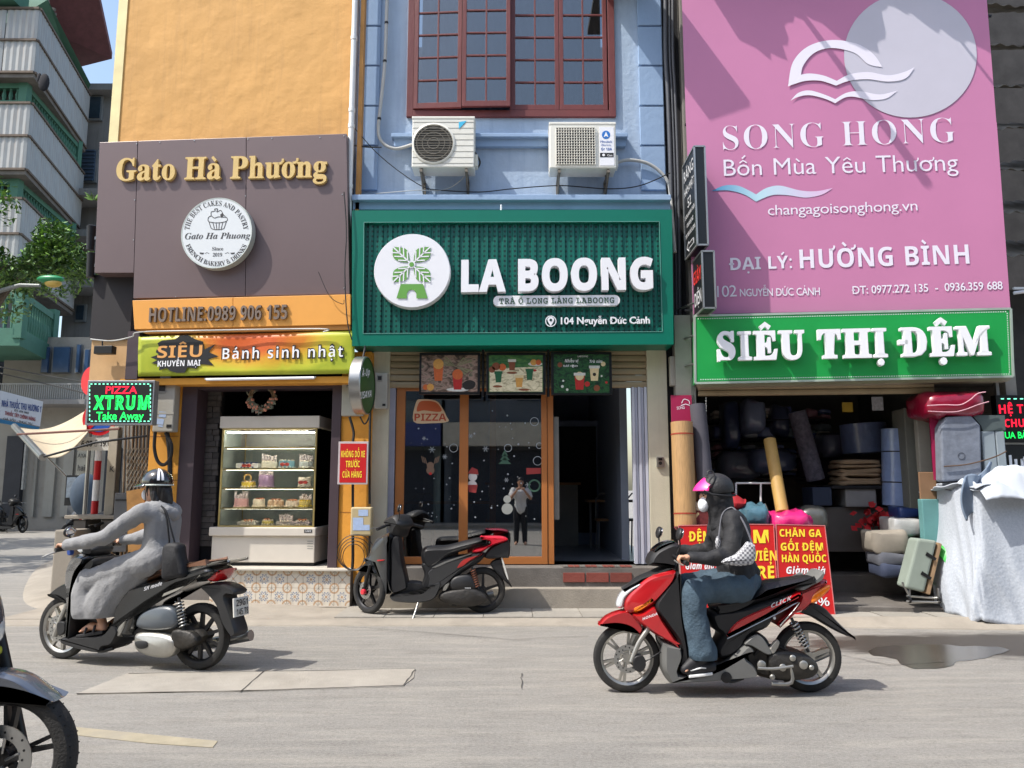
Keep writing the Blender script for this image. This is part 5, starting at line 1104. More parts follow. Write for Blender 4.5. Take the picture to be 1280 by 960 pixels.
# green sign
g2 = thing('shop_sign', 'long bright green sign with fat white raised letters over the mattress shop', 'sign')
m_g2 = M('bright_green', (22, 146, 66), .42, var=.04, vs=1.5)
MB().quad(S, [(870, 396), (1261, 387), (1264, 469.5), (871, 477)], .36, .0).build('face', m_g2, g2)
def rimq(a, c, w, n_, m): 
    MB().tube([S.px(*a, n_), S.px(*c, n_)], w, 4).build('trim', m, g2)
for a, c in (((868, 395), (1263, 386)), ((1263, 386), (1266, 470.5)), ((1266, 470.5), (869, 479)), ((869, 479), (868, 395))): rimq(a, c, .018, .355, M('trim_pale', (176, 190, 176), .4, .4))
b = MB()
for (a, c, n) in (((872, 398.5), (1259, 389.5), 130), ((1259, 391), (1262, 467), 26), ((1262, 467.5), (874, 474.5), 130)):
    for k in range(n): t_ = (k + .3) / n; u, v = a[0] + (c[0] - a[0]) * t_, a[1] + (c[1] - a[1]) * t_; b.add([S.px(u + x, v + y, .364) for x, y in ((-.6, -.6), (.6, -.6), (.6, .6), (-.6, .6))], [[0, 1, 2, 3]])
tag(b.build('led_dots', m_pw, g2), kind='stuff')
text('SIÊU THỊ ĐỆM', S, (896, 450.5), (1237, 443.5), 33, .41, .06, m_whp, g2, 'serif', bold=.03, split=True, markw=.2, track=.06, bev=.008)
MB().quad(S, [(872, 480), (1265, 472), (1262, 476), (876, 484)], .2, .0).build('soffit', M('soffit_beige', (150, 140, 120), .6), g2)
# unseen things added above the frame to throw shadows on the banner
aw = thing('shadow_awning', 'unseen ragged tin awning added above the pink banner to shade it', 'awning'); r_ = random.Random(9)
za = 8.55; a0, a1 = sx_(868, 0), sx_(1225, 0); b = MB(); n = 60; top = []; bot = []
for i in range(n + 1):
    s = a0 - .30 + (a1 + .4 - a0) * i / n; d = .70 + .10 * math.sin(i * .35) + r_.uniform(-.03, .03) + (.12 if i > n * .7 else 0)
    top.append(S.P(s, za + .25 + .012 * (i % 2), .0)); bot.append(S.P(s, za - .02 + .012 * (i % 2), d))
b.add(top + bot, [[i, i + 1, n + 2 + i, n + 1 + i] for i in range(n)]); b.build('sheet', M('tin_grey', (130, 130, 128), .5, .5, dirt=.4), aw, solid=.004)
for (u, v, p, w0, w1, lb_) in ((938, 8.45, 1.4, .012, .06, 'left'), (1100, 8.4, 1.15, .01, .02, 'right')):
    t = thing('shadow_arm', 'unseen metal rod added above the pink banner to cast a diagonal shadow, %s one' % lb_, 'bracket'); s = sx_(u, 0); MB().tube([S.P(s, v, 0), S.P(s, v, p)], [w0, w1], 6).build('arm', m_blk, t); MB().box(S.P(s, v, .01), (.1, .05, .1)).build('foot_plate', m_blk, t)  # rods added out of view, tapered to shape the slanting shadows
t = thing('balcony_slab', 'unseen concrete slab added above the blue house to shade the pink banner', 'slab'); MB().box((1.45, 9.1, 8.3), (.6, 1.1, .08)).build('slab', m_concd, t); MB().box((1.45, 9.68, 8.5), (.6, .06, .22)).build('upstand', m_concd, t)  # slab added out of view so its edge shades the banner's left side

# dark gap with pipes between the buildings, bracket signs
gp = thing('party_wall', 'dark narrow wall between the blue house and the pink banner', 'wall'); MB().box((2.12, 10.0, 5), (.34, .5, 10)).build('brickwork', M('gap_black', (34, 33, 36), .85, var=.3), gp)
for k, (u, r) in enumerate(((838, .03), (843, .018), (847, .022))): 
    t = thing('wall_conduit', ('thick', 'thin', 'medium')[k] + ' dark conduit running up the narrow gap left of the pink banner', 'pipe'); p = PL(0, 9.6, 0); cable([p.px(u + 3, 420), p.px(u + 1, 240), p.px(u - 3, 120), p.px(u - 6, 60), p.px(u - 6, -60)], r, M('conduit_grey', (72, 74, 80), .5), t, 'pipe', 8)
def sidesign(zlo, zhi, un, vf, lb_, name_, far_u, near_u):
    pass
sgm = M('sign_blackface', (26, 28, 30), .35, var=.1); ne = M('neon_tube', (196, 196, 198), .5, var=0)
def bracket_sign(y_near, y_far, xf, z0, z1, th, lb_):
    t = thing('bracket_sign', lb_, 'sign'); x1 = xf + th
    o = MB(); o.box((xf + th / 2, (y_near + y_far) / 2, (z0 + z1) / 2), (th, y_far - y_near, z1 - z0)); o.build('box', sgm, t)
    b = MB(); e = .014
    for x in (xf, x1):
        for y in (y_near, y_far): b.tube([(x, y, z0), (x, y, z1)], e, 4)
        for z in (z0, z1): b.tube([(x, y_near, z), (x, y_far, z)], e, 4)
    for y in (y_near, y_far):
        for z in (z0, z1): b.tube([(xf, y, z), (x1, y, z)], e, 4)
    b.build('trim', M('trim_silver', (170, 170, 168), .35, .7), t); return t, PVX(xf)
class PVX(PL):
    """face looking towards -x; 's' grows towards the camera"""
    def __init__(self, x): self.o = V((x, 0, 0)); self.n = V((-1, 0, 0)); self.d = V((0, -1, 0))
def place(pl, u, v, y):  # z for pixel row at given y on plane x = const
    r = ray(u, v); return 1.45 + r.z * (y / r.y)
# long sign: near edge at u~871..889 (front box side), far edge at u~845
yn = 8.75; xf = (872.5 - 640) / F * (yn * math.cos(PITCH) + 2.6 * math.sin(PITCH)) * 1.0
z1 = place(None, 872, 183, yn); z0 = place(None, 878, 306, yn)
t, pv = bracket_sign(yn, yn + .62, xf, z0, z1, .125, 'tall black bracket sign with white outlined dental clinic lettering and an arrow')
def vt(s, y0, y1, z, h, t, pv, m, style='bold', bold=0, markw=.13):
    """lettering on the x = const face, left end (far) at y0, right end (near) at y1"""
    lay = layout(s, style, bold, .03, markw); pts = [p for _, vs, _ in lay for p in vs]; a = min(p[0] for p in pts); c = max(p[0] for p in pts); b = MB()
    for ch, vs, fs in lay:
        if vs: b.add([pv.o + V((-.004, y0 + (y1 - y0) * (x - a) / (c - a), z + y * h)) for x, y in vs], fs)
    b.build('lettering', m, t)
H_ = z1 - z0; ya, yb = yn + .56, yn + .06
vt('RĂNG', ya, yb, z0 + H_ * .80, .14, t, pv, ne, 'sans', .01); vt('HÀM-MẶT', ya, yb, z0 + H_ * .645, .10, t, pv, ne, 'sans', .012); vt('52', yn + .4, yn + .22, z0 + H_ * .49, .12, t, pv, ne, 'sans', .01)
vt('LƯƠNG KHÁNH THIỆN', ya, yb, z0 + H_ * .40, .05, t, pv, ne, 'bold'); vt('CÔNG NGHỆ MỚI', yn + .48, yn + .14, z0 + H_ * .30, .05, t, pv, ne, 'bold'); vt('TẬN TÂM-CHẤT LƯỢNG', ya, yb, z0 + H_ * .20, .05, t, pv, ne, 'bold')
b = MB(); zz = z0 + H_ * .09; pts = [(yn + .5, zz), (yn + .40, zz + .06), (yn + .40, zz + .03), (yn + .16, zz + .03), (yn + .16, zz - .03), (yn + .40, zz - .03), (yn + .40, zz - .06), (yn + .5, zz)]
b.tube([(xf - .004, y, z) for y, z in pts], .006, 4); b.build('arrow_print', ne, t)
z3 = place(None, 880, 314, yn); z4 = place(None, 880, 385, yn)
t, pv = bracket_sign(yn, yn + .5, xf + .05, z4, z3, .14, 'short black bracket sign with red and white outlined lettering under the tall one')
vt('GIÀY', yn + .44, yn + .06, z4 + (z3 - z4) * .55, .16, t, pv, M('neon_red', (206, 50, 44), .5, var=0), 'bold'); vt('ĐIỆN', yn + .42, yn + .08, z4 + (z3 - z4) * .15, .16, t, pv, ne, 'sans', .02)
for z in (2.95, 3.3, 3.7): MB().tube([(2.05, 9.75, z), (xf + .06, 9.2, z)], .014, 6).build('arm', m_steel, t)
t = thing('cable_junction', 'grey tilted junction box in the gap between the two shops', 'electrical box'); MB().pbox(PL(0, 9.55, 0), 838, 445, 852, 482, 0, -.1).build('housing', M('meter_grey'), t, bev=.01); cable([PL(0, 9.5, 0).px(*p) for p in ((853, 395), (850, 430), (858, 470), (850, 500), (846, 640))], .02, m_cab, t, 'cable')

# ---------------------------------------------------------------- goods
def soft(pl, u0, v0, u1, v1, off, dep, name, mat, par, p=.4, amp=.012, fr=6, seg=22, seed=0, droop=0):
    um, vm = (u0 + u1) / 2, (v0 + v1) / 2; s0 = pl.loc(u0, vm, off)[0]; s1 = pl.loc(u1, vm, off)[0]; z1 = pl.loc(um, v0, off)[1]; z0 = pl.loc(um, v1, off)[1]
    c = pl.P((s0 + s1) / 2, (z0 + z1) / 2, off - dep / 2); rx, ry, rz = (s1 - s0) / 2, dep / 2, (z1 - z0) / 2; sp_ = lambda q: math.copysign(abs(q) ** p, q); b = MB(); rs = []; n = 12
    for i in range(1, n):
        t = math.pi * i / n - math.pi / 2; ring = []
        for j in range(seg):
            a = 2 * math.pi * j / seg; q = V((rx * sp_(math.cos(t)) * sp_(math.cos(a)), ry * sp_(math.cos(t)) * sp_(math.sin(a)), rz * sp_(math.sin(t))))
            w_ = noise.noise(V((q.x * fr + seed, q.y * fr, q.z * fr * 1.5))) * amp * 2; ring.append(c + pl.d * (q.x * (1 + w_)) - pl.n * q.y + V((0, 0, q.z + w_ - droop * (q.x / rx) ** 2 * rz)))
        rs.append(ring)
    b.loft(rs, True); return b.build(name, mat, par, smooth=60)
m_plast = lambda n, c, r=.28: M(n, tuple(min(235, int(x * (1.5 if n[:4] in ('bund', 'pack', 'roll') else 1))) for x in c), r, var=.12, vs=6, bump=1.2, bs=9, coat=.4)
def sth(name, lb_, cat, u0, v0, u1, v1, off, dep, mat, part='body', group=None, **k): t = thing(name, lb_, cat, group); soft(S, u0, v0, u1, v1, off, dep, part, mat, t, **k); return t
def bxs(name, lb_, cat, u0, v0, u1, v1, off, dep, mat, part='body', group=None, bev=.01): t = thing(name, lb_, cat, group); MB().pbox(S, u0, v0, u1, v1, off, off - dep).build(part, mat, t, bev=bev); return t
def roll(name, lb_, cat, a, c, off, r, mat, ties=(), tm=None, off2=None):
    t = thing(name, lb_, cat); p, q = S.px(*a, off if off2 is None else off2), S.px(*c, off); ax = (q - p); b = MB(); b.lathe(p, ax, [(.01, 0), (r * .6, 0), (r * .62, -.01), (r, 0), (r, ax.length), (.01, ax.length)], 22); b.build('roll', mat, t, smooth=40)
    for k in ties: MB().lathe(p + ax * k, ax, [(r + .004, -.008), (r + .004, .008)], 20, caps=False).build('tie', tm or m_red, t)
    return t
m_bam = M('bamboo', (168, 132, 88), .6, var=.2, vs=14, stretch=(6, 6, .4)); m_gfel = M('grey_felt', (74, 72, 80), .9, var=.15)
b_ = thing('crimson_poster', 'crimson upright poster with a small wave logo at the left edge of the mattress shop', 'poster'); m_crm = M('crimson', (150, 22, 70), .5, var=.06)
MB().pbox(S, 841, 494, 871, 660, .02, -.03).build('sheet', m_crm, b_); text('SONG', S, (846, 512), (856, 511), 3.6, .02, .003, m_pt, b_); b = MB(); line(S, curve([(852, 504), (855, 499), (861, 501), (862, 505)], 4, False), .9, .024, b); line(S, [(851, 507), (857, 505), (863, 507)], .9, .024, b); b.build('logo_print', m_pt, b_)
roll('bamboo_mat_roll', 'tan bamboo mat roll tied with red string leaning at the left of the mattress shop', 'mat', (857, 658), (852, 528), .30, .13, m_bam, (.12, .88), M('red_string', (150, 50, 30), .7), off2=.38)
roll('bamboo_mat_roll', 'narrower bamboo mat roll standing behind the thick one', 'mat', (871, 650), (866, 530), .12, .06, m_bam, (.2, .6), M('red_string'), off2=.18)
roll('carpet_roll', 'dark grey carpet roll leaning beside the bamboo mats', 'carpet', (885, 640), (872, 506), .16, .095, m_gfel, (), None, off2=.3)
t = thing('hanging_chain', 'white plastic chain hanging at the left of the mattress shop opening', 'chain'); b = MB()
for k in range(22): c = S.px(882.5, 498 + k * 3.1, .0); b.ell(c, (.011 if k % 2 else .006, .006, .014), 6, 4)
tag(b.build('links', m_wht, t), kind='stuff')
roll('wood_plank', 'pale wooden plank leaning inside the mattress shop', 'plank', (978, 640), (962, 550), -.3, .075, M('plank_wood', (176, 140, 78), .6, var=.12, stretch=(5, 5, .5)), (), None, off2=.1)
bt = thing('pattern_box', 'maroon patterned chest with a lace edge under the bamboo mats', 'chest'); MB().pbox(S, 847, 628, 897, 664, .42, .1).build('body', M('maroon_brocade', (98, 34, 34), .8, var=.4, vs=40), bt, bev=.01); MB().pbox(S, 846, 628, 898, 638, .428, .09).build('lace_edge', M('lace', (140, 122, 104), .9, var=.5, vs=60), bt)
b = MB()
for k in range(5):
    for j in range(5 - k): x = 858 + k * 1.8 + j * 3.6; b.add([S.px(a, c, .424) for a, c in ((x, 640 + k * 2.4), (x + 1.8, 642.4 + k * 2.4), (x, 644.8 + k * 2.4), (x - 1.8, 642.4 + k * 2.4))], [[0, 1, 2, 3]])
tag(b.build('diamond_print', M('lace_pale', (196, 176, 130), .9), bt), kind='stuff')
sth('plastic_bag', 'blue-grey stuffed plastic bag behind the red boards', 'bag', 925, 630, 967, 662, .32, .45, m_plast('bag_teal', (74, 108, 122)), p=.75, amp=.035, fr=9, seg=34); sth('plastic_bag', 'bright magenta stuffed plastic bag behind the right red board', 'bag', 963, 639, 1022, 668, .35, .5, m_plast('bag_pink', (206, 40, 112)), p=.75, amp=.03, fr=9, seg=34)
sth('plastic_bag', 'dark grey stuffed bag behind the magenta bag', 'bag', 1000, 632, 1040, 668, -.1, .4, m_plast('bag_grey', (84, 84, 80)), p=.7); sth('red_bundle', 'small red cloth bundle beside the blue-grey bag', 'bundle', 914, 618, 935, 640, .2, .3, M('red_cloth', (150, 20, 30), .8), p=.8, amp=.05)
t = thing('metal_rack', 'white tube rack behind the bags in the mattress shop', 'rack'); b = MB()
for a, c in (((920, 604), (972, 604)), ((920, 604), (920, 650)), ((951, 604), (951, 650)), ((972, 604), (972, 650))): b.tube([S.px(*a, -.2), S.px(*c, -.2)], .012, 6)
b.build('frame', m_wht, t)
m_lay = M('blanket_tan', (150, 126, 100), .9, var=.12, vs=8)
z = 607
for k in range(6): sth('folded_blanket', 'tan folded blanket, number %s from the bottom of the tall pile' % ('one', 'two', 'three', 'four', 'five', 'six')[k], 'blanket', 1050 + (k % 2) * 1.5, z - 5.6, 1106 - (k % 3), z, -.9, .6, m_lay, group='folded tan blankets piled in the mattress shop', p=.3, seg=18, seed=k, amp=.02); z -= 5.4
bxs('storage_box', 'pale grey striped storage box under the tan blankets', 'box', 1057, 611, 1096, 634, -.9, .5, M('box_pale', (134, 132, 132), .7), bev=.02); bxs('shelf_unit', 'dark shelf unit carrying the blanket pile', 'shelf', 1040, 607, 1112, 611, -.85, .7, m_dark); bxs('storage_box', 'dark blue storage box left of the pale grey one', 'box', 1016, 609, 1040, 632, -.9, .5, M('box_navy', (40, 50, 72), .7))
bxs('cabinet', 'low dark cabinet below the storage boxes', 'cabinet', 1012, 634, 1112, 690, -1.0, .6, M('cabinet_dark', (84, 78, 74), .6))
roll('mattress_roll', 'blue-grey rolled mattress in plastic standing behind the blankets', 'mattress', (1123, 632), (1121, 537), -.8, .19, m_plast('roll_blue', (84, 96, 122)), (.3, .7), m_cab); roll('mattress_roll', 'dusky blue rolled mattress higher on the rear shelf', 'mattress', (1082, 566), (1078, 530), -1.4, .3, m_plast('roll_blue2', (58, 66, 88)))
roll('carpet_roll', 'grey patterned carpet roll leaning at the back of the shop', 'carpet', (1020, 600), (996, 515), -1.2, .12, M('carpet_pat', (92, 88, 100), .9, var=.4, vs=20))
for k, (u0, v0, u1, v1, c, l) in enumerate(((930, 498, 960, 540, (74, 80, 96), 'slate blue'), (905, 500, 928, 560, (34, 40, 60), 'navy'), (965, 505, 990, 545, (44, 48, 66), 'dark blue'), (1030, 540, 1060, 572, (60, 62, 74), 'grey blue'), (900, 562, 955, 600, (58, 60, 70), 'charcoal'), (1000, 572, 1048, 604, (52, 40, 44), 'brown'), (940, 560, 1000, 590, (54, 60, 78), 'greyish blue'), (895, 600, 918, 630, (70, 60, 54), 'dull brown'))):
    sth('bedding_bundle', '%s bedding bundle stacked deep inside the mattress shop' % l, 'bundle', u0, v0, u1, v1, -1.6 - (k % 3) * .3, .6, m_plast('bund_%d' % k, c), p=.5, seed=k * 3, amp=.03)
bxs('price_card', 'small yellow price card hanging inside the mattress shop', 'card', 1053, 503, 1066, 515, -.6, .01, M('card_yellow', (160, 130, 30), .6), 'card', bev=0); bxs('price_card', 'white printed card hanging inside the mattress shop', 'card', 1090, 496, 1104, 513, -.6, .01, M('card_white', (170, 172, 176), .6, var=.3, vs=30), 'card', bev=0)
sth('folded_sheets', 'white plastic wrapped folded sheets on the floor pile', 'bedding', 1116, 648, 1158, 672, -.1, .5, m_plast('wrap_white', (168, 168, 166)), p=.35, amp=.03); sth('folded_sheets', 'beige folded sheets below the white ones', 'bedding', 1092, 664, 1140, 694, .0, .5, M('sheet_beige', (140, 132, 120), .9, var=.15), p=.35, amp=.04); sth('folded_sheets', 'grey folded sheets beside the wheeled bag', 'bedding', 1098, 692, 1146, 708, .0, .5, M('sheet_grey', (92, 94, 102), .9, var=.2), p=.3, amp=.03); sth('folded_sheets', 'dark blue folded sheets at the foot of the pile', 'bedding', 1102, 706, 1146, 722, .02, .5, M('sheet_blue', (56, 64, 86), .8, var=.2), p=.3, amp=.02)
sth('blue_basket', 'dark blue plastic tub above the white sheets', 'basket', 1124, 634, 1152, 648, -.3, .4, M('tub_blue', (34, 54, 104), .4), p=.3)
r_ = random.Random(4); t = thing('red_flower_bunch', 'bunch of red artificial flowers in the dark of the mattress shop', 'flowers'); b = MB()
for k in range(60): c = S.px(1092 + r_.gauss(0, 12), 650 + r_.gauss(0, 8), -.7 + r_.uniform(-.1, .1)); e = V((r_.uniform(-1, 1), r_.uniform(-1, 1), r_.uniform(-1, 1))).normalized() * .05; f_ = e.orthogonal() * .8; b.add([c - e, c + f_, c + e, c - f_], [[0, 1, 2, 3]])
tag(b.build('petals', M('flower_red', (170, 24, 30), .7, var=.3), t), kind='stuff')
bxs('cardboard_sheet', 'brown cardboard sheet standing behind the quilt covered pile', 'cardboard', 1150, 590, 1172, 640, .02, .03, M('cardboard', (128, 98, 72), .9)); bxs('foam_board', 'white edged teal foam board standing beside the wheeled bag', 'board', 1154, 624, 1182, 682, .08, .12, M('teal_board', (92, 140, 140), .6)); 
bxs('wall_board', 'tall off-white board at the right inside wall of the mattress shop', 'panel', 1147, 494, 1163, 590, -.2, .1, M('panel_white', (140, 136, 126), .7)); bxs('white_cabinet', 'narrow grey cabinet with green hooks next to the white panel', 'cabinet', 1134, 510, 1148, 640, -.4, .4, M('cab_grey', (104, 104, 96), .7))
bxs('crimson_banner', 'narrow crimson banner strip beside the grey mattress', 'banner', 1165, 520, 1178, 600, .12, .02, m_crm, bev=0)
r_ = random.Random(31)
for row, v in enumerate((524, 548, 572, 596)):
    u = 893; pi = 0
    while u < 1035:
        w_ = r_.uniform(12, 24); h = r_.uniform(10, 19); n = r_.choice((1, 2, 3))
        for k in range(n):
            ci = r_.randrange(7)
            t = sth('bedding_packet', '%s bedding packet, %s in %s pile from the left, %s wall shelf' % (('pale blue', 'beige', 'deep blue', 'plum', 'grey-green', 'pale grey', 'indigo')[ci], ('lowest', 'second up', 'third up')[k], ('first', 'second', 'third', 'fourth', 'fifth', 'sixth', 'seventh', 'eighth', 'ninth', 'tenth', 'eleventh', 'twelfth', 'thirteenth')[pi], ('top', 'second', 'third', 'lowest')[row]), 'bedding', u, v - h * (k + 1) / n + .4, u + w_ - 1, v - h * k / n, -2.4 + r_.uniform(-.1, .1), .5, m_plast('pack_%d' % ci, [(112, 120, 150), (150, 144, 136), (84, 92, 128), (120, 84, 92), (92, 100, 104), (160, 156, 160), (70, 78, 110)][ci]), group='folded bedding packets at the back of the mattress shop', p=.35, seg=14, seed=u, amp=.02)
        u += w_; pi += 1
    bxs('wall_shelf', 'dark wall shelf with bedding packets, %s row' % ('top', 'second', 'third', 'lowest')[row], 'shelf', 890, v, 1038, v + 1.5, -2.2, .7, m_dark, bev=0)
# magenta packed mattress
t = sth('packed_quilt', 'dark red plastic packed quilt with white piping on top of the mattresses', 'bedding', 1157, 488, 1238, 521, .35, .7, m_plast('quilt_red', (132, 14, 44), .3), p=.45, amp=.025, fr=8, seg=34); cable([S.px(*p, .37) for p in ((1159, 507), (1180, 506), (1200, 506), (1212, 500), (1222, 492), (1232, 490))], .007, M('piping_pale', (200, 150, 160), .5), t, 'piping', 5); cable([S.px(*p, .37) for p in ((1160, 514), (1190, 515), (1206, 512), (1222, 506), (1236, 502))], .006, M('piping_pale'), t, 'piping', 5)
t = thing('grey_mattress', 'grey quilted mattress with cut corners standing on the pile', 'mattress'); m_mt = M('mattress_grey', (112, 118, 130), .8, var=.18, vs=9, bump=.8, bs=12)
MB().quad(S, [(1183, 521), (1214, 519), (1226, 532), (1228, 600), (1178, 602), (1176, 534)], .30, .12).build('cover', m_mt, t, bev=.02); b = MB(); annulus(b, S, 1202, 570, 4.5, 3.9, .302, 18, .003); b.build('logo_print', M('mattress_ink', (70, 74, 84), .8), t)
MB().quad(S, [(1215, 519), (1256, 519), (1257, 538), (1229, 539), (1226.5, 532)], .26, .05).build('side_flap', M('mattress_dark', (74, 84, 84), .8), t)
for k, (a, c) in enumerate(((1229.5, 1246), (1247, 1258))): bxs('foam_block', ('wide', 'narrow')[k] + ' pale grey foam block beside the grey mattress', 'foam', a, 539, c, 602, .26, .3, M('foam_grey', (136, 146, 152), .8, var=.1))
t = thing('rope', 'brown rope tied round the mattress and foam blocks', 'rope'); cable([S.px(*p, .33) for p in ((1180, 583), (1205, 581), (1228, 576), (1246, 570), (1258, 564))], .008, M('rope_brown', (86, 66, 52), .9), t, 'rope', 5)
# wheeled bag and folding chair
t = thing('trolley_bag', 'grey-green wheeled trolley bag tipped against the pile with black straps', 'bag'); m_tb = M('bag_greygreen', (132, 142, 132), .75, var=.1)
MB().quad(S, [(1147, 673), (1172, 676), (1156, 741), (1131, 735)], .42, .16).build('body', m_tb, t, bev=.03, seg=3); MB().quad(S, [(1173, 678), (1178, 680), (1163, 744), (1157, 742)], .40, .2).build('side_panel', M('bag_brown', (150, 122, 92), .8), t, bev=.01)
for a in (((1159, 690), (1171, 698), (1169, 701), (1157, 694)), ((1153, 714), (1165, 722), (1163, 725), (1151, 718))): MB().quad(S, a, .43, .42).build('strap', m_blk, t)
t = thing('green_tub', 'bright green plastic tub leaning behind the trolley bag', 'tub'); b = MB(); c = S.px(1174, 710, .2); b.lathe(c, V((1, .2, .2)), [(.2, -.05), (.26, .0), (.27, .04), (.25, .04), (.18, -.04)], 26, caps=False); b.build('shell', M('plastic_green', (60, 170, 70), .4), t, smooth=50)
t = thing('folding_trolley', 'silver folding trolley frame under the bag', 'trolley'); b = MB()
for p in (((1133, 745), (1172, 748)), ((1137, 722), (1137, 752)), ((1172, 735), (1174, 752)), ((1133, 752), (1176, 753)), ((1128, 728), (1137, 745))): b.tube([S.px(*p[0], .38), S.px(*p[1], .38)], .013, 6)
b.build('frame', m_steel, t)
for u in (1137, 1174): MB().lathe(S.px(u, 750, .40), S.d, [(.035, -.01), (.035, .01)], 14).build('wheel', m_blk, t)
# quilt covered heap
t = thing('quilt_covered_heap', 'tall heap of goods under a pale quilted cover at the right edge', 'covered heap')
def qn(n, b):
    N = n.nodes; L = n.links; tc = N.new('ShaderNodeTexCoord'); v = N.new('ShaderNodeTexVoronoi'); v.feature = 'SMOOTH_F1'; v.inputs['Scale'].default_value = 34; L.new(tc.outputs['Object'], v.inputs['Vector']); bp = N.new('ShaderNodeBump'); bp.inputs['Strength'].default_value = .5; bp.inputs['Distance'].default_value = .006; bp.invert = True
    L.new(v.outputs['Distance'], bp.inputs['Height']); L.new(bp.outputs[0], b.inputs['Normal']); nz = N.new('ShaderNodeTexNoise'); nz.inputs['Scale'].default_value = 60; L.new(tc.outputs['Object'], nz.inputs[0]); mx = N.new('ShaderNodeMix'); mx.data_type = 'RGBA'; mx.inputs['A'].default_value = (*srgb((152, 160, 172)), 1); mx.inputs['B'].default_value = (*srgb((192, 197, 204)), 1); L.new(nz.outputs[0], mx.inputs['Factor']); L.new(mx.outputs['Result'], b.inputs['Base Color'])
m_q = node_mat('quilted_cloth', qn, .85)
c0 = V((4.75, 8.72, 0)); W0, W1 = .0, 1.75
def heap(a, h):
    """a runs round the heap's left, front and right side; h from floor to top"""
    path = [(1.0, 1.25), (.05, 1.2), (.0, .75), (.02, .45), (.10, .38), (.6, .30), (1.2, .22), (1.7, .2), (1.75, .8)]
    q = a * (len(path) - 1); i = min(int(q), len(path) - 2); f = q - i; x = path[i][0] * (1 - f) + path[i + 1][0] * f; y = path[i][1] * (1 - f) + path[i + 1][1] * f
    fl = (1 - h) ** 1.6; fold = math.sin(a * 30 + 2 * math.sin(h * 3)) * .022 + noise.noise(V((a * 9, h * 1.6, 2))) * .09 - .05 * abs(noise.noise(V((a * 16 + h * 2, h * 2.5, 7))))
    cx, cy = .9, .9; dx, dy = x - cx, y - cy; l = math.hypot(dx, dy); k = 1 + (.10 * fl + fold * (.35 + fl)) / l
    z = .05 + h * (1.42 + .05 * math.sin(a * 20)); 
    return V((4.92 + cx + dx * k * (1 - .03 * h), 7.95 + cy + dy * k, z + (.03 * math.sin(a * 30) * (1 - h))))
MB().grid(heap, 150, 34).build('cover', m_q, t, smooth=80, solid=.012)
def topf(a, c): x, y = a * 1.78, c * 1.2; return V((4.92 + x - .02 + .06 * math.sin(c * 9), 8.2 + y, 1.44 + .05 * noise.noise(V((x * 4, y * 4, 0))) + .03 * math.sin(x * 6 + y * 4)))
MB().grid(topf, 40, 26).build('cover_top', m_q, t, smooth=80, solid=.012)
t = thing('crumpled_sheet', 'crumpled white sheet thrown over the top of the quilted heap', 'sheet'); m_sh = M('sheet_white', (184, 190, 198), .8, var=.05)
def crump(a, c):
    x, y = a * 1.15, c * .7; rdg = abs(noise.noise(V((x * 3.2, y * 5 + x * 2, 1)))) * .22 + .12 * math.sin(math.pi * a) * math.sin(math.pi * c) ** .6 + .05 * abs(noise.noise(V((x * 9, y * 9, 4)))); ed = min(a, c, 1 - a) * 5
    return V((4.96 + x, 8.12 + y, 1.42 + rdg * min(1, .3 + ed) - .1 * max(0, .14 - c) / .14))
MB().grid(crump, 70, 46).build('cloth', m_sh, t, smooth=80, solid=.01)
t = thing('grey_blanket', 'blue-grey blanket hanging off the left corner of the quilted heap', 'blanket'); MB().grid(lambda a, c: V((4.88 + a * .5 - .05 * math.sin(c * 3), 8.35 + .28 * a + .03 * math.sin(a * 14), 1.72 - .2 * (1 - a) - c * .42 + .04 * math.sin(a * 9))), 30, 20).build('cloth', M('blanket_bluegrey', (112, 126, 144), .85, var=.15, vs=8), t, smooth=80, solid=.02)

# red sale boards
def saleboard(pts, off, lb_, lines):
    t = thing('sale_board', lb_, 'sale board', 'red sale boards leaning before the mattress shop'); MB().quad(S, pts, off, off - .03).build('board', m_red, t)
    c = [S.px(u, v, off + .001) for u, v in pts]; b = MB()
    for k in range(4): b.tube([c[k], c[(k + 1) % 4]], .006, 4)
    b.build('edge', M('edge_pale', (200, 120, 120), .5), t)
    for (s, a, e, cap, m, sty) in lines: text(s, S, a, e, cap, off + .003, .002, m, t, sty, markw=.15, bold=.012)
saleboard([(848, 657), (893, 656), (897, 769), (853, 770)], .55, 'red sale board with yellow and white lettering, leftmost, partly behind the rider', [('ĐỆM', (861, 676.5), (889, 676), 12, m_yel, 'bold'), ('BÔNG', (857, 694), (889, 693.4), 10, m_yel, 'bold'), ('Giảm giá', (857, 711.5), (893, 711), 8, m_pw, 'bi'), ('30%', (860, 730), (890, 729.5), 13, m_pw, 'bold'), ('100%', (862, 752), (892, 752), 10, m_pw, 'bold')])
saleboard([(899, 655), (967, 655.5), (973, 768), (901, 769)], .5, 'red sale board with yellow lettering, in the middle behind the rider', [('ĐỆM', (908, 679), (961, 678.5), 16, m_yel, 'bold'), ('SINH VIÊN', (903, 701), (971, 700.4), 12, m_yel, 'bold'), ('GIÁ RẺ', (908, 723), (968, 722.5), 15, m_yel, 'bold'), ('150K', (915, 750), (960, 750), 14, m_pw, 'bold')])
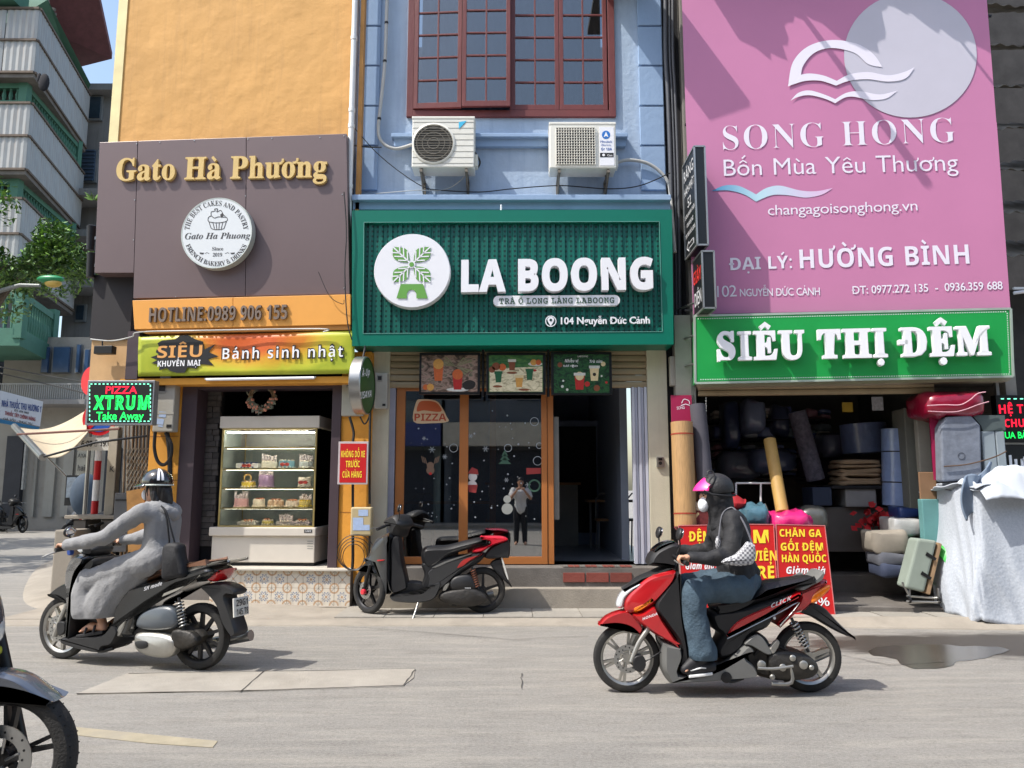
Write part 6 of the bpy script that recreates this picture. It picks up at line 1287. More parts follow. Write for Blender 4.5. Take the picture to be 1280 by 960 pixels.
saleboard([(970, 655.5), (1031, 657), (1044, 770), (975, 769)], .53, 'red sale board with yellow and white lettering, rightmost of the three', [('CHĂN GA', (974.5, 670.5), (1027, 671), 9, m_yel, 'bold'), ('GỐI ĐỆM', (976, 688), (1029, 688), 9.4, m_yel, 'bold'), ('HÀN QUỐC', (977.5, 702.5), (1033, 702.5), 9, m_yel, 'bold'), ('Giảm giá', (983, 717), (1032, 717.5), 8.6, m_pw, 'bi'), ('30-50%', (986, 740), (1035, 740), 13, m_pw, 'bold'), ('100%', (990, 757), (1037, 757), 10, m_pw, 'bold')])

# ---------------------------------------------------------------- far right: neighbour with LED sign and tin roofs
nb = thing('neighbour_building', 'dark neighbouring building with stacked rusty tin roofs at the right edge', 'building'); r_ = random.Random(8)
MB().box((10.5, 14.5, 8), (6.9, .5, 16)).build('wall', M('neighbour_dark', (62, 60, 60), .9, var=.3), nb); m_rt2 = M('rusty_tin', (120, 114, 104), .6, .3, var=.35, vs=3, dirt=.7, dcol=(60, 46, 36))
for k in range(11):
    z = 4.6 + k * .62; b = MB(); b.grid(lambda a, c: V((6.55 + a * 2.6, 11.2 - 1.0 * (1 - c) + .03 * noise.noise(V((a * 9, k, 0))), z + .55 * c + .018 * math.sin(a * 90) + .05 * noise.noise(V((a * 5, k * 3, 2))))), 80, 3); b.build('tin_sheet', m_rt2, nb, solid=.006, smooth=40)
MB().tube([V((7.55, 10.0, 3.8)) + V((.06 * noise.noise(V((k, 0, 0))), 0, k * .5)) for k in range(14)], [.20 + .05 * noise.noise(V((k * 1.7, 3, 0))) for k in range(14)], 10).build('column', M('rough_column', (150, 140, 124), .9, var=.35, vs=5, bump=1.5, bs=8, dirt=.5), nb, smooth=70)
MB().box((8.0, 11.3, 2.2), (3, .1, 4.4)).build('shop_wall', M('neighbour_dark'), nb)
for (x, y, z, lb_) in ((6.5, 9.7, 3.95, 'upper'), (6.6, 9.7, 3.25, 'lower')): 
    t = thing('tube_lamp', '%s small white tube lamp at the dark neighbour shop' % lb_, 'lamp'); MB().tube([(x, y, z), (x + .55, y - .1, z + .06)], .022, 8).build('tube', m_whp, t); MB().box((x + .27, y + .03, z + .07), (.5, .03, .03)).build('batten', m_wht, t)
l2 = thing('led_sign', 'black LED sign with glowing red and green lettering at the right edge', 'sign'); L2 = PL(0, 9.0, 0)
MB().pbox(L2, 1247, 494, 1330, 553, 0, -.1).build('frame', m_fr, l2)
text('HỆ TRÊN', L2, (1249, 517), (1308, 516), 11, .002, .002, m_lr, l2, 'bold'); text('CHUYÊN', L2, (1256, 534), (1305, 533), 10, .002, .002, m_lr, l2, 'bold'); text('MUA BÁN - SỬA', L2, (1249, 548), (1318, 547.5), 8, .002, .002, m_lg, l2, 'sans', bold=.01)
b = MB()
for k in range(7): line(L2, [(1251 + k * 8, 498.5), (1255 + k * 8, 498.5)], 1.4, .003, b)
tag(b.build('border_light', m_lw, l2), kind='stuff')
s2 = thing('shop_sign', 'black sign with white lettering under the LED sign at the right edge', 'sign'); MB().pbox(L2, 1246, 556, 1330, 604, -.05, -.1).build('panel', sgm, s2); text('lưới', L2, (1262, 587), (1300, 586), 17, -.048, .01, m_pw, s2, 'bold'); MB().pbox(L2, 1246, 553.4, 1330, 555.6, -.04, -.1).build('trim', M('trim_silver'), s2)
# ================================================================ left background: side street
def zr(v, y): r = ray(640, v); return 1.45 + r.z * y / r.y
def at(u, v, y): return PL(0, y, 0).px(u, v)
m_cor = M('corrugated_pale', (150, 152, 152), .5, .15, var=.08, vs=1.5, streak=.6, dcol=(150, 126, 104)); m_grn = M('balcony_green', (66, 112, 94), .75, var=.12, vs=1.5, dirt=.35, dcol=(60, 84, 72)); m_gry = M('old_render_grey', (136, 134, 132), .9, var=.15, vs=.8, streak=.5, dcol=(84, 80, 76), bump=.5)
ap = thing('apartment_building', 'old apartment block with green balconies and corrugated pale cages, far left', 'building')
P0, P1, P2 = V((-27, 26.2, 0)), V((-17.4, 26.2, 0)), V((-19.0, 32.5, 0))
MB().prism([(-27, 27.6, 0), (-18.8, 27.6, 0), (-20.6, 33.4, 0), (-27, 33.4, 0)][::-1], (0, 0, 23)).build('wall', m_gry, ap)
def strip(a, c, z0, z1, name, mat, th=.08, rib=None, par=None):
    d = (c - a); L_ = d.length; d.normalize(); n_ = V((d.y, -d.x, 0)); n = max(1, round(L_ / 1.15))
    for k in range(n):
        s0, s1 = L_ * k / n + .02, L_ * (k + 1) / n - .02; b = MB()
        if rib:
            m_ = int((s1 - s0) / rib); pr = [(s0 + (s1 - s0) * i / m_, .03 * (i % 2)) for i in range(m_ + 1)]
            b.loft([[a + d * s + n_ * (o + 0) + V((0, 0, z)) for s, o in pr] + [a + d * s + n_ * -.03 + V((0, 0, z)) for s, o in pr[::-1]] for z in (z0, z1)])
        else: b.prism([a + d * s0 + V((0, 0, z0)), a + d * s1 + V((0, 0, z0)), a + d * s1 + V((0, 0, z1)), a + d * s0 + V((0, 0, z1))], -n_ * th)
        b.build(name, mat, par or ap, fixn=bool(rib))
for (z0, z1) in ((16.5, 18.9), (12.8, 15.2), (9.1, 11.6)):
    zm = (z0 + z1) / 2
    for (a, c) in ((P0, P1), (P1, P2)):
        strip(a, c, z0, zm - .04, 'corrugated_panel', m_cor, rib=.11); strip(a, c, zm + .04, z1, 'corrugated_panel', m_cor, rib=.11)
        d = (c - a).normalized(); n_ = V((d.y, -d.x, 0))
        for z in (z0 - .06, zm, z1 + .05): MB().prism([a + V((0, 0, z - .04)), c + V((0, 0, z - .04)), c + V((0, 0, z + .04)), a + V((0, 0, z + .04))], n_ * .07).build('rail', M('rusty_rail', (96, 84, 74), .7, .3, var=.2), ap)
    MB().prism([P0 + V((0, 0, z0 - .25)), P1 + V((0, 0, z0 - .25)), P2 + V((0, 0, z0 - .25)), V((-20.5, 33, z0 - .25)), V((-18.8, 27.7, z0 - .25)), V((-27, 27.7, z0 - .25))][::-1], (0, 0, .15)).build('balcony_slab', m_concd, ap)
for (z0, z1) in ((15.5, 16.2), (11.8, 12.5), (6.5, 7.7)):
    q1 = V((-17.9, 26.6, 0)) if z0 > 9 else V((-15.9, 24.4, 0)); q0 = V((-27, q1.y, 0)); q2 = V((q1.x - .9, q1.y + (5 if z0 > 9 else 3.2), 0))
    for (a, c) in ((q0, q1), (q1, q2)):
        d = (c - a).normalized(); n_ = V((d.y, -d.x, 0)); L_ = (c - a).length
        for zz, w_ in ((z0, .14), (z1, .14)): MB().prism([a + V((0, 0, zz - w_)), c + V((0, 0, zz - w_)), c + V((0, 0, zz + w_ * .6)), a + V((0, 0, zz + w_ * .6))], -n_ * .22).build('balustrade_rail', m_grn, ap)
        b = MB(); n = int(L_ / .24)
        for k in range(n): b.lathe(a + d * (k + .5) * L_ / n - n_ * .1 + V((0, 0, z0 + .1)), (0, 0, 1), [(.05, 0), (.08, (z1 - z0) * .3), (.04, (z1 - z0) * .55), (.07, (z1 - z0) * .8)], 6, caps=False)
        tag(b.build('balusters', m_grn, ap), kind='stuff')
    MB().prism([q0 + V((0, 0, z0 - .5)), q1 + V((0, 0, z0 - .5)), q2 + V((0, 0, z0 - .5)), V((-20, q2.y, z0 - .5)), V((-18.8, 27.7, z0 - .5)), V((-27, 27.7, z0 - .5))][::-1], (0, 0, .36)).build('balcony_floor', m_grn, ap)
    for q in (q1, q2): MB().box(q + V((-.1, .1, (z0 + z1) / 2)), (.3, .3, z1 - z0 + .5)).build('corner_post', m_grn, ap)
# gable and big overhanging roof at the top
MB().prism([V((-19.2, 27.2, 19)), V((-17.8, 27.2, 20.0)), V((-18.7, 32.0, 19.2)), V((-19.6, 33, 18.9))], (-.8, .2, .3)).build('gable', m_grn, ap)
MB().prism([V((-24, 26, 21.2)), V((-17.6, 29.5, 23.4)), V((-17.9, 30.8, 22.4)), V((-18.4, 33, 21)), V((-24, 34, 20.2))], (0, 0, .3)).build('roof', M('maroon_fascia', (96, 56, 60), .7, var=.2), ap, fixn=True)
MB().prism([V((-25, 25.4, 19.3)), V((-18.3, 25.7, 19.2)), V((-18.3, 25.7, 20.1)), V((-25, 25.4, 20.3))], (0, 1.2, 0)).build('parapet', m_grn, ap)
b = MB()
for k in range(24): b.tube([V((-18.0 - .16 * k * .5, 28.0 + k * .2, 20.1 - .06 * k)), V((-19.0 - .16 * k * .5, 28.0 + k * .2, 20.5 - .06 * k))], .07, 5)
tag(b.build('roof_tiles', M('roof_tile_dark', (88, 84, 80), .8), ap), kind='stuff')
for z in (6.0,): pass
for (ya, za_, zb_, xa_) in ((27.55, 13, 15.4, -18.6), (27.55, 9, 11.4, -18.6)): pass
# person on the cage
t = thing('laundry', 'dark jacket hanging out at the gap in the top corrugated cage', 'laundry'); c = at(55, 103, 25.9); b = MB(); b.ell(c, (.2, .1, .34), 12, 8); b.ell(c + V((-.18, 0, .16)), (.09, .08, .2), 8, 6); b.build('cloth', M('cloth_black', (30, 30, 36), .9), t, smooth=70)
# grey narrow building behind
nb2 = thing('grey_building', 'narrow grey concrete building rising behind the bakery on the left', 'building')
xa_, xb_ = at(106, 100, 33).x, at(141, 100, 33).x
MB().box(((xa_ + xb_) / 2 + .55, 35.6, zr(112, 33) + 7), (xb_ - xa_ - .6, 3, 14)).build('upper_wall', M('concrete_pale', (176, 172, 162), .9, var=.12, vs=.7, streak=.5, dcol=(120, 114, 104)), nb2)
MB().box(((xa_ + xb_) / 2 + .2, 34.8, zr(112, 33) / 2), (xb_ - xa_ + 1.4, 2.5, zr(112, 33))).build('lower_wall', m_gry, nb2); MB().box(((xa_ + xb_) / 2, 33.5, zr(112, 33) + .1), (xb_ - xa_ + .6, 1.2, .3)).build('cornice', m_gry, nb2)
m_win = M('far_window', (52, 66, 78), .25, var=.2)
for (u0, v0, u1, v1, m) in ((108, 120, 129, 150, 'w'), (90, 187, 123, 228, 's'), (95, 320, 108, 350, 'w'), (93, 380, 108, 402, 'w')):
    a, c = at(u0, v1, 33.4), at(u1, v0, 33.4); f = MB().box(((a.x + c.x) / 2, 33.45, (a.z + c.z) / 2), (c.x - a.x, .15, c.z - a.z)).build('window', M('far_frame', (120, 124, 126), .7), nb2)
    MB().box(((a.x + c.x) / 2, 33.36, (a.z + c.z) / 2), (c.x - a.x - .15, .04, c.z - a.z - .15)).build('pane', m_win if m == 'w' else M('shutter_blue', (70, 88, 110), .7), f)
    n = 9
    if m == 's':
        for k in range(n): MB().box(((a.x + c.x) / 2, 33.31, a.z + (c.z - a.z) * (k + .5) / n), (c.x - a.x - .2, .06, .06)).build('louvre', M('shutter_blue'), f)
for v in (250, 300, 362): a = at(118, v, 33); MB().box((a.x, 33, a.z), (1.8, 2, .3)).build('balcony_slab', m_gry, nb2)
# low building closing the side street
lw = thing('salon_building', 'low shaded building with grey shopfronts and first floor windows across the side street', 'building'); yb_ = 27.0
a, c = at(-20, 652, yb_), at(215, 400, yb_)
MB().box(((a.x + c.x) / 2, yb_ + 2, 3.4), (c.x - a.x, 3.4, 6.9)).build('wall', M('salon_wall', (150, 146, 138), .85, var=.1, vs=.7, dirt=.3), lw)
def far(par, name, u0, v0, u1, v1, y, d, mat, bev=0): a, c = at(u0, v1, y), at(u1, v0, y); return MB().box(((a.x + c.x) / 2, y + d / 2, (a.z + c.z) / 2), (c.x - a.x, d, c.z - a.z)).build(name, mat, par, bev=bev)
m_far = M('far_dark', (44, 46, 52), .7, var=.2)
for k, (u0, v0, u1, v1) in enumerate(((50, 433, 62, 466), (64, 433, 88, 466), (93, 430, 101, 466), (103, 436, 112, 470))): f = far(lw, 'window', u0, v0, u1, v1, yb_ + .12, .25, M('far_frame')); far(f, 'pane', u0 + 1, v0 + 1, u1 - 1, v1 - 1, yb_ + .06, .1, M('far_glass_blue', (60, 84, 116), .2))
far(lw, 'balcony_slab', -20, 499, 106, 505, yb_ - .9, 1.2, m_gry); b = MB()
for k in range(46): a = at(-18 + k * 2.7, 499, yb_ - .85); b.tube([a, a + V((0, 0, zr(480, yb_) - zr(499, yb_)))], .02, 4)
a = at(-20, 480, yb_ - .85); b.tube([a, at(106, 480, yb_ - .85)], .035, 4); tag(b.build('railing', M('far_rail', (150, 150, 148), .6), lw), kind='stuff')
for (u0, u1) in ((38, 49), (52, 72), (74, 94)): far(lw, 'shutter_panel', u0, 545, u1, 646, yb_ + .2, .2, M('shutter_grey', (150, 148, 140), .7, var=.06, streak=.3, dcol=(110, 104, 96)))
far(lw, 'door', 0, 545, 30, 650, yb_ + .1, .3, m_far); far(lw, 'door', 126, 560, 150, 650, yb_ + .1, .3, m_far); far(lw, 'sign_strip', 26, 555, 33, 612, yb_ - .1, .15, M('strip_grey', (150, 150, 146), .6, var=.3, vs=8))
pw_ = PL(0, yb_ + .1, 0); far(lw, 'shop_panel', 94, 556, 118, 600, yb_ + .12, .1, M('panel_ivory', (166, 162, 148), .7)); text('hair', pw_, (97, 588.5), (109, 588.5), 7, .05, .01, m_ink, lw, 'bold'); text('AYA', pw_, (97, 572), (108, 572), 5, .05, .01, m_ink, lw, 'sans')
# easel board and person-sized poster
t = thing('easel_board', 'dark framed notice board standing before the grey shutters across the side street', 'board'); far(t, 'frame', 80, 594, 96, 632, 22, .1, m_blk); far(t, 'paper', 82, 596.5, 94.5, 622, 21.95, .04, M('paper_grey', (120, 130, 140), .7, var=.3, vs=9)); far(t, 'stand', 82, 632, 95, 662, 22, .1, M('stand_grey', (90, 92, 94)))
t = thing('roadside_bin', 'blue-grey tarpaulin covered stand across the side street', 'stand'); c = at(106, 618, 20); b = MB(); b.ell(c, (.35, .3, .55), 14, 9); b.build('cover', M('tarp_blue', (62, 76, 92), .8), t, smooth=60)
# pharmacy sign
ph = thing('pharmacy_sign', 'white pharmacy sign board with blue and red lettering across the side street', 'sign'); PP = PL(at(25, 510, 23).x, 23, -50)
MB().quad(PP, [(-8, 486), (54, 502), (50, 533), (-8, 521)], 0, -.12).build('panel', M('sign_dull_white', (206, 208, 212), .5, var=.05, dirt=.2), ph); MB().quad(PP, [(-8, 522), (50, 534), (48, 537), (-8, 527)], .01, -.1).build('trim', M('sign_teal', (40, 110, 150), .5), ph)
text('NHÀ THUỐC THU HƯƠNG 1', PP, (2, 508), (51, 515.5), 8, .005, .006, M('print_navy', (40, 66, 130), .5, var=0), ph, 'bold', markw=.12); text('ĐT. 024 3662', PP, (18, 514), (36, 517.5), 2.5, .005, .006, m_ink, ph); text('THUỐC TÂY CHÍNH HÃNG', PP, (6, 518.5), (44, 526.5), 4.6, .005, .006, M('print_darkred', (150, 50, 50), .5, var=0), ph, 'bold', markw=.12); text('GIÁ TỐT - PHỤC VỤ', PP, (4, 524.5), (40, 531), 2.6, .005, .006, m_ink, ph)
# street lamp
t = thing('street_lamp', 'street lamp arm with green topped lamp head over the side street', 'street lamp'); L1_ = at(50, 357, 15); m_lp = M('lamp_pole', (130, 134, 132), .5, .3)
MB().tube([at(-40, 420, 15.3) * 1 + V((0, 0, -8)), at(-40, 400, 15.3), at(-20, 371, 15.2), at(0, 363.5, 15.1), at(25, 356.5, 15), L1_], [.09, .07, .055, .045, .04, .035], 10).build('pole', m_lp, t, smooth=50)
c = at(63, 351, 15); MB().ell(c + V((0, 0, .03)), (.27, .13, .085), 18, 10).build('housing', M('lamp_green', (36, 132, 84), .4), t, smooth=60); MB().ell(c + V((.06, 0, -.05)), (.17, .10, .09), 18, 10).build('diffuser', M('lamp_amber', (196, 168, 84), .3), t, smooth=60)
# trees
def tree(lb_, base, top, rad, n, seed, sx=1.0, leaf=.075):
    t = thing('broadleaf_tree', lb_, 'tree'); r_ = random.Random(seed); base, top = V(base), V(top); bk_ = M('bark', (92, 80, 66), .9, var=.25, vs=6, bump=1)
    MB().tube([base, base.lerp(top, .5) + V((.15, 0, 0)), top - V((0, 0, rad * .2))], [.2, .15, .07], 10).build('trunk', bk_, t, smooth=60); cl = []
    for k in range(26):
        d = V((r_.gauss(0, 1), r_.gauss(0, 1), r_.gauss(0, .8))).normalized(); cl.append((top + V((d.x * rad * sx, d.y * rad, d.z * rad * .8)) * 1 * 1, r_.uniform(.25, .5) * rad)) if False else cl.append((top + V((d.x * rad * sx, d.y * rad, d.z * rad * .8)) * 1.0 - d * rad * r_.uniform(0, .5), r_.uniform(.22, .42) * rad))
    for k in range(0, 26, 3): MB().tube([base.lerp(top, .75), base.lerp(top, .9).lerp(cl[k][0], .5), cl[k][0]], [.06, .04, .015], 6).build('branch', bk_, t)
    for g, (nm, col) in enumerate((('crown', (72, 100, 50)), ('crown', (98, 128, 58)), ('crown', (52, 76, 44)))):
        b = MB()
        for k in range(n // 3):
            c, q = cl[r_.randrange(len(cl))]; d = V((r_.gauss(0, 1), r_.gauss(0, 1), r_.gauss(0, 1))).normalized() * q * r_.uniform(.3, 1.05) ** .6; p = c + d; e = V((r_.uniform(-1, 1), r_.uniform(-1, 1), r_.uniform(-.9, .3))).normalized() * leaf * r_.uniform(.7, 1.4); f_ = e.cross(V((r_.uniform(-.4, .4), r_.uniform(-.4, .4), 1))).normalized() * leaf * .42
            b.add([p - e, p - e * .2 + f_, p + e, p - e * .2 - f_], [[0, 1, 2, 3]])
        tag(b.build(nm, M('leaf_%d' % g, tuple(min(255, int(x * 1.25)) for x in col), .5, var=.35, vs=3), t), kind='stuff')
tree('broadleaf tree with mixed green leaves hanging in at the left edge over the street lamp', (-12.2, 16, 0), tuple(at(8, 312, 16)), 1.6, 11000, 3)
tree('broadleaf tree left of the frame shading the side street', (-19, 19, 0), (-18, 18, 6.2), 2.6, 3600, 5, leaf=.13); tree('broadleaf tree left of the frame nearer the camera', (-14.5, 14, 0), (-14.5, 13, 6.5), 2.0, 2700, 6, leaf=.12)
# awning tarp
t = thing('canvas_awning', 'beige canvas awning with steel bar slung from the side of the bakery', 'awning'); A_, B_, C_, D_ = at(19, 534, 11.6), at(52, 570, 9.7), at(110, 540, 9.8), at(108, 513, 11.6)
MB().grid(lambda a, c: A_.lerp(B_, c).lerp(D_.lerp(C_, c), a) + V((0, 0, -.14 * math.sin(math.pi * a) - .10 * math.sin(math.pi * c) * a)), 24, 16).build('canvas', M('canvas_beige', (176, 164, 140), .85, var=.1, dirt=.3), t, smooth=70, solid=.01)
MB().tube([A_ + (A_ - B_) * .04, B_ + (B_ - A_) * .04], .045, 10).build('front_bar', m_steel, t, smooth=50); MB().tube([at(22, 543, 10.9), at(150, 536, 9.9)], .016, 6).build('arm', M('rust_arm', (96, 60, 50), .7), t); MB().tube([at(55, 571, 9.6), at(120, 553, 9.5), at(183, 545, 9.4)], .014, 6).build('arm', m_blk, t); MB().tube([at(56, 568, 9.7), at(82, 594, 10.4)], .014, 6).build('strut', m_steel, t)
# no-parking sign on striped post
t = thing('traffic_sign', 'no parking sign with time plate on a red and white striped post', 'traffic sign'); py = 11.0; x0 = at(121, 600, py).x; z_b, z_t = 0, zr(535, py); seg_ = [zr(v, py) for v in (645, 626, 600, 576, 562, 535)]
for k, (z0, z1) in enumerate([(0.0, seg_[0])] + [(seg_[i], seg_[i + 1]) for i in range(5)]): MB().lathe((x0, py, z0), (0, 0, 1), [(.047, .0005), (.047, z1 - z0 - .0005)], 14).build('post_band', m_pw if k in (0, 2, 4) and k != 0 or k == 0 else M('post_red', (200, 24, 34), .4), t, smooth=40) if k in (0, 2, 4) else MB().lathe((x0, py, z0), (0, 0, 1), [(.047, .0005), (.047, z1 - z0 - .0005)], 14).build('post_band', M('post_red', (200, 24, 34), .4) if k in (1, 3) else m_pw, t, smooth=40)
TP = PL(0, py - .06, 0); MB().pbox(TP, 97, 546, 147, 563, 0, -.02).build('plate', M('plate_white', (206, 204, 196), .5), t); text('6:00 – 19:00', TP, (101.5, 558.5), (142, 557.5), 7.5, .002, .002, m_pk, t, 'bold')
c = at(125, 523, py - .06); rr_ = .245; MB().lathe(c, (0, -1, 0), [(.01, 0), (rr_, 0), (rr_, .012), (.01, .012)], 36).build('disc', M('post_red', (200, 24, 34)), t); MB().lathe(c + V((0, -.014, 0)), (0, -1, 0), [(.01, 0), (rr_ * .8, 0), (rr_ * .8, .004), (.01, .004)], 36).build('disc_blue', M('traffic_blue', (30, 80, 170), .4), t); MB().box(c + V((0, -.021, 0)), (.055, .004, .41), ry=R(45)).build('slash', M('post_red'), t)
t = thing('traffic_sign', 'red round sign edge peeking out above left of the LED sign', 'traffic sign'); c = at(114, 476, 11.5); MB().lathe(c, V((-.5, -1, 0)), [(.01, 0), (.22, 0), (.22, .012), (.01, .012)], 28).build('disc', M('post_red'), t); MB().tube([c + V((.03, .03, .3)), c + V((.03, .03, -4.4))], .03, 8).build('post', m_steel, t)
# concrete post, gate and wall at the bakery's left flank
t = thing('concrete_post', 'old square concrete post beside the striped traffic sign post', 'post'); a = at(141, 600, 10.8); MB().box((a.x, 10.8, 1.15), (.13, .13, 2.3)).build('shaft', M('concrete_cream', (176, 166, 148), .85, var=.12, dirt=.3), t, bev=.01); text('K', PL(0, 10.73, 0), (137, 590), (143, 590), 7, 0, .002, m_ink, t); MB().box((a.x + .16, 10.9, 1.3), (.12, .12, 2.6)).build('side_post', M('post_grey', (130, 128, 122), .8), t)
fgt = thing('folding_gate', 'half open lattice folding gate left of the bakery pillar', 'gate'); FP = PL(0, 10.15, 0); m_rs = M('gate_steel', (140, 132, 120), .5, .5, var=.2, dirt=.5, dcol=(96, 64, 44))
for k in range(7): u = 158 + k * 4.5; MB().tube([FP.px(u, 500), V((FP.px(u, 600).x, 10.15, .2))], .014, 6).build('bar', m_rs, fgt)
b = MB()
for j in range(10):
    for k in range(6): v = 560 + j * 8.5; b.tube([FP.px(158 + k * 4.5, v, .01), FP.px(162.5 + k * 4.5, v + 8.5, .01)], .006, 4); b.tube([FP.px(162.5 + k * 4.5, v, .02), FP.px(158 + k * 4.5, v + 8.5, .02)], .006, 4)
tag(b.build('lattice', m_rs, fgt), kind='stuff')
MB().box((-5.0, 11.4, 1.7), (1.4, .1, 3.4)).build('flank_wall', m_dark, bk); MB().pbox(FP, 185, 500, 190, 700, .05, -.1).build('flank_post', M('concrete_cream'), bk)
t = thing('wooden_board', 'old brown board leaning beside the folding gate behind the rider in grey', 'board'); MB().quad(PL(0, 10.0, 0), [(158, 614), (180, 610), (182, 690), (160, 690)], 0, -.05).build('board', M('old_wood', (150, 112, 62), .8, var=.3, vs=5), t)
t = thing('grey_cabinet', 'grey low cabinet behind the rider in grey', 'cabinet'); MB().pbox(PL(0, 10.1, 0), 141, 616, 160, 690, 0, -.4).build('body', M('stand_grey'), t, bev=.01); MB().pbox(PL(0, 10.1, 0), 144, 624, 159, 626, .01, -.01).build('slot', m_pk, t)
t = thing('stone_table', 'flat stone table top on concrete blocks left of the rider in grey', 'table'); T_ = PL(0, 10.6, 0); a, c = T_.px(88, 646), T_.px(152, 643); MB().box(((a.x + c.x) / 2, 10.7, a.z), (c.x - a.x, .5, .05)).build('table_top', m_conc, t, bev=.01)
for u in (104, 138): q = T_.px(u, 660); MB().box((q.x, 10.7, a.z / 2 - .02), (.16, .4, a.z - .05)).build('leg', m_concd, t)
t = thing('concrete_block', 'grey concrete block in front of the stone table', 'block'); q = PL(0, 10.3, 0).px(92, 658); MB().box((q.x, 10.3, .46), (.26, .4, .9)).build('block', m_conc, t, bev=.02)
# sagging street cables
for k, (p, lb_) in enumerate((((at(-20, 455, 16), at(60, 470, 15), at(110, 478, 12)), 'cable sagging across the side street towards the LED sign'), ((at(-20, 462, 16), at(50, 478, 15.5), at(108, 492, 12.5)), 'lower cable sagging across the side street'))): tag(cable(p, .012, m_cab), lb_, 'cable')

# ================================================================ the other side of the street (seen only in reflections)
r_ = random.Random(12)
for k, (x, w_, h, c) in enumerate(((-21, 7, 13, (120, 118, 108)), (-14.3, 6, 10, (150, 140, 116)), (-8.2, 5.6, 12, (108, 116, 112)), (-2.8, 5, 9.5, (88, 92, 96)), (2.2, 4.8, 11, (124, 112, 96)), (7.4, 5.2, 10, (96, 108, 112)), (13, 5.6, 12.5, (140, 132, 118)), (19, 6, 10, (112, 110, 108)))):
    t = thing('street_house', 'tube house across the street behind the camera, %s' % ('dull grey with two rows of windows', 'sand coloured', 'greenish grey', 'slate grey', 'tan with dark shop front', 'blue-grey', 'pale ochre', 'grey at the far right')[k], 'building')
    MB().box((x + w_ / 2, -13, h / 2), (w_ - .05, 5, h)).build('wall', M('opp_%d' % k, c, .85, var=.1), t); MB().box((x + w_ / 2, -10.47, 1.5), (w_ - .9, .1, 2.8)).build('shop_front', M('far_dark'), t); MB().box((x + w_ / 2, -10.2, 3.5), (w_ - .3, .5, .9)).build('sign_panel', M('opp_sign_%d' % k, [(60, 110, 90), (150, 60, 50), (60, 70, 120), (190, 180, 160)][k % 4], .5), t)
    for j in range(2):
        for i in (-1, 1): MB().box((x + w_ / 2 + i * w_ * .22, -10.48, 5.6 + j * 3), (1.2, .1, 1.5)).build('window', m_win, t)
struct(MB().box((0, -9.4, .06), (60, 2, .12)).build('far_pavement', m_conc))
# ================================================================ motor scooters
m_tyre = M('tyre_rubber', (38, 37, 36), .85, var=.2, vs=9, bump=.5, bs=90, dirt=.4, dcol=(92, 86, 78)); m_rimk = M('rim_black', (44, 44, 46), .4, .5, dirt=.3); m_rims = M('rim_silver', (176, 174, 168), .35, .8, var=.1, dirt=.2)
m_eng = M('engine_dark', (52, 50, 48), .55, .4, var=.25, vs=10, bump=.6, bs=30, dirt=.4, dcol=(96, 86, 70)); m_alu = M('engine_alu', (168, 166, 160), .4, .75, var=.12, vs=6, dirt=.3, dcol=(90, 84, 74)); m_bkp = M('black_plastic', (30, 30, 32), .5, var=.12, vs=4, dirt=.15, dcol=(80, 76, 70)); m_seat = M('seat_vinyl', (24, 24, 26), .42, var=.1, bump=.3, bs=120)
m_lens = M('lens_clear', (200, 204, 206), .12, .1, var=.15, vs=20, coat=1); m_amb = M('lens_amber', (232, 120, 16), .2, coat=.8, var=.05); m_rl = M('lens_red', (170, 14, 18), .2, coat=.8, var=.05); m_chr = M('chrome', (200, 200, 204), .12, 1, var=.02)
def inset_poly(p, d):
    n = len(p); A = sum(p[i][0] * p[(i + 1) % n][1] - p[(i + 1) % n][0] * p[i][1] for i in range(n)); sg = 1 if A > 0 else -1; o = []
    for i in range(n):
        a, c = p[i - 1], p[(i + 1) % n]; dx, dy = c[0] - a[0], c[1] - a[1]; l = math.hypot(dx, dy) or 1; o.append((p[i][0] - dy / l * d * sg, p[i][1] + dx / l * d * sg))
    return o
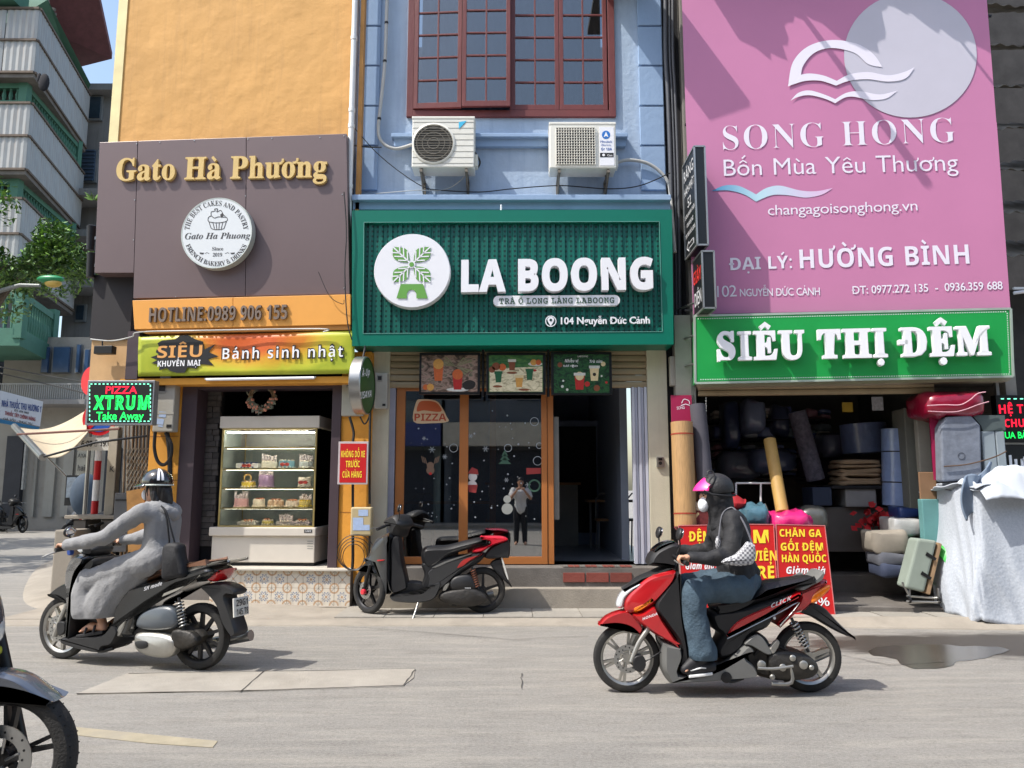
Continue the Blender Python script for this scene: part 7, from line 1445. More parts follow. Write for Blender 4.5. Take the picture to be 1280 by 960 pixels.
class Bike:
    def __init__(s, name, label, T): s.root = thing(name, label, 'motor scooter'); s.T = T; KEEP.add(s.root.name)
    def pan(s, name, pts, hw, mat, inset=.02, y0=0, n=4, par=None, taper=None, lab_=None):
        q = [s.T(*p[:2]) + ((1,) if len(p) > 2 else ()) for p in pts]; q = curve(q, n); rings = []; L_ = 4
        for k in range(-L_, L_ + 1):
            t = k / L_; ins = inset * (1 - math.sqrt(max(0, 1 - abs(t) ** 3))); pp = inset_poly(q, ins)
            rings.append([V((x, y0 + t * hw * (taper(x, z) if taper else 1), z)) for x, z in pp])
        o = MB().loft(rings).build(name, mat, par or s.root, smooth=42, fixn=True)
        if lab_: lab(o, lab_)
        return o
    def strip(s, name, pts, y, mat, par=None, d=.004, n=3):
        """thin applied shape on the near side"""
        q = curve([s.T(*p[:2]) + ((1,) if len(p) > 2 else ()) for p in pts], n); return MB().prism([V((x, y, z)) for x, z in q], (0, d, 0)).build(name, mat, par or s.root)
    def tube(s, name, pts, r, mat, y=0, seg=10, par=None):
        P = [V((*([s.T(p[0], p[1])[0]]), p[2] if len(p) > 2 else y, s.T(p[0], p[1])[1])) for p in pts]; return cable(P, r, mat, par or s.root, name, seg, 4) if not isinstance(r, list) else MB().tube(P, r, seg).build(name, mat, par or s.root, smooth=60)
    def wheel(s, cx, R_, w_, spokes, mat, disc=0, steer=0, tw=.07, kind='y'):
        cz = R_; c = V((cx, 0, cz)); b = MB(); ay = V((0, 1, 0)); rr = R_ - w_
        b.lathe(c, ay, [(rr + .004, -tw * .42), (rr - .002, -tw * .40), (rr - .018, -tw * .22), (rr - .018, tw * .22), (rr - .002, tw * .40), (rr + .004, tw * .42)], 44, caps=False)
        b.lathe(c, ay, [(.012, -.05), (.042, -.05), (.046, .0), (.042, .05), (.012, .05)], 20)
        for k in range(spokes):
            a = 2 * math.pi * k / spokes + .3; sw = .16 if kind == 'y' else .10
            for dd in ((-.5, .5) if kind == 'y' else (0,)):
                e = a + dd * (.22 if kind == 'y' else 0) + (.25 if kind == 'curved' else 0); p0 = c + V((math.cos(a) * .035, 0, math.sin(a) * .035)); p1 = c + V((math.cos(e) * (rr - .012), 0, math.sin(e) * (rr - .012)))
                d = (p1 - p0).normalized(); n_ = V((-d.z, 0, d.x)); h0, h1 = (.011, .008) if kind == 'y' else (.017, .012)
                b.prism([p0 + n_ * h0 + V((0, -.016, 0)), p1 + n_ * h1 + V((0, -.012, 0)), p1 - n_ * h1 + V((0, -.012, 0)), p0 - n_ * h0 + V((0, -.016, 0))], (0, .03, 0))
        w = b.build('wheel', mat, s.root, smooth=40)
        t = MB(); prof = [(rr, -tw * .44), (rr + w_ * .35, -tw * .5), (rr + w_ * .75, -tw * .42), (rr + w_ * .95, -tw * .2), (rr + w_, 0), (rr + w_ * .95, tw * .2), (rr + w_ * .75, tw * .42), (rr + w_ * .35, tw * .5), (rr, tw * .44)]
        t.lathe(c, ay, prof, 56, caps=False); t.build('tyre', m_tyre, w, smooth=40); g = MB()
        for k in range(40):
            a = 2 * math.pi * k / 40
            for sgn in (-1, 1): p = c + V((math.cos(a) * (R_ - w_ * .05 - .0105), sgn * tw * .2, math.sin(a) * (R_ - w_ * .05 - .0105))); g.box(p, (.014, tw * .26, .005), ry=-a)
        tag(g.build('tread_groove', M('groove_black', (16, 16, 16), .9, var=0), w), kind='stuff')
        if disc:
            d = MB(); yy = -.062; d.lathe(c + V((0, yy, 0)), ay, [(disc * .62, 0), (disc, 0), (disc, .005), (disc * .62, .005)], 36, caps=False)
            for k in range(6): a = k * math.pi / 3; d.tube([c + V((math.cos(a) * .03, yy, math.sin(a) * .03)), c + V((math.cos(a + .3) * disc * .64, yy, math.sin(a + .3) * disc * .64))], .006, 5)
            d.build('brake_disc', m_steel, w, smooth=30); h = MB()
            for k in range(18): a = 2 * math.pi * k / 18; q = disc * (.72 + .16 * (k % 3) / 2); h.lathe(c + V((math.cos(a) * q, yy - .0012, math.sin(a) * q)), ay, [(.0055, 0), (.0055, .001)], 8)
            tag(h.build('disc_hole', m_pk, w), kind='stuff')
        if steer: s.turn(w, cx, steer)
        return w
    def turn(s, o, cx, ang, z=.3):
        o.matrix_basis = Matrix.Translation((cx, 0, 0)) @ Matrix.Rotation(ang, 4, 'Z') @ Matrix.Translation((-cx, 0, 0)) @ o.matrix_basis; KEEP.add(o.name); return o
    def spring(s, a, c, r, mat, y=-.1, turns=8):
        A, C = V((s.T(*a)[0], y, s.T(*a)[1])), V((s.T(*c)[0], y, s.T(*c)[1])); ax = (C - A).normalized(); u = ax.orthogonal().normalized(); v = ax.cross(u); L_ = (C - A).length; sh = MB().tube([A, C], r * .42, 10).build('shock_absorber', m_bkp, s.root, smooth=50)
        pts = [A + ax * (L_ * (.1 + .75 * t / (turns * 12))) + (u * math.cos(t * math.pi / 6) + v * math.sin(t * math.pi / 6)) * r for t in range(turns * 12 + 1)]; MB().tube(pts, .0055, 6).build('coil_spring', mat, sh, smooth=60); return sh
    def mirror(s, base, top, y, steer=None):
        st = s.tube('mirror_stem', [(base[0], base[1], y), ((base[0] + top[0]) / 2 + 6, (base[1] + top[1]) / 2, y * 1.1), (top[0], top[1], y * 1.2)], .006, m_bkp)
        x, z = s.T(*top); b = MB().ell((x, y * 1.2, z + .04), (.022, .062, .046), 14, 9, Matrix.Rotation(R(12), 3, 'Y')); b.build('mirror', m_bkp, s.root, smooth=70); g = MB().ell((x + .016, y * 1.2, z + .042), (.01, .054, .038), 14, 8, Matrix.Rotation(R(12), 3, 'Y')); g.build('mirror_glass', m_chr, s.root, smooth=70)
    def text(s, t, a, c, cap, y, mat, style='bi'):
        class Q(PL):
            def __init__(q): q.o = V((0, y, 0)); q.d = V((1, 0, 0)); q.n = V((0, -1, 0))
            def loc(q, u, v, off=0): return s.T(u, v)
        return text(t, Q(), a, c, cap, .001, .002, mat, s.root, style)
def place(b, x, y, rz, z=0): b.root.location = (x, y, z); b.root.rotation_euler = (0, 0, rz)

# ---- red scooter (front right), ridden
A = Bike('motor_scooter', 'red and black scooter with alloy wheels ridden by the person in black, right of centre', lambda x, y: ((x - 158) / 546, (912 - y) / 546)); WB = 710 / 546
m_rp = M('red_paint', (176, 20, 28), .28, .25, var=.04, vs=2, coat=1, dirt=.06, dcol=(120, 60, 50)); m_gp = M('grey_plastic', (104, 104, 102), .55, var=.1, dirt=.25)
A.wheel(0, .241, .052, 6, m_rims, .098); A.wheel(WB, .246, .058, 5, m_rims, 0, tw=.085, kind='c')
ft = lambda x, z: 1
A.pan('front_fender', [(47, 655, 1), (75, 625), (120, 605), (165, 600), (205, 635), (220, 668), (208, 694, 1), (180, 668), (150, 655), (110, 650), (72, 655)], .065, m_rp, .012)
for y in (-.075, .075): A.tube('fork_leg', [(240, 665, y), (200, 720, y), (170, 790, y)], .018, m_alu, seg=12)
A.pan('brake_caliper', [(180, 770), (215, 765), (225, 800), (205, 825), (178, 812)], .022, m_bkp, .006, y0=-.085); A.tube('brake_hose', [(215, 790, -.09), (270, 760, -.09), (290, 740, -.07), (270, 690, -.05), (300, 560, -.04)], .006, m_blk, seg=6)
wn = lambda x, z: min(1, max(.25, .45 + (x + .02) * 1.7))
A.pan('nose_cowl', [(348, 440, 1), (318, 436), (240, 462), (185, 508), (152, 548), (145, 580), (158, 607), (200, 606), (262, 575), (330, 500), (352, 460)], .17, m_rp, .03, taper=wn)
A.pan('headlight', [(119, 578), (130, 545), (160, 513), (228, 475, 1), (262, 476, 1), (205, 512), (160, 548), (146, 585), (130, 592)], .15, m_lens, .02, taper=wn)
A.pan('nose_trim', [(150, 520), (200, 478), (262, 452), (318, 430), (330, 438), (262, 470), (230, 476), (160, 515)], .135, m_bkp, .01, taper=wn)
A.pan('turn_signal', [(178, 603), (176, 580), (215, 560), (263, 543, 1), (246, 575), (212, 600), (190, 606)], .158, m_amb, .02, taper=lambda x, z: min(1, wn(x, z) + .06))
A.pan('leg_cowl', [(178, 608), (215, 600), (262, 573), (292, 625), (356, 722, 1), (332, 722), (272, 692), (218, 655), (185, 630)], .178, m_rp, .02, taper=wn)
A.pan('meter_cowl', [(247, 402), (268, 368), (305, 345), (345, 332), (372, 345), (372, 385), (352, 440, 1), (310, 430), (252, 425)], .12, m_bkp, .03)
A.pan('windscreen', [(268, 366), (300, 340), (345, 326), (350, 336), (300, 352), (272, 374)], .10, M('smoke_gloss', (20, 20, 24), .12, coat=1, var=0), .01)
A.pan('leg_shield', [(262, 575), (300, 510), (352, 442, 1), (372, 470), (368, 600), (385, 730), (386, 800), (345, 800), (352, 720), (300, 640)], .165, m_bkp, .02)
A.pan('footboard', [(288, 710, 1), (356, 722, 1), (362, 765), (345, 826), (430, 822), (520, 790), (560, 755), (610, 715), (640, 745), (600, 760), (640, 800), (642, 838), (560, 850), (400, 860), (312, 863, 1), (300, 840), (286, 800)], .185, m_gp, .02)
A.pan('under_seat', [(485, 600), (600, 580), (832, 518, 1), (835, 548), (745, 602), (700, 660), (630, 690), (600, 735), (560, 765), (510, 775), (495, 740), (520, 690), (490, 660)], .135, m_bkp, .03)
A.pan('body_panel', [(530, 692, 1), (542, 658), (590, 616), (700, 568), (826, 520, 1), (832, 548, 1), (740, 592), (640, 640), (570, 678)], .150, m_rp, .022)
A.pan('tail_cowl', [(820, 524, 1), (905, 485), (950, 480), (954, 490), (944, 502), (905, 550), (850, 598), (800, 612), (742, 650, 1), (735, 648, 1), (822, 555)], .128, m_rp, .025, taper=lambda x, z: min(1, max(.3, 1 - (x - 1.2) * 1.8)))
A.tube('panel_trim', [(535, 695, -.152), (640, 645, -.153), (740, 598, -.15), (822, 560, -.137), (742, 650, -.138)], .0045, m_steel, seg=5)
A.pan('seat', [(500, 583), (560, 573), (620, 548), (680, 500), (720, 487), (800, 476), (884, 466), (900, 476), (850, 500), (760, 538), (680, 566), (600, 582), (505, 596)], .135, m_seat, .04)
A.pan('grab_rail', [(826, 520), (830, 500), (870, 486), (900, 462), (922, 443), (935, 452), (922, 482), (880, 504), (850, 520)], .125, m_gp, .015)
for y in (-.118, .118): A.pan('tail_signal', [(872, 562), (888, 532), (948, 498), (951, 514), (918, 545), (890, 566)], .02, m_amb, .008, y0=y * .7)
A.pan('tail_light', [(900, 540), (920, 520), (952, 503), (948, 520), (915, 548)], .05, m_rl, .008)
A.pan('rear_fender', [(830, 600), (875, 570), (932, 584), (985, 640), (1052, 706, 1), (1000, 688), (940, 655), (890, 625)], .075, m_bkp, .012)
A.pan('engine_block', [(600, 702), (655, 676), (700, 700), (725, 738), (800, 742), (868, 770), (886, 808), (852, 846), (760, 862), (660, 842), (612, 800)], .12, m_eng, .03)
A.pan('belt_cover', [(700, 752), (770, 742), (850, 762), (882, 802), (856, 838), (780, 850), (706, 838), (690, 795)], .045, m_eng, .02, y0=-.12); A.pan('side_bracket', [(600, 712), (655, 680), (700, 742), (682, 752), (628, 722)], .02, m_gp, .006, y0=-.15); A.pan('air_duct', [(690, 740), (722, 700), (735, 712), (712, 750)], .02, m_alu, .006, y0=-.14)
b = MB()
for (x, y, r) in ((780, 765, .022), (820, 790, .03), (740, 800, .025), (660, 790, .03), (700, 835, .018), (850, 800, .018)): X_, Z_ = A.T(x, y); b.lathe((X_, -.15, Z_), (0, -1, 0), [(r, 0), (r, .02), (r * .7, .026), (.002, .027)], 14)
A_ = b.build('cover_boss', m_alu, A.root, smooth=40); tag(A_, kind='stuff')
A.tube('kick_lever', [(775, 792, -.19), (700, 800, -.2), (640, 798, -.2)], .010, m_alu); A.tube('centre_stand', [(770, 790, -.15), (772, 855, -.16), (700, 862, -.14)], .014, m_alu); A.tube('side_stand', [(590, 840, -.15), (540, 850, -.17), (500, 835, -.18)], .013, m_blk); A.tube('cable_loom', [(640, 760, -.13), (680, 720, -.14), (740, 730, -.12), (800, 760, -.13)], .008, m_blk, seg=6)
A.tube('exhaust', [(700, 850, .10), (780, 850, .16), (860, 830, .18), (990, 780, .19)], .038, m_steel, seg=14)
b = MB().lathe((A.T(520, 833)[0], -.18, A.T(520, 833)[1]), (0, -1, 0), [(.035, 0), (.038, .012), (.02, .016)], 18).build('pivot_cap', m_blk, A.root, smooth=40)
A.spring((792, 622), (852, 748), .027, m_steel, -.115)
A.tube('handlebar', [(360, 402, -.30), (352, 392, -.2), (330, 380, 0), (352, 392, .2), (360, 402, .30)], .013, m_blk); 
for y in (-.3, .3): A.tube('grip', [(352, 393, y * .75), (366, 403, y * 1.15)], .018, m_bkp)
A.tube('brake_lever', [(335, 398, -.2), (342, 405, -.3), (350, 408, -.36)], .006, m_alu, seg=6); A.mirror((345, 372), (352, 318), -.2); A.mirror((300, 372), (318, 326), .17)
m_lt = M('letter_silver', (206, 206, 210), .4, .2, var=0); A.text('HONDA', (210, 625), (268, 605), 10, -.164, m_pw, 'bold'); A.text('CLICK', (708, 580), (790, 548), 15, -.152, m_lt)
b = MB().lathe((A.T(722, 619)[0], -.137, A.T(722, 619)[1]), (0, -1, 0), [(.011, 0), (.011, .003), (.007, .004)], 14).build('screw_cap', m_lt, A.root)
pt = gnd(784, 865); place(A, pt.x, pt.y, 0)
# ---- SH-like black scooter (left), ridden
def Tb(x, y): return ((x - 155) / 602 * 1.40, (870 + (x - 155) * .0748 - y) / (499 + (x - 155) * .056))
B = Bike('motor_scooter', 'black big-wheeled scooter with brown seat ridden by the woman in grey', Tb)
m_bp = M('black_paint', (18, 22, 24), .2, .1, var=.03, coat=1, dirt=.05); m_br = M('seat_brown', (112, 78, 58), .5, var=.1, bump=.2)
B.wheel(0, .262, .054, 10, m_rims, .11, kind='c'); B.wheel(1.40, .262, .062, 10, m_rimk, 0, tw=.1, kind='c')
B.pan('front_fender', [(90, 606, 1), (112, 582), (158, 556), (190, 556), (200, 600), (206, 648, 1), (182, 632), (150, 610), (112, 604)], .07, m_bp, .014)
for y in (-.085, .085): B.tube('fork_leg', [(196, 640, y), (172, 700, y), (150, 770, y)], .021, m_alu, seg=12)
B.pan('brake_caliper', [(168, 715), (200, 712), (206, 750), (176, 765)], .024, m_bkp, .006, y0=-.09)
B.pan('front_cowl', [(228, 432), (200, 455), (178, 498), (176, 545), (190, 592), (206, 655), (214, 765, 1), (240, 782, 1), (246, 690), (244, 600), (262, 520), (300, 470), (305, 436), (262, 424)], .19, m_bp, .03, taper=lambda x, z: min(1, max(.35, .5 + (x - .05) * 2.4)))
B.pan('headlight', [(226, 396), (240, 380), (262, 384), (266, 420), (240, 428), (224, 416)], .10, m_lens, .02); B.pan('handlebar_cover', [(250, 385), (300, 388), (318, 410), (300, 440), (258, 430)], .12, m_bkp, .03)
B.pan('leg_shield', [(262, 520), (300, 460, 1), (330, 440), (345, 470), (300, 540), (268, 620), (262, 700), (258, 775), (240, 775), (244, 640)], .17, m_bkp, .02)
B.pan('footboard', [(213, 768, 1), (300, 762), (395, 755), (440, 712), (470, 745), (446, 800), (405, 812), (400, 828), (345, 832), (245, 808), (215, 792)], .18, m_bkp, .02)
B.pan('body_cowl', [(436, 612), (470, 568), (560, 540), (650, 520), (760, 482), (815, 474), (840, 500), (800, 540), (700, 560), (636, 604), (560, 650), (526, 702), (508, 762), (470, 775), (440, 748), (410, 745), (424, 700)], .16, m_bp, .04)
B.pan('seat', [(462, 562), (500, 524), (560, 490), (620, 476), (720, 462), (808, 452), (800, 466), (700, 490), (620, 512), (545, 545), (476, 580)], .14, m_br, .035)
B.pan('grab_rail', [(640, 506), (700, 482), (800, 462), (886, 450), (888, 457), (830, 474), (760, 500), (700, 514)], .135, m_rims, .015); B.pan('body_trim', [(640, 596, 1), (720, 560), (790, 508, 1), (796, 512, 1), (760, 548), (700, 572)], .163, m_rims, .01)
B.tube('rack_bar', [(740, 502, -.13), (800, 480, -.13), (884, 458, -.08)], .009, m_blk); B.pan('tail_light', [(793, 522), (820, 500), (860, 490, 1), (850, 520), (832, 543), (800, 541)], .11, m_rl, .02)
B.pan('rear_fender', [(765, 560), (850, 548), (908, 576), (906, 600), (872, 602), (892, 660), (922, 745), (918, 768), (900, 770), (866, 720), (836, 645), (800, 600)], .09, m_bkp, .015)
pl_ = B.pan('number_plate', [(906, 612, 1), (911, 612, 1), (917, 690, 1), (912, 690, 1)], .095, M('plate_white', (206, 204, 196)), .001, n=1)
X0_, Z0_ = B.T(905, 700); 
B.pan('air_box', [(532, 705), (556, 664), (610, 642), (676, 645), (704, 690), (694, 730), (620, 742), (545, 734)], .06, M('airbox_grey', (76, 82, 88), .35, var=.08, coat=.4), .03, y0=-.10); B.pan('belt_cover', [(532, 775), (548, 750), (640, 752), (698, 772), (706, 812), (682, 850), (610, 850), (545, 822)], .06, m_alu, .03, y0=-.11); B.pan('engine_block', [(500, 740), (600, 700), (720, 720), (790, 770), (740, 820), (620, 850), (520, 820)], .1, m_eng, .03)
B.pan('swing_arm', [(690, 740), (760, 745), (790, 785), (740, 815), (690, 800)], .04, m_eng, .015, y0=-.12); B.pan('cover_badge', [(545, 785), (590, 782), (595, 808), (560, 812)], .006, m_bkp, .003, y0=-.172); B.pan('side_reflector', [(455, 740), (470, 712), (498, 690), (502, 705), (480, 760), (462, 770)], .165, m_alu, .015)
B.spring((700, 606), (730, 745), .03, m_steel, -.13); B.tube('exhaust', [(600, 840, .1), (700, 830, .17), (900, 790, .19)], .045, m_steel, seg=14); B.tube('centre_stand', [(360, 830, -.1), (400, 825, -.14), (440, 815, -.14)], .014, m_blk)
B.tube('handlebar', [(238, 402, -.32), (262, 396, -.2), (285, 396, 0), (262, 396, .2), (238, 402, .32)], .013, m_blk)
for y in (-.31, .31): B.tube('grip', [(262, 397, y * .7), (242, 402, y * 1.12)], .018, m_bkp)
B.tube('brake_lever', [(222, 404, -.2), (205, 418, -.3), (190, 432, -.36)], .006, m_alu, seg=6); B.pan('lever_holder', [(240, 392), (256, 392), (258, 425), (242, 425)], .02, M('blue_cloth', (40, 74, 150), .6), .006, y0=-.21); B.mirror((262, 390), (252, 350), -.2); B.mirror((262, 390), (262, 352), .2)
B.text('SH mode', (565, 577), (640, 552), 15, -.163, m_lt)
f_, r_ = gnd(78, 823), gnd(252, 837); place(B, f_.x, f_.y, math.atan2(r_.y - f_.y, r_.x - f_.x))
# plate lettering facing rearward-left is drawn on the side face
for s_, z_ in (('29G1', 646), ('145.78', 684)):
    lay = layout(s_, 'bold', 0, .02, .1); P_ = [p for _, vs, _ in lay for p in vs]; a_ = min(p[0] for p in P_); c_ = max(p[0] for p in P_); b = MB(); x0, z0 = B.T(916 + (z_ - 650) * .09, z_)
    for ch, vs, fs in lay:
        if vs: b.add([V((x0 + .004 - y * .004, -.075 + .15 * (x - a_) / (c_ - a_), z0 + y * .05)) for x, y in vs], fs)
    b.build('lettering', m_pk, B.root)
# ---- parked black scooter
C = Bike('motor_scooter', 'parked dark grey scooter with red grab rail in front of the tea shop glass', lambda x, y: ((x - 202) / 610, (805 - y) / 610)); WC = 783 / 610; SA = R(-42)
m_dg = M('darkgrey_paint', (52, 53, 55), .32, .3, var=.05, coat=.6, dirt=.12, dcol=(110, 104, 96)); m_rb = M('red_bright', (206, 22, 44), .3, coat=.8, var=.03)
wf = C.wheel(0, .262, .056, 5, m_rimk, .095, SA, kind='c'); C.wheel(WC, .255, .06, 5, m_rimk, 0, tw=.085, kind='c')
fl_ = [C.tube('fork_leg', [(265, 470, y), (235, 550, y), (200, 650, y)], .019, m_blk, seg=12) for y in (-.08, .08)] + [C.pan('brake_caliper', [(190, 640), (215, 634), (226, 658), (204, 674), (186, 660)], .02, m_rb, .006, y0=-.09), C.pan('front_fender', [(118, 520), (150, 482), (205, 462), (262, 470), (300, 520), (288, 528), (240, 492), (190, 486), (140, 520)], .06, m_bkp, .01)]
for o in fl_: C.turn(o, 0, SA)
C.pan('front_cowl', [(196, 410), (212, 352), (258, 292), (340, 250, 1), (372, 285), (350, 330), (358, 420), (356, 664, 1), (332, 642), (312, 562), (275, 505), (240, 475), (160, 452), (165, 432)], .19, m_dg, .04, taper=lambda x, z: min(1, max(.35, .5 + (x - .0) * 2.2)))
C.pan('headlight', [(220, 400), (238, 348), (288, 314), (355, 304, 1), (305, 345), (250, 388)], .15, m_lens, .02, taper=lambda x, z: min(1, max(.45, .62 + (x - .0) * 2.0)))
C.pan('cowl_mark', [(262, 436, 1), (320, 430, 1), (300, 442, 1), (266, 446, 1)], .178, m_red, .004, n=1)
hb = [C.pan('handlebar_cover', [(308, 180), (340, 152), (420, 130), (470, 160), (490, 205), (455, 235), (425, 290), (372, 272), (345, 235), (318, 205)], .13, m_bkp, .04), C.tube('handlebar', [(415, 225, -.33), (400, 205, -.2), (390, 200, 0), (400, 205, .2), (415, 225, .33)], .013, m_blk), C.tube('brake_lever', [(380, 215, -.2), (370, 218, -.3), (372, 222, -.38)], .006, m_alu, seg=6), C.tube('brake_lever', [(380, 215, .2), (370, 218, .3), (372, 222, .38)], .006, m_alu, seg=6), C.pan('meter_glass', [(400, 150), (440, 148), (468, 175), (460, 205), (420, 180)], .07, m_chr, .02)] + [C.tube('grip', [(402, 207, y * .7), (416, 226, y * 1.15)], .018, m_bkp) for y in (-.3, .3)]
for o in hb: C.turn(o, C.T(390, 200)[0], SA)
C.pan('leg_shield', [(352, 305), (412, 288), (430, 420), (472, 602), (445, 642), (362, 652), (354, 500)], .17, m_bkp, .02)
C.pan('footboard', [(352, 672, 1), (440, 650), (560, 652), (620, 610), (690, 580), (704, 600), (690, 645), (650, 702), (560, 724), (400, 720), (354, 698)], .18, m_dg, .02); C.pan('floor_mat', [(380, 655), (460, 590), (570, 600), (560, 652)], .12, m_bkp, .01)
C.pan('under_seat', [(560, 470), (620, 440), (900, 400), (1000, 400), (960, 460), (860, 520), (780, 580), (700, 640), (600, 650), (560, 620), (580, 540)], .13, m_bkp, .03)
C.pan('body_panel', [(598, 524), (640, 482), (760, 432), (900, 396), (985, 396), (905, 480), (835, 522), (770, 582), (700, 642), (640, 652), (600, 640), (606, 575)], .15, m_dg, .03)
C.pan('red_stripe', [(798, 498, 1), (850, 432), (978, 398, 1), (900, 442), (850, 482)], .153, M('red_dull', (170, 40, 36), .4, coat=.4), .008); C.pan('silver_stripe', [(640, 484), (760, 434), (905, 396, 1), (905, 402, 1), (770, 448), (660, 492)], .1535, m_steel, .006)
C.pan('seat', [(556, 412), (576, 358), (640, 346), (740, 342), (860, 312), (960, 292), (1022, 308), (1016, 330), (905, 365), (760, 412), (690, 468), (615, 505), (572, 475)], .14, m_seat, .045)
C.pan('grab_rail', [(908, 388), (930, 362), (1018, 340), (1030, 318), (962, 292, 1), (1000, 280), (1100, 280), (1152, 294), (1148, 316), (1052, 346), (982, 386), (930, 396)], .13, m_rb, .02)
C.pan('tail_cowl', [(995, 408), (1050, 350), (1162, 308), (1170, 420), (1130, 432), (1050, 438), (1000, 430)], .10, m_bkp, .02); C.pan('tail_light', [(1100, 345), (1162, 318), (1166, 380), (1110, 400)], .08, m_rl, .015)
C.pan('rear_fender', [(1035, 470), (1108, 438), (1132, 530), (1186, 626), (1150, 602), (1092, 545)], .075, m_bkp, .01); C.pan('number_plate', [(1112, 440), (1122, 436), (1160, 560), (1150, 565)], .09, M('plate_white'), .002)
C.pan('air_box', [(758, 595), (796, 548), (895, 540), (932, 598), (924, 640), (785, 645)], .06, m_bkp, .025, y0=-.10); C.pan('belt_cover', [(690, 665), (760, 642), (900, 625), (1000, 668), (1012, 715), (960, 742), (860, 750), (705, 715)], .06, m_eng, .03, y0=-.11); C.pan('engine_block', [(700, 600), (900, 600), (1000, 660), (960, 730), (760, 730)], .1, m_eng, .03)
C.text('YAMAHA', (862, 628), (903, 628), 7, -.162, m_pw, 'bold'); C.pan('side_reflector', [(705, 640), (722, 605), (755, 585), (760, 598), (738, 640), (712, 650)], .155, m_alu, .01)
C.spring((908, 482), (955, 640), .028, M('spring_rust', (120, 72, 52), .6, .3), -.125); C.tube('side_stand', [(548, 712, -.16), (530, 780, -.24), (505, 850, -.31), (512, 852, -.33)], .011, m_alu); C.tube('exhaust', [(760, 740, .1), (860, 740, .16), (1060, 690, .19)], .042, m_steel, seg=14); C.mirror((400, 175), (408, 110), -.16)
f_, r_ = gnd(461, 767, .045), gnd(600, 765.5, .045); place(C, f_.x, f_.y, math.atan2(r_.y - f_.y, r_.x - f_.x) * .6, .045)
# ---- copies of the parked scooter further down the side street
def copy_tree(o, parent=None):
    c = o.copy(); COL.objects.link(c); c.parent = parent
    for ch in o.children: copy_tree(ch, c)
    return c
for k, (u, v, y, rz, lb_) in enumerate(((-16, 655, 27, .5, 'dark scooter at the far left end of the row across the side street'), (14, 655, 26, .35, 'dark scooter with white panel in the row across the side street'), (38, 654, 25.4, .25, 'dark scooter nearest the shutters in the row across the side street'), (98, 650, 21, 1.2, 'dark scooter parked beside the easel board across the side street'), (120, 668, 10.6, .35, 'dark scooter parked behind the rider in grey at the corner'))):
    c = copy_tree(C.root); c.location = ((u - 640) / F * y, y, 0); c.rotation_euler = (0, 0, rz + (math.pi if k < 3 else 0)); c['label'] = lb_; KEEP.add(c.name)
# ---- motorcycle entering at the lower left corner (faces right)
D4 = Bike('motorcycle', 'grey motorcycle at the lower left corner, only its front wheel and fairing in view', lambda x, y: (-(x) / 400, (1000 - y) / 400))
D4.root['category'] = 'motorcycle'
D4.wheel(0, .30, .07, 5, m_rimk, .142, tw=.11, kind='y'); m_gy = M('grey_fairing', (96, 102, 112), .25, .4, coat=1, var=.04)
gf_ = lambda *p: [(-a * 400 if True else a, 1000 - c * 400) + tuple(e) for a, c, *e in p]
def q(*p): return [(-a * -400, 1000 - c * 400) + tuple(e) for a, c, *e in p]   # metres: forward is +x after the mirror below
D4.T = lambda x, y: (x, y)
D4.pan('front_fender', [(-.32, .56, 1), (-.22, .635), (-.08, .66), (.05, .635), (.16, .565), (.205, .53, 1), (.09, .57), (-.04, .59), (-.2, .57)], .07, m_gy, .015)
for y in (-.1, .1): D4.tube('fork_leg', [(0, .3, y), (-.09, .6, y), (-.2, .95, y)], .027, m_blk, seg=12)
D4.pan('brake_caliper', [(-.12, .25), (-.05, .27), (-.04, .38), (-.10, .4), (-.14, .33)], .03, m_bkp, .01, y0=-.09)
D4.pan('front_fairing', [(-.12, .74), (-.10, .84), (-.14, .97), (-.24, 1.08), (-.42, 1.10), (-.5, .95), (-.44, .74), (-.30, .66), (-.18, .68)], .16, m_gy, .05, taper=lambda x, z: min(1, max(.3, .5 - x * 1.6)))
D4.pan('headlight', [(-.115, .76), (-.10, .84), (-.14, .93), (-.19, .86), (-.17, .74)], .12, m_lens, .02, taper=lambda x, z: .8); D4.pan('turn_signal', [(-.13, .70), (-.11, .715), (-.12, .745), (-.17, .74)], .10, M('lens_yellowgreen', (190, 190, 60), .2, coat=1), .008); 
D4.pan('fuel_tank', [(-.42, .95), (-.5, 1.02), (-.7, 1.04), (-.9, .92), (-.85, .8), (-.5, .78)], .14, m_gy, .05); D4.pan('seat', [(-.85, .9), (-1.0, .82), (-1.3, .85), (-1.5, .92), (-1.5, .86), (-1.2, .76), (-.9, .78)], .14, m_seat, .03); D4.pan('engine_block', [(-.4, .3), (-.45, .6), (-.8, .65), (-.85, .35), (-.6, .25)], .15, m_eng, .03)
D4.pan('tail_cowl', [(-1.2, .78), (-1.6, .95), (-1.62, .9), (-1.3, .68), (-.95, .66)], .12, m_gy, .03); D4.wheel(-1.3, .30, .075, 5, m_rimk, .11, tw=.13, kind='y')
D4.tube('handlebar', [(-.36, 1.08, -.36), (-.28, 1.06, -.2), (-.24, 1.03, 0), (-.28, 1.06, .2), (-.36, 1.08, .36)], .013, m_blk)
x_, z_m = -.17, 1.22
D4.tube('mirror_stem', [(-.28, 1.06, -.2), (-.26, 1.16, -.24), (-.20, 1.22, -.28)], .007, m_blk); MB().ell((-.18, -.29, 1.27), (.03, .07, .07), 14, 9).build('mirror', m_bkp, D4.root, smooth=60); D4.pan('mirror_fairing', [(-.16, 1.20), (-.12, 1.26), (-.13, 1.36), (-.2, 1.36), (-.22, 1.22)], .03, m_bkp, .01, y0=-.3)
p = ray(10, 938); y_ = 3.52; place(D4, p.x / p.y * y_ - .0, y_, 0, 0)
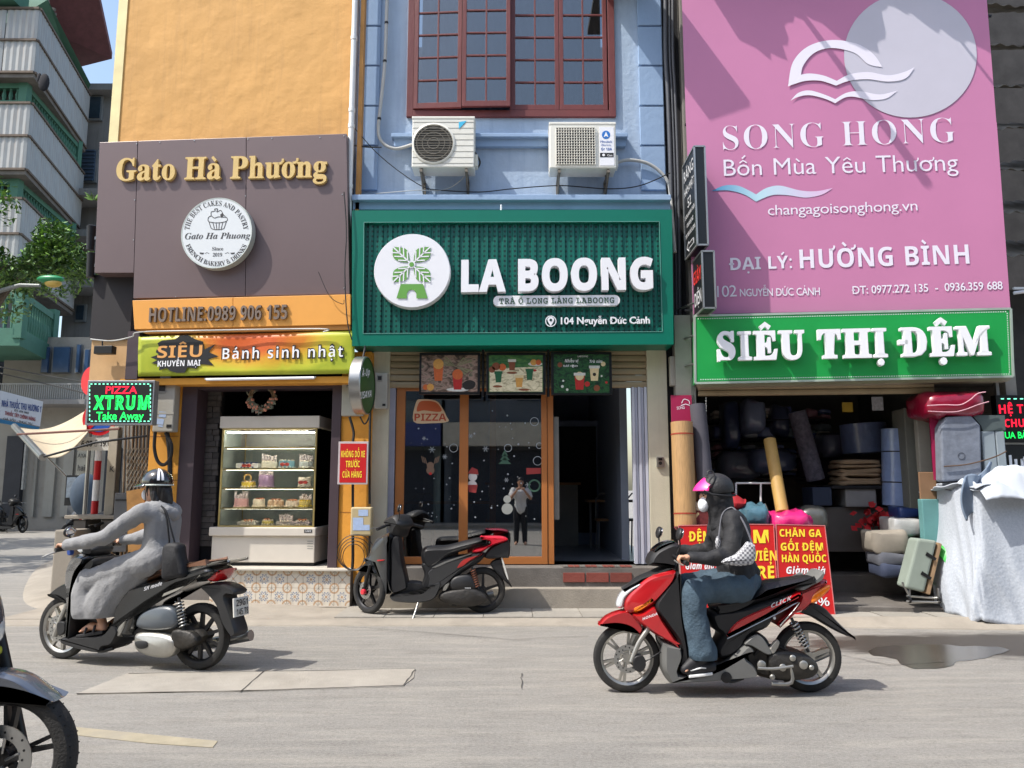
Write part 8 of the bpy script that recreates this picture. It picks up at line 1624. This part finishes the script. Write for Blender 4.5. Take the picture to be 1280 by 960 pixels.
# ================================================================ people
def remesh(mb, name, mat, parent, vox=.008, it=4, wr=None, cut=None, sm=70):
    o = mb.build('tmp', mat); m = o.modifiers.new('r', 'REMESH'); m.mode = 'VOXEL'; m.voxel_size = vox; m.adaptivity = 0
    s = o.modifiers.new('s', 'SMOOTH'); s.factor = .5; s.iterations = it
    me = bpy.data.meshes.new_from_object(o.evaluated_get(bpy.context.evaluated_depsgraph_get())); bpy.data.objects.remove(o)
    if wr:
        amp, sc, seed = wr; nn = [v.normal.copy() for v in me.vertices]
        for v, n in zip(me.vertices, nn):
            c = v.co; q = V((c.x * sc[0] + seed, c.y * sc[1], c.z * sc[2])); f = noise.noise(q); g = noise.noise(q * 2.3 + V((7, 1, 3))); v.co = c + n * amp * ((1 - abs(f) * 2.6) * .8 + g * .6)
    if cut:
        bm = bmesh.new(); bm.from_mesh(me)
        for co, no in cut: bmesh.ops.bisect_plane(bm, geom=bm.verts[:] + bm.edges[:] + bm.faces[:], plane_co=co, plane_no=no, clear_outer=True)
        bm.to_mesh(me); bm.free()
    me.name = name; me.shade_smooth(); me.set_sharp_from_angle(angle=R(sm)); me.materials.clear()
    return link(me, name, mat, parent)
m_skin = M('skin', (196, 148, 120), .5, var=.04, vs=8)
def chain(b, pts, rs, seg=14):
    for i in range(len(pts) - 1): b.capsule(pts[i], pts[i + 1], rs[i], rs[i + 1], seg)
def hand(b, c, s, k=1.0):
    """closed on a grip that runs along y through c; s = side (-1 = near side)"""
    c = V(c); b.ell(c + V((.022, 0, .018)) * k, (.034 * k, .042 * k, .02 * k), 14, 8, Matrix.Rotation(R(-20), 3, 'Y'))
    for i, (dy, l) in enumerate(((-.0315, .92), (-.0105, 1.0), (.0105, .96), (.0315, .78))):
        y = dy * s * -1; P = [c + V(p) * k for p in ((.006, y, .026), (-.020 * l, y, .026), (-.034 * l, y, .004), (-.022 * l, y, -.020))]; chain(b, P, [.0098, .0092, .0088, .0078], 8)
    y = -.04 * s; chain(b, [c + V((.03, y, .008)) * k, c + V((.006, y * 1.15, -.012)) * k, c + V((-.018, y * .95, -.02)) * k], [.012, .0105, .0085], 8)
def foot(b, a, t, k=1.0):
    a, t = V(a), V(t); chain(b, [a, a + V((.015, 0, -.045))], [.035, .036]); chain(b, [a + V((.02, 0, -.05)), a.lerp(t, .55), t], [.032, .034, .024])
    for i in range(5): q = V((0, (i - 2) * .013, 0)); chain(b, [a.lerp(t, .72) + q * 1.0 + V((0, 0, -.006)), t + q * 1.25 + V((.012 * abs(i - 1) * .7 - .018, 0, -.008))], [.0095, .0085], 8)
def head(b, c, yaw=0, k=1.0):
    c = V(c); b.ell(c, (.092 * k, .076 * k, .112 * k), 22, 16); b.ell(c + V((-.022, 0, -.055)), (.062, .056, .055), 18, 12); b.ell(c + V((-.095, 0, -.012)), (.016, .013, .022), 10, 8); b.ell(c + V((-.078, 0, -.058)), (.012, .022, .008), 10, 6); b.ell(c + V((-.07, 0, -.092)), (.02, .024, .018), 10, 8)
    for s in (-1, 1): b.ell(c + V((.005, .078 * s, -.012)), (.018, .009, .028), 10, 8); b.ell(c + V((-.078, .03 * s, .008)), (.012, .022, .008), 8, 6)
def eyes(c, par, k=1.0):
    for s in (-1, 1): MB().ell(V(c) + V((-.083, .031 * s, .0)), (.008, .013, .007), 10, 8).build('eye', M('eye_dark', (28, 22, 20), .2, var=0), par, smooth=80)
def body(J, root, skin=m_skin, name='body'):
    b = MB(); head(b, J['head']); chain(b, [J['head'] + V((.02, 0, -.07)), J['neck'], J['chest']], [.052, .055, .1]); chain(b, [J['chest'], J['waist'], J['pelvis']], [.115, .095, .115]); b.ell(J['chest'] + V((0, 0, .02)), (.10, .16, .11), 18, 12)
    for s, n in ((-1, 'l'), (1, 'r')):
        chain(b, [J['chest'] + V((0, .08 * s, .07)), J['sh' + n], J['el' + n], J['wr' + n]], [.055, .05, .038, .026]); chain(b, [J['wr' + n], J['wr' + n].lerp(J['ha' + n], .6)], [.026, .024]); hand(b, J['ha' + n], s)
        chain(b, [J['pelvis'] + V((0, .06 * s, 0)), J['hi' + n], J['kn' + n], J['kn' + n].lerp(J['an' + n], .35), J['an' + n]], [.09, .085, .056, .052, .034]); foot(b, J['an' + n], J['to' + n])
    o = remesh(b, name, skin, root, .0065, 3); eyes(J['head'], root); return o
# ---------------- person in black on the red scooter
def TA(x, z, y=0): return V((*([A.T(x, z)[0]]), y, A.T(x, z)[1]))
pr = thing('person', 'person in black hooded jacket, blue jeans, white mask and pink-visored cap riding the red scooter', 'person'); KEEP.add(pr.name); pr.matrix_basis = A.root.matrix_basis.copy(); pr.location = A.root.location; pr.rotation_euler = A.root.rotation_euler
J = dict(head=TA(524, 150), neck=TA(552, 222), chest=TA(585, 285), waist=TA(600, 390), pelvis=TA(612, 470))
for s, n in ((-1, 'l'), (1, 'r')): J.update({'sh' + n: TA(572, 250, .175 * s), 'el' + n: TA(542, 378, .27 * s), 'wr' + n: TA(392, 383, .285 * s), 'ha' + n: TA(356, 393, .285 * s), 'hi' + n: TA(600, 500, .10 * s), 'kn' + n: TA(405 if s < 0 else 392, 520, .15 * s), 'an' + n: TA(428, 762, .155 * s), 'to' + n: TA(372, 805, .165 * s)})
body(J, pr)
m_jk = M('jacket_black', (30, 30, 33), .75, var=.12, vs=5, bump=.4, bs=60)
b = MB(); b.ell(TA(588, 290), (.125, .185, .15), 20, 14); chain(b, [TA(585, 300, -.04), TA(598, 400, -.045), TA(612, 462, -.05)], [.135, .122, .135]); chain(b, [TA(585, 300, .04), TA(598, 400, .045), TA(612, 462, .05)], [.135, .122, .135]); chain(b, [TA(556, 228), TA(575, 262)], [.085, .12]); chain(b, [TA(612, 470, -.06), TA(612, 470, .06)], [.13, .13])
for s, n in ((-1, 'l'), (1, 'r')): chain(b, [TA(578, 262, .12 * s), J['sh' + n], TA(556, 320, .235 * s), J['el' + n], TA(465, 386, .285 * s), J['wr' + n]], [.09, .078, .066, .062, .05, .04])
remesh(b, 'jacket', m_jk, pr, .010, 5, (.011, (7, 8, 9), 3), [(TA(600, 484), V((.12, 0, -1)))])
b = MB(); b.ell(TA(532, 152), (.108, .1, .135), 20, 14); chain(b, [TA(545, 170), TA(552, 225), TA(566, 258)], [.1, .095, .12])
remesh(b, 'hood', m_jk, pr, .008, 4, (.006, (14, 14, 8), 9), [(TA(480, 175), V((-1, 0, .25)))])
m_jn = M('denim', (62, 80, 94), .85, var=.3, vs=5, bump=.8, bs=50)
b = MB()
for s, n in ((-1, 'l'), (1, 'r')): chain(b, [TA(618, 486, .05 * s), TA(600, 500, .10 * s), TA(500, 508, .13 * s), J['kn' + n] + V((.01, 0, -.0)), TA(410, 600, .155 * s), TA(425, 690, .155 * s), TA(438, 745, .155 * s)], [.13, .115, .10, .088, .082, .086, .10])
remesh(b, 'jeans', m_jn, pr, .010, 4, (.010, (9, 9, 5), 5), [(TA(440, 768), V((0, 0, -1)))])
m_sole = M('shoe_white', (222, 222, 220), .5); 
for s, n in ((-1, 'l'), (1, 'r')):
    b = MB(); a, t = TA(470, 798, .155 * s), TA(378, 808, .165 * s); chain(b, [a, a.lerp(t, .5) + V((0, 0, .01)), t], [.042, .046, .036]); chain(b, [J['an' + n] + V((.0, 0, -.01)), J['an' + n].lerp(J['to' + n], .5) + V((0, 0, .004)), J['to' + n] + V((-.008, 0, 0))], [.05, .046, .036]); sh_ = remesh(b, 'shoe', M('shoe_black', (30, 30, 34), .6), pr, .006, 3)
    b = MB(); pts = [(a.lerp(t, k / 8), .043 - .012 * abs(k / 8 - .5)) for k in range(9)]; prof = [p + V((0, w_, -.030)) for p, w_ in pts] + [p + V((0, -w_, -.030)) for p, w_ in pts[::-1]]; b.prism(prof, (0, 0, -.02)); b.build('sole', m_sole, sh_, bev=.006)
    MB().quad(PV(V((0, 0, 0)), V((0, -1, 0))), [(0, 0)] * 3, 0, 0) if False else None
    b = MB(); b.tube([a + V((-.05, -.043, .0)), a.lerp(t, .5) + V((0, -.045, .012)), t + V((.01, -.03, .0))], .006, 6); b.build('stripe', m_sole, sh_)
b = MB(); b.ell(TA(536, 122), (.125, .118, .112), 28, 18); cp = remesh(b, 'cap', M('cap_black', (34, 34, 36), .6, var=.1, bump=.4, bs=80), pr, .007, 2, None, [(TA(536, 142), V((.12, 0, -1)))])
cp.modifiers.new('s', 'SOLIDIFY').thickness = .006
MB().tube([TA(470, 132, -.10), TA(500, 146, -.118), TA(560, 152, -.118), TA(600, 150, -.06), TA(606, 148, 0), TA(600, 150, .06), TA(560, 152, .118), TA(500, 146, .118), TA(470, 132, .10)], .008, 6).build('cap_band', m_jk, pr, smooth=60)
def vis(a, c):
    t = (a - .5) * 2; w_ = .098 * t; e = 1 - t * t; p0 = TA(488, 78 + 62 * c * 0, 0); x0 = A.T(487, 0)[0] + .045 * (1 - e); top = V((x0, w_, A.T(0, 80)[1] - .05 * (1 - e))); bot = V((A.T(440, 0)[0] + .09 * (1 - e) , w_ * 1.12, A.T(0, 133)[1])); return top.lerp(bot, c) + V((-.012 * math.sin(math.pi * c), 0, .0))
MB().grid(vis, 18, 10).build('visor', M('visor_pink', (232, 44, 140), .4, coat=.5), pr, smooth=70, solid=.005)
cable([TA(487, 82, -.09), TA(490, 58, -.085), TA(505, 52, -.08), TA(516, 66, -.085), TA(512, 95, -.1), TA(490, 118, -.108)], .006, M('cap_black'), pr, 'ear_loop')
b = MB(); b.ell(TA(484, 184), (.044, .055, .062), 18, 12, Matrix.Rotation(R(14), 3, 'Y')); b.build('mask', M('mask_white', (226, 228, 232), .7, var=.03, bump=.5, bs=30), pr, smooth=70)
hb_ = thing('handbag', 'grey and white checked shoulder bag under the arm of the person in black', 'bag'); KEEP.add(hb_.name); hb_.location = pr.location; hb_.rotation_euler = pr.rotation_euler
def chk(n, b):
    N = n.nodes; L = n.links; tc = N.new('ShaderNodeTexCoord'); c = N.new('ShaderNodeTexChecker'); c.inputs['Scale'].default_value = 62; c.inputs[1].default_value = (*srgb((196, 196, 198)), 1); c.inputs[2].default_value = (*srgb((110, 110, 116)), 1); L.new(tc.outputs['Object'], c.inputs[0]); L.new(c.outputs[0], b.inputs['Base Color'])
q_ = curve([(496, 398), (512, 406, 1), (560, 412), (610, 406, 1), (626, 380), (624, 335, 1), (600, 322), (578, 345), (545, 372), (510, 385)], 4); rings = []
for k in range(-4, 5):
    t = k / 4; pp = inset_poly([A.T(*p) for p in q_], .014 * (1 - math.sqrt(max(0, 1 - abs(t) ** 3)))); rings.append([V((x, -.325 + t * .035, z)) for x, z in pp])
MB().loft(rings).build('pouch', node_mat('bag_check', chk, .5), hb_, smooth=40, fixn=True)
b = MB(); b.ell(TA(506, 332, -.20), (.022, .02, .05), 10, 8); b.build('front_pocket', node_mat('bag_check', chk, .5), hb_, smooth=50)
cable([TA(620, 340, -.325), TA(600, 260, -.27), TA(578, 205, -.19), TA(560, 200, -.16), TA(530, 225, -.17), TA(512, 290, -.20), TA(505, 330, -.215)], .007, M('strap_grey', (90, 90, 96), .5), hb_, 'strap', 6)
# ---------------- woman in grey on the black scooter
def TB(x, z, y=0): return V((B.T(x, z)[0], y, B.T(x, z)[1]))
pg = thing('person', 'woman in long grey hooded dress, black helmet and white mask riding the black scooter', 'person'); KEEP.add(pg.name); pg.location = B.root.location; pg.rotation_euler = B.root.rotation_euler
J = dict(head=TB(528, 152), neck=TB(556, 205), chest=TB(562, 275), waist=TB(560, 370), pelvis=TB(560, 440))
for s, n in ((-1, 'l'), (1, 'r')): J.update({'sh' + n: TB(535, 248, .165 * s), 'el' + n: TB(425, 345, .27 * s), 'wr' + n: TB(285, 382, .30 * s), 'ha' + n: TB(252, 393, .30 * s), 'hi' + n: TB(540, 470, .09 * s), 'kn' + n: TB(300, 530, .13 * s), 'an' + n: TB(375, 705, .12 * s), 'to' + n: TB(300, 742, .13 * s)})
body(J, pg)
m_gc = M('grey_jersey', (132, 132, 133), .85, var=.06, vs=5, bump=.5, bs=60)
b = MB(); b.ell(TB(566, 268), (.105, .165, .13), 20, 14)
for y in (-.045, .045): chain(b, [TB(566, 280, y), TB(562, 370, y), TB(566, 450, y)], [.115, .108, .14])
chain(b, [TB(556, 215), TB(562, 245)], [.07, .1])
for s, n in ((-1, 'l'), (1, 'r')):
    chain(b, [TB(556, 258, .10 * s), J['sh' + n], J['sh' + n].lerp(J['el' + n], .5), J['el' + n] + V((0, 0, -.01)), J['el' + n].lerp(J['wr' + n], .5) + V((0, 0, -.012)), J['wr' + n] + V((-.02, 0, 0))], [.085, .075, .066, .064, .058, .046])
    chain(b, [TB(570, 450, .06 * s), TB(540, 470, .09 * s), TB(420, 505, .12 * s), TB(308, 545, .13 * s), TB(300, 600, .13 * s), TB(320, 660, .12 * s)], [.145, .13, .12, .10, .115, .14])
chain(b, [TB(450, 500), TB(350, 540), TB(320, 600), TB(340, 660)], [.12, .11, .12, .14]); chain(b, [TB(500, 490, -.07), TB(415, 560, -.08), TB(370, 650, -.09)], [.15, .17, .17]); chain(b, [TB(310, 530, -.12), TB(300, 590, -.12), TB(310, 660, -.11)], [.10, .115, .13])
remesh(b, 'dress', m_gc, pg, .011, 5, (.009, (7, 9, 2.2), 11), [(TB(340, 688), V((.05, 0, -1)))])
b = MB(); chain(b, [TB(525, 218, -.07), TB(560, 225, -.09), TB(600, 245, -.05), TB(606, 262, 0), TB(600, 245, .05), TB(560, 225, .09), TB(525, 218, .07)], [.035, .045, .05, .055, .05, .045, .035]); remesh(b, 'hood', m_gc, pg, .008, 5, (.007, (12, 12, 9), 2))
b = MB(); m_hr = M('hair_dark', (30, 24, 22), .45, var=.3, vs=30, stretch=(8, 8, 1)); b.ell(TB(540, 148), (.10, .088, .11), 18, 12); chain(b, [TB(560, 160), TB(575, 200), TB(578, 235)], [.07, .055, .03]); chain(b, [TB(545, 170, -.06), TB(560, 225, -.07)], [.035, .02]); remesh(b, 'hair', m_hr, pg, .007, 3, (.008, (26, 26, 4), 1), [(TB(496, 150), V((-1, 0, -.15)))])
b = MB(); b.ell(TB(532, 120), (.132, .118, .118), 28, 18); hm = remesh(b, 'helmet', M('helmet_black', (20, 20, 22), .18, coat=1, var=.02), pg, .007, 2, None, [(TB(532, 134), V((.05, 0, -1)))]); hm.modifiers.new('s', 'SOLIDIFY').thickness = .012
def brim(a, c): t = (a - .5) * math.pi * .9; r = .128 + .075 * c * max(0, math.cos(t)); cc = TB(532, 0); return V((cc.x - math.cos(t) * r, math.sin(t) * r * .92, B.T(532, 128)[1] - .022 * c))
MB().grid(brim, 24, 4).build('helmet_brim', M('helmet_black'), pg, smooth=60, solid=.008)
MB().tube([V((B.T(532, 0)[0] + math.cos(t) * .13 * -1, math.sin(t) * .118, B.T(532, 132)[1])) for t in [2 * math.pi * i / 26 for i in range(27)]], .007, 6).build('helmet_rim', M('rim_pale'), pg, smooth=60)
for d in (0, 1): MB().grid(lambda a, c: TB(532, 120) + V((.1325 * math.cos(x_ := (R(8) + a * R(74))) * 1.0 * math.cos(R(28 + 16 * d + 10 * c)), -.119 * math.cos(x_) * math.sin(R(28 + 16 * d + 10 * c)), .119 * math.sin(x_))), 12, 3).build('helmet_stripe', m_whp, pg, smooth=60)
MB().ell(TB(492, 172), (.044, .054, .056), 18, 12, Matrix.Rotation(R(12), 3, 'Y')).build('mask', M('mask_white'), pg, smooth=70); MB().tube([TB(520, 135, -.085), TB(512, 170, -.08), TB(495, 205, -.03), TB(500, 208, 0)], .004, 5).build('chin_strap', m_blk, pg)
for s, n in ((-1, 'l'), (1, 'r')):
    a, t = TB(392, 742, .12 * s), TB(282, 758, .135 * s); b = MB(); pts = [(a.lerp(t, k / 8), .044 - .012 * abs(k / 8 - .5) * 2) for k in range(9)]; b.prism([p + V((0, w_, 0)) for p, w_ in pts] + [p + V((0, -w_, 0)) for p, w_ in pts[::-1]], (0, 0, -.028)); sd = b.build('sandal', M('sandal_black', (28, 26, 28), .6), pg, bev=.006)
    for q_ in (.3, .62): c = a.lerp(t, q_); b = MB(); b.tube([c + V((0, .045, 0)), c + V((0, .03, .05 - .02 * q_)), c + V((0, 0, .066 - .03 * q_)), c + V((0, -.03, .05 - .02 * q_)), c + V((0, -.045, 0))], .011, 8); b.build('strap', M('sandal_black'), sd, smooth=60)
tb = thing('tote_bag', 'black soft tote bag hanging behind the woman in grey', 'bag'); KEEP.add(tb.name); tb.location = pg.location; tb.rotation_euler = pg.rotation_euler
b = MB(); q_ = [(646, 385), (704, 380), (718, 430), (736, 512), (696, 524), (648, 526), (642, 460)]; rings = []; qq = [B.T(*p) for p in curve(q_, 4)]
for k in range(-4, 5): t = k / 4; rings.append([V((x, -.15 + t * .06, z)) for x, z in inset_poly(qq, .03 * (1 - math.sqrt(max(0, 1 - abs(t) ** 3))))])
MB().loft(rings).build('pouch', M('tote_black', (22, 22, 26), .7, var=.15, bump=1, bs=12), tb, smooth=50, fixn=True)
for dx in (0, 14): cable([TB(660 + dx * 1.8, 390, -.16), TB(650 + dx * .8, 310, -.165), TB(628 + dx * .4, 245, -.15), TB(600, 222, -.12)], .007, m_blk, tb, 'strap', 6)
# ---------------- the photographer, seen only as a reflection in the shop glass
pp_ = thing('person', 'person in white shirt and dark trousers holding up a phone, mirrored in the shop glass', 'person'); KEEP.add(pp_.name); pp_.location = (.22, -.55, 0); pp_.rotation_euler = (0, 0, -math.pi / 2)
J = dict(head=V((0, 0, 1.6)), neck=V((.02, 0, 1.46)), chest=V((.02, 0, 1.28)), waist=V((.02, 0, 1.08)), pelvis=V((.02, 0, .95)))
for s, n in ((-1, 'l'), (1, 'r')): J.update({'sh' + n: V((.02, .18 * s, 1.38)), 'el' + n: V((-.12, .26 * s, 1.18)), 'wr' + n: V((-.30, .10 * s, 1.38)), 'ha' + n: V((-.34, .07 * s, 1.42)), 'hi' + n: V((.02, .09 * s, .9)), 'kn' + n: V((0, .1 * s, .5)), 'an' + n: V((.02, .11 * s, .09)), 'to' + n: V((-.14, .13 * s, .03))})
body(J, pp_); b = MB(); b.ell(V((.02, 0, 1.28)), (.13, .2, .17), 18, 12); chain(b, [V((.02, 0, 1.25)), V((.02, 0, .92))], [.14, .155])
for s, n in ((-1, 'l'), (1, 'r')): chain(b, [V((.02, .12 * s, 1.34)), J['sh' + n], J['sh' + n].lerp(J['el' + n], .7)], [.09, .08, .075])
remesh(b, 'shirt', m_wht, pp_, .014, 4, (.012, (8, 8, 6), 4)); b = MB()
for s, n in ((-1, 'l'), (1, 'r')): chain(b, [V((.02, .06 * s, .93)), J['hi' + n], J['kn' + n], J['an' + n]], [.12, .11, .08, .065])
remesh(b, 'trousers', M('trousers_dark', (34, 36, 42), .8), pp_, .014, 3); b = MB(); b.ell(V((.015, 0, 1.63)), (.1, .085, .1), 16, 12); b.build('hair', m_hr, pp_, smooth=60)
ph_ = thing('phone', 'black phone held up by the photographer behind the camera', 'phone'); MB().box((.22, -.93, 1.43), (.16, .01, .08)).build('case', m_pk, ph_, bev=.003)
finish()
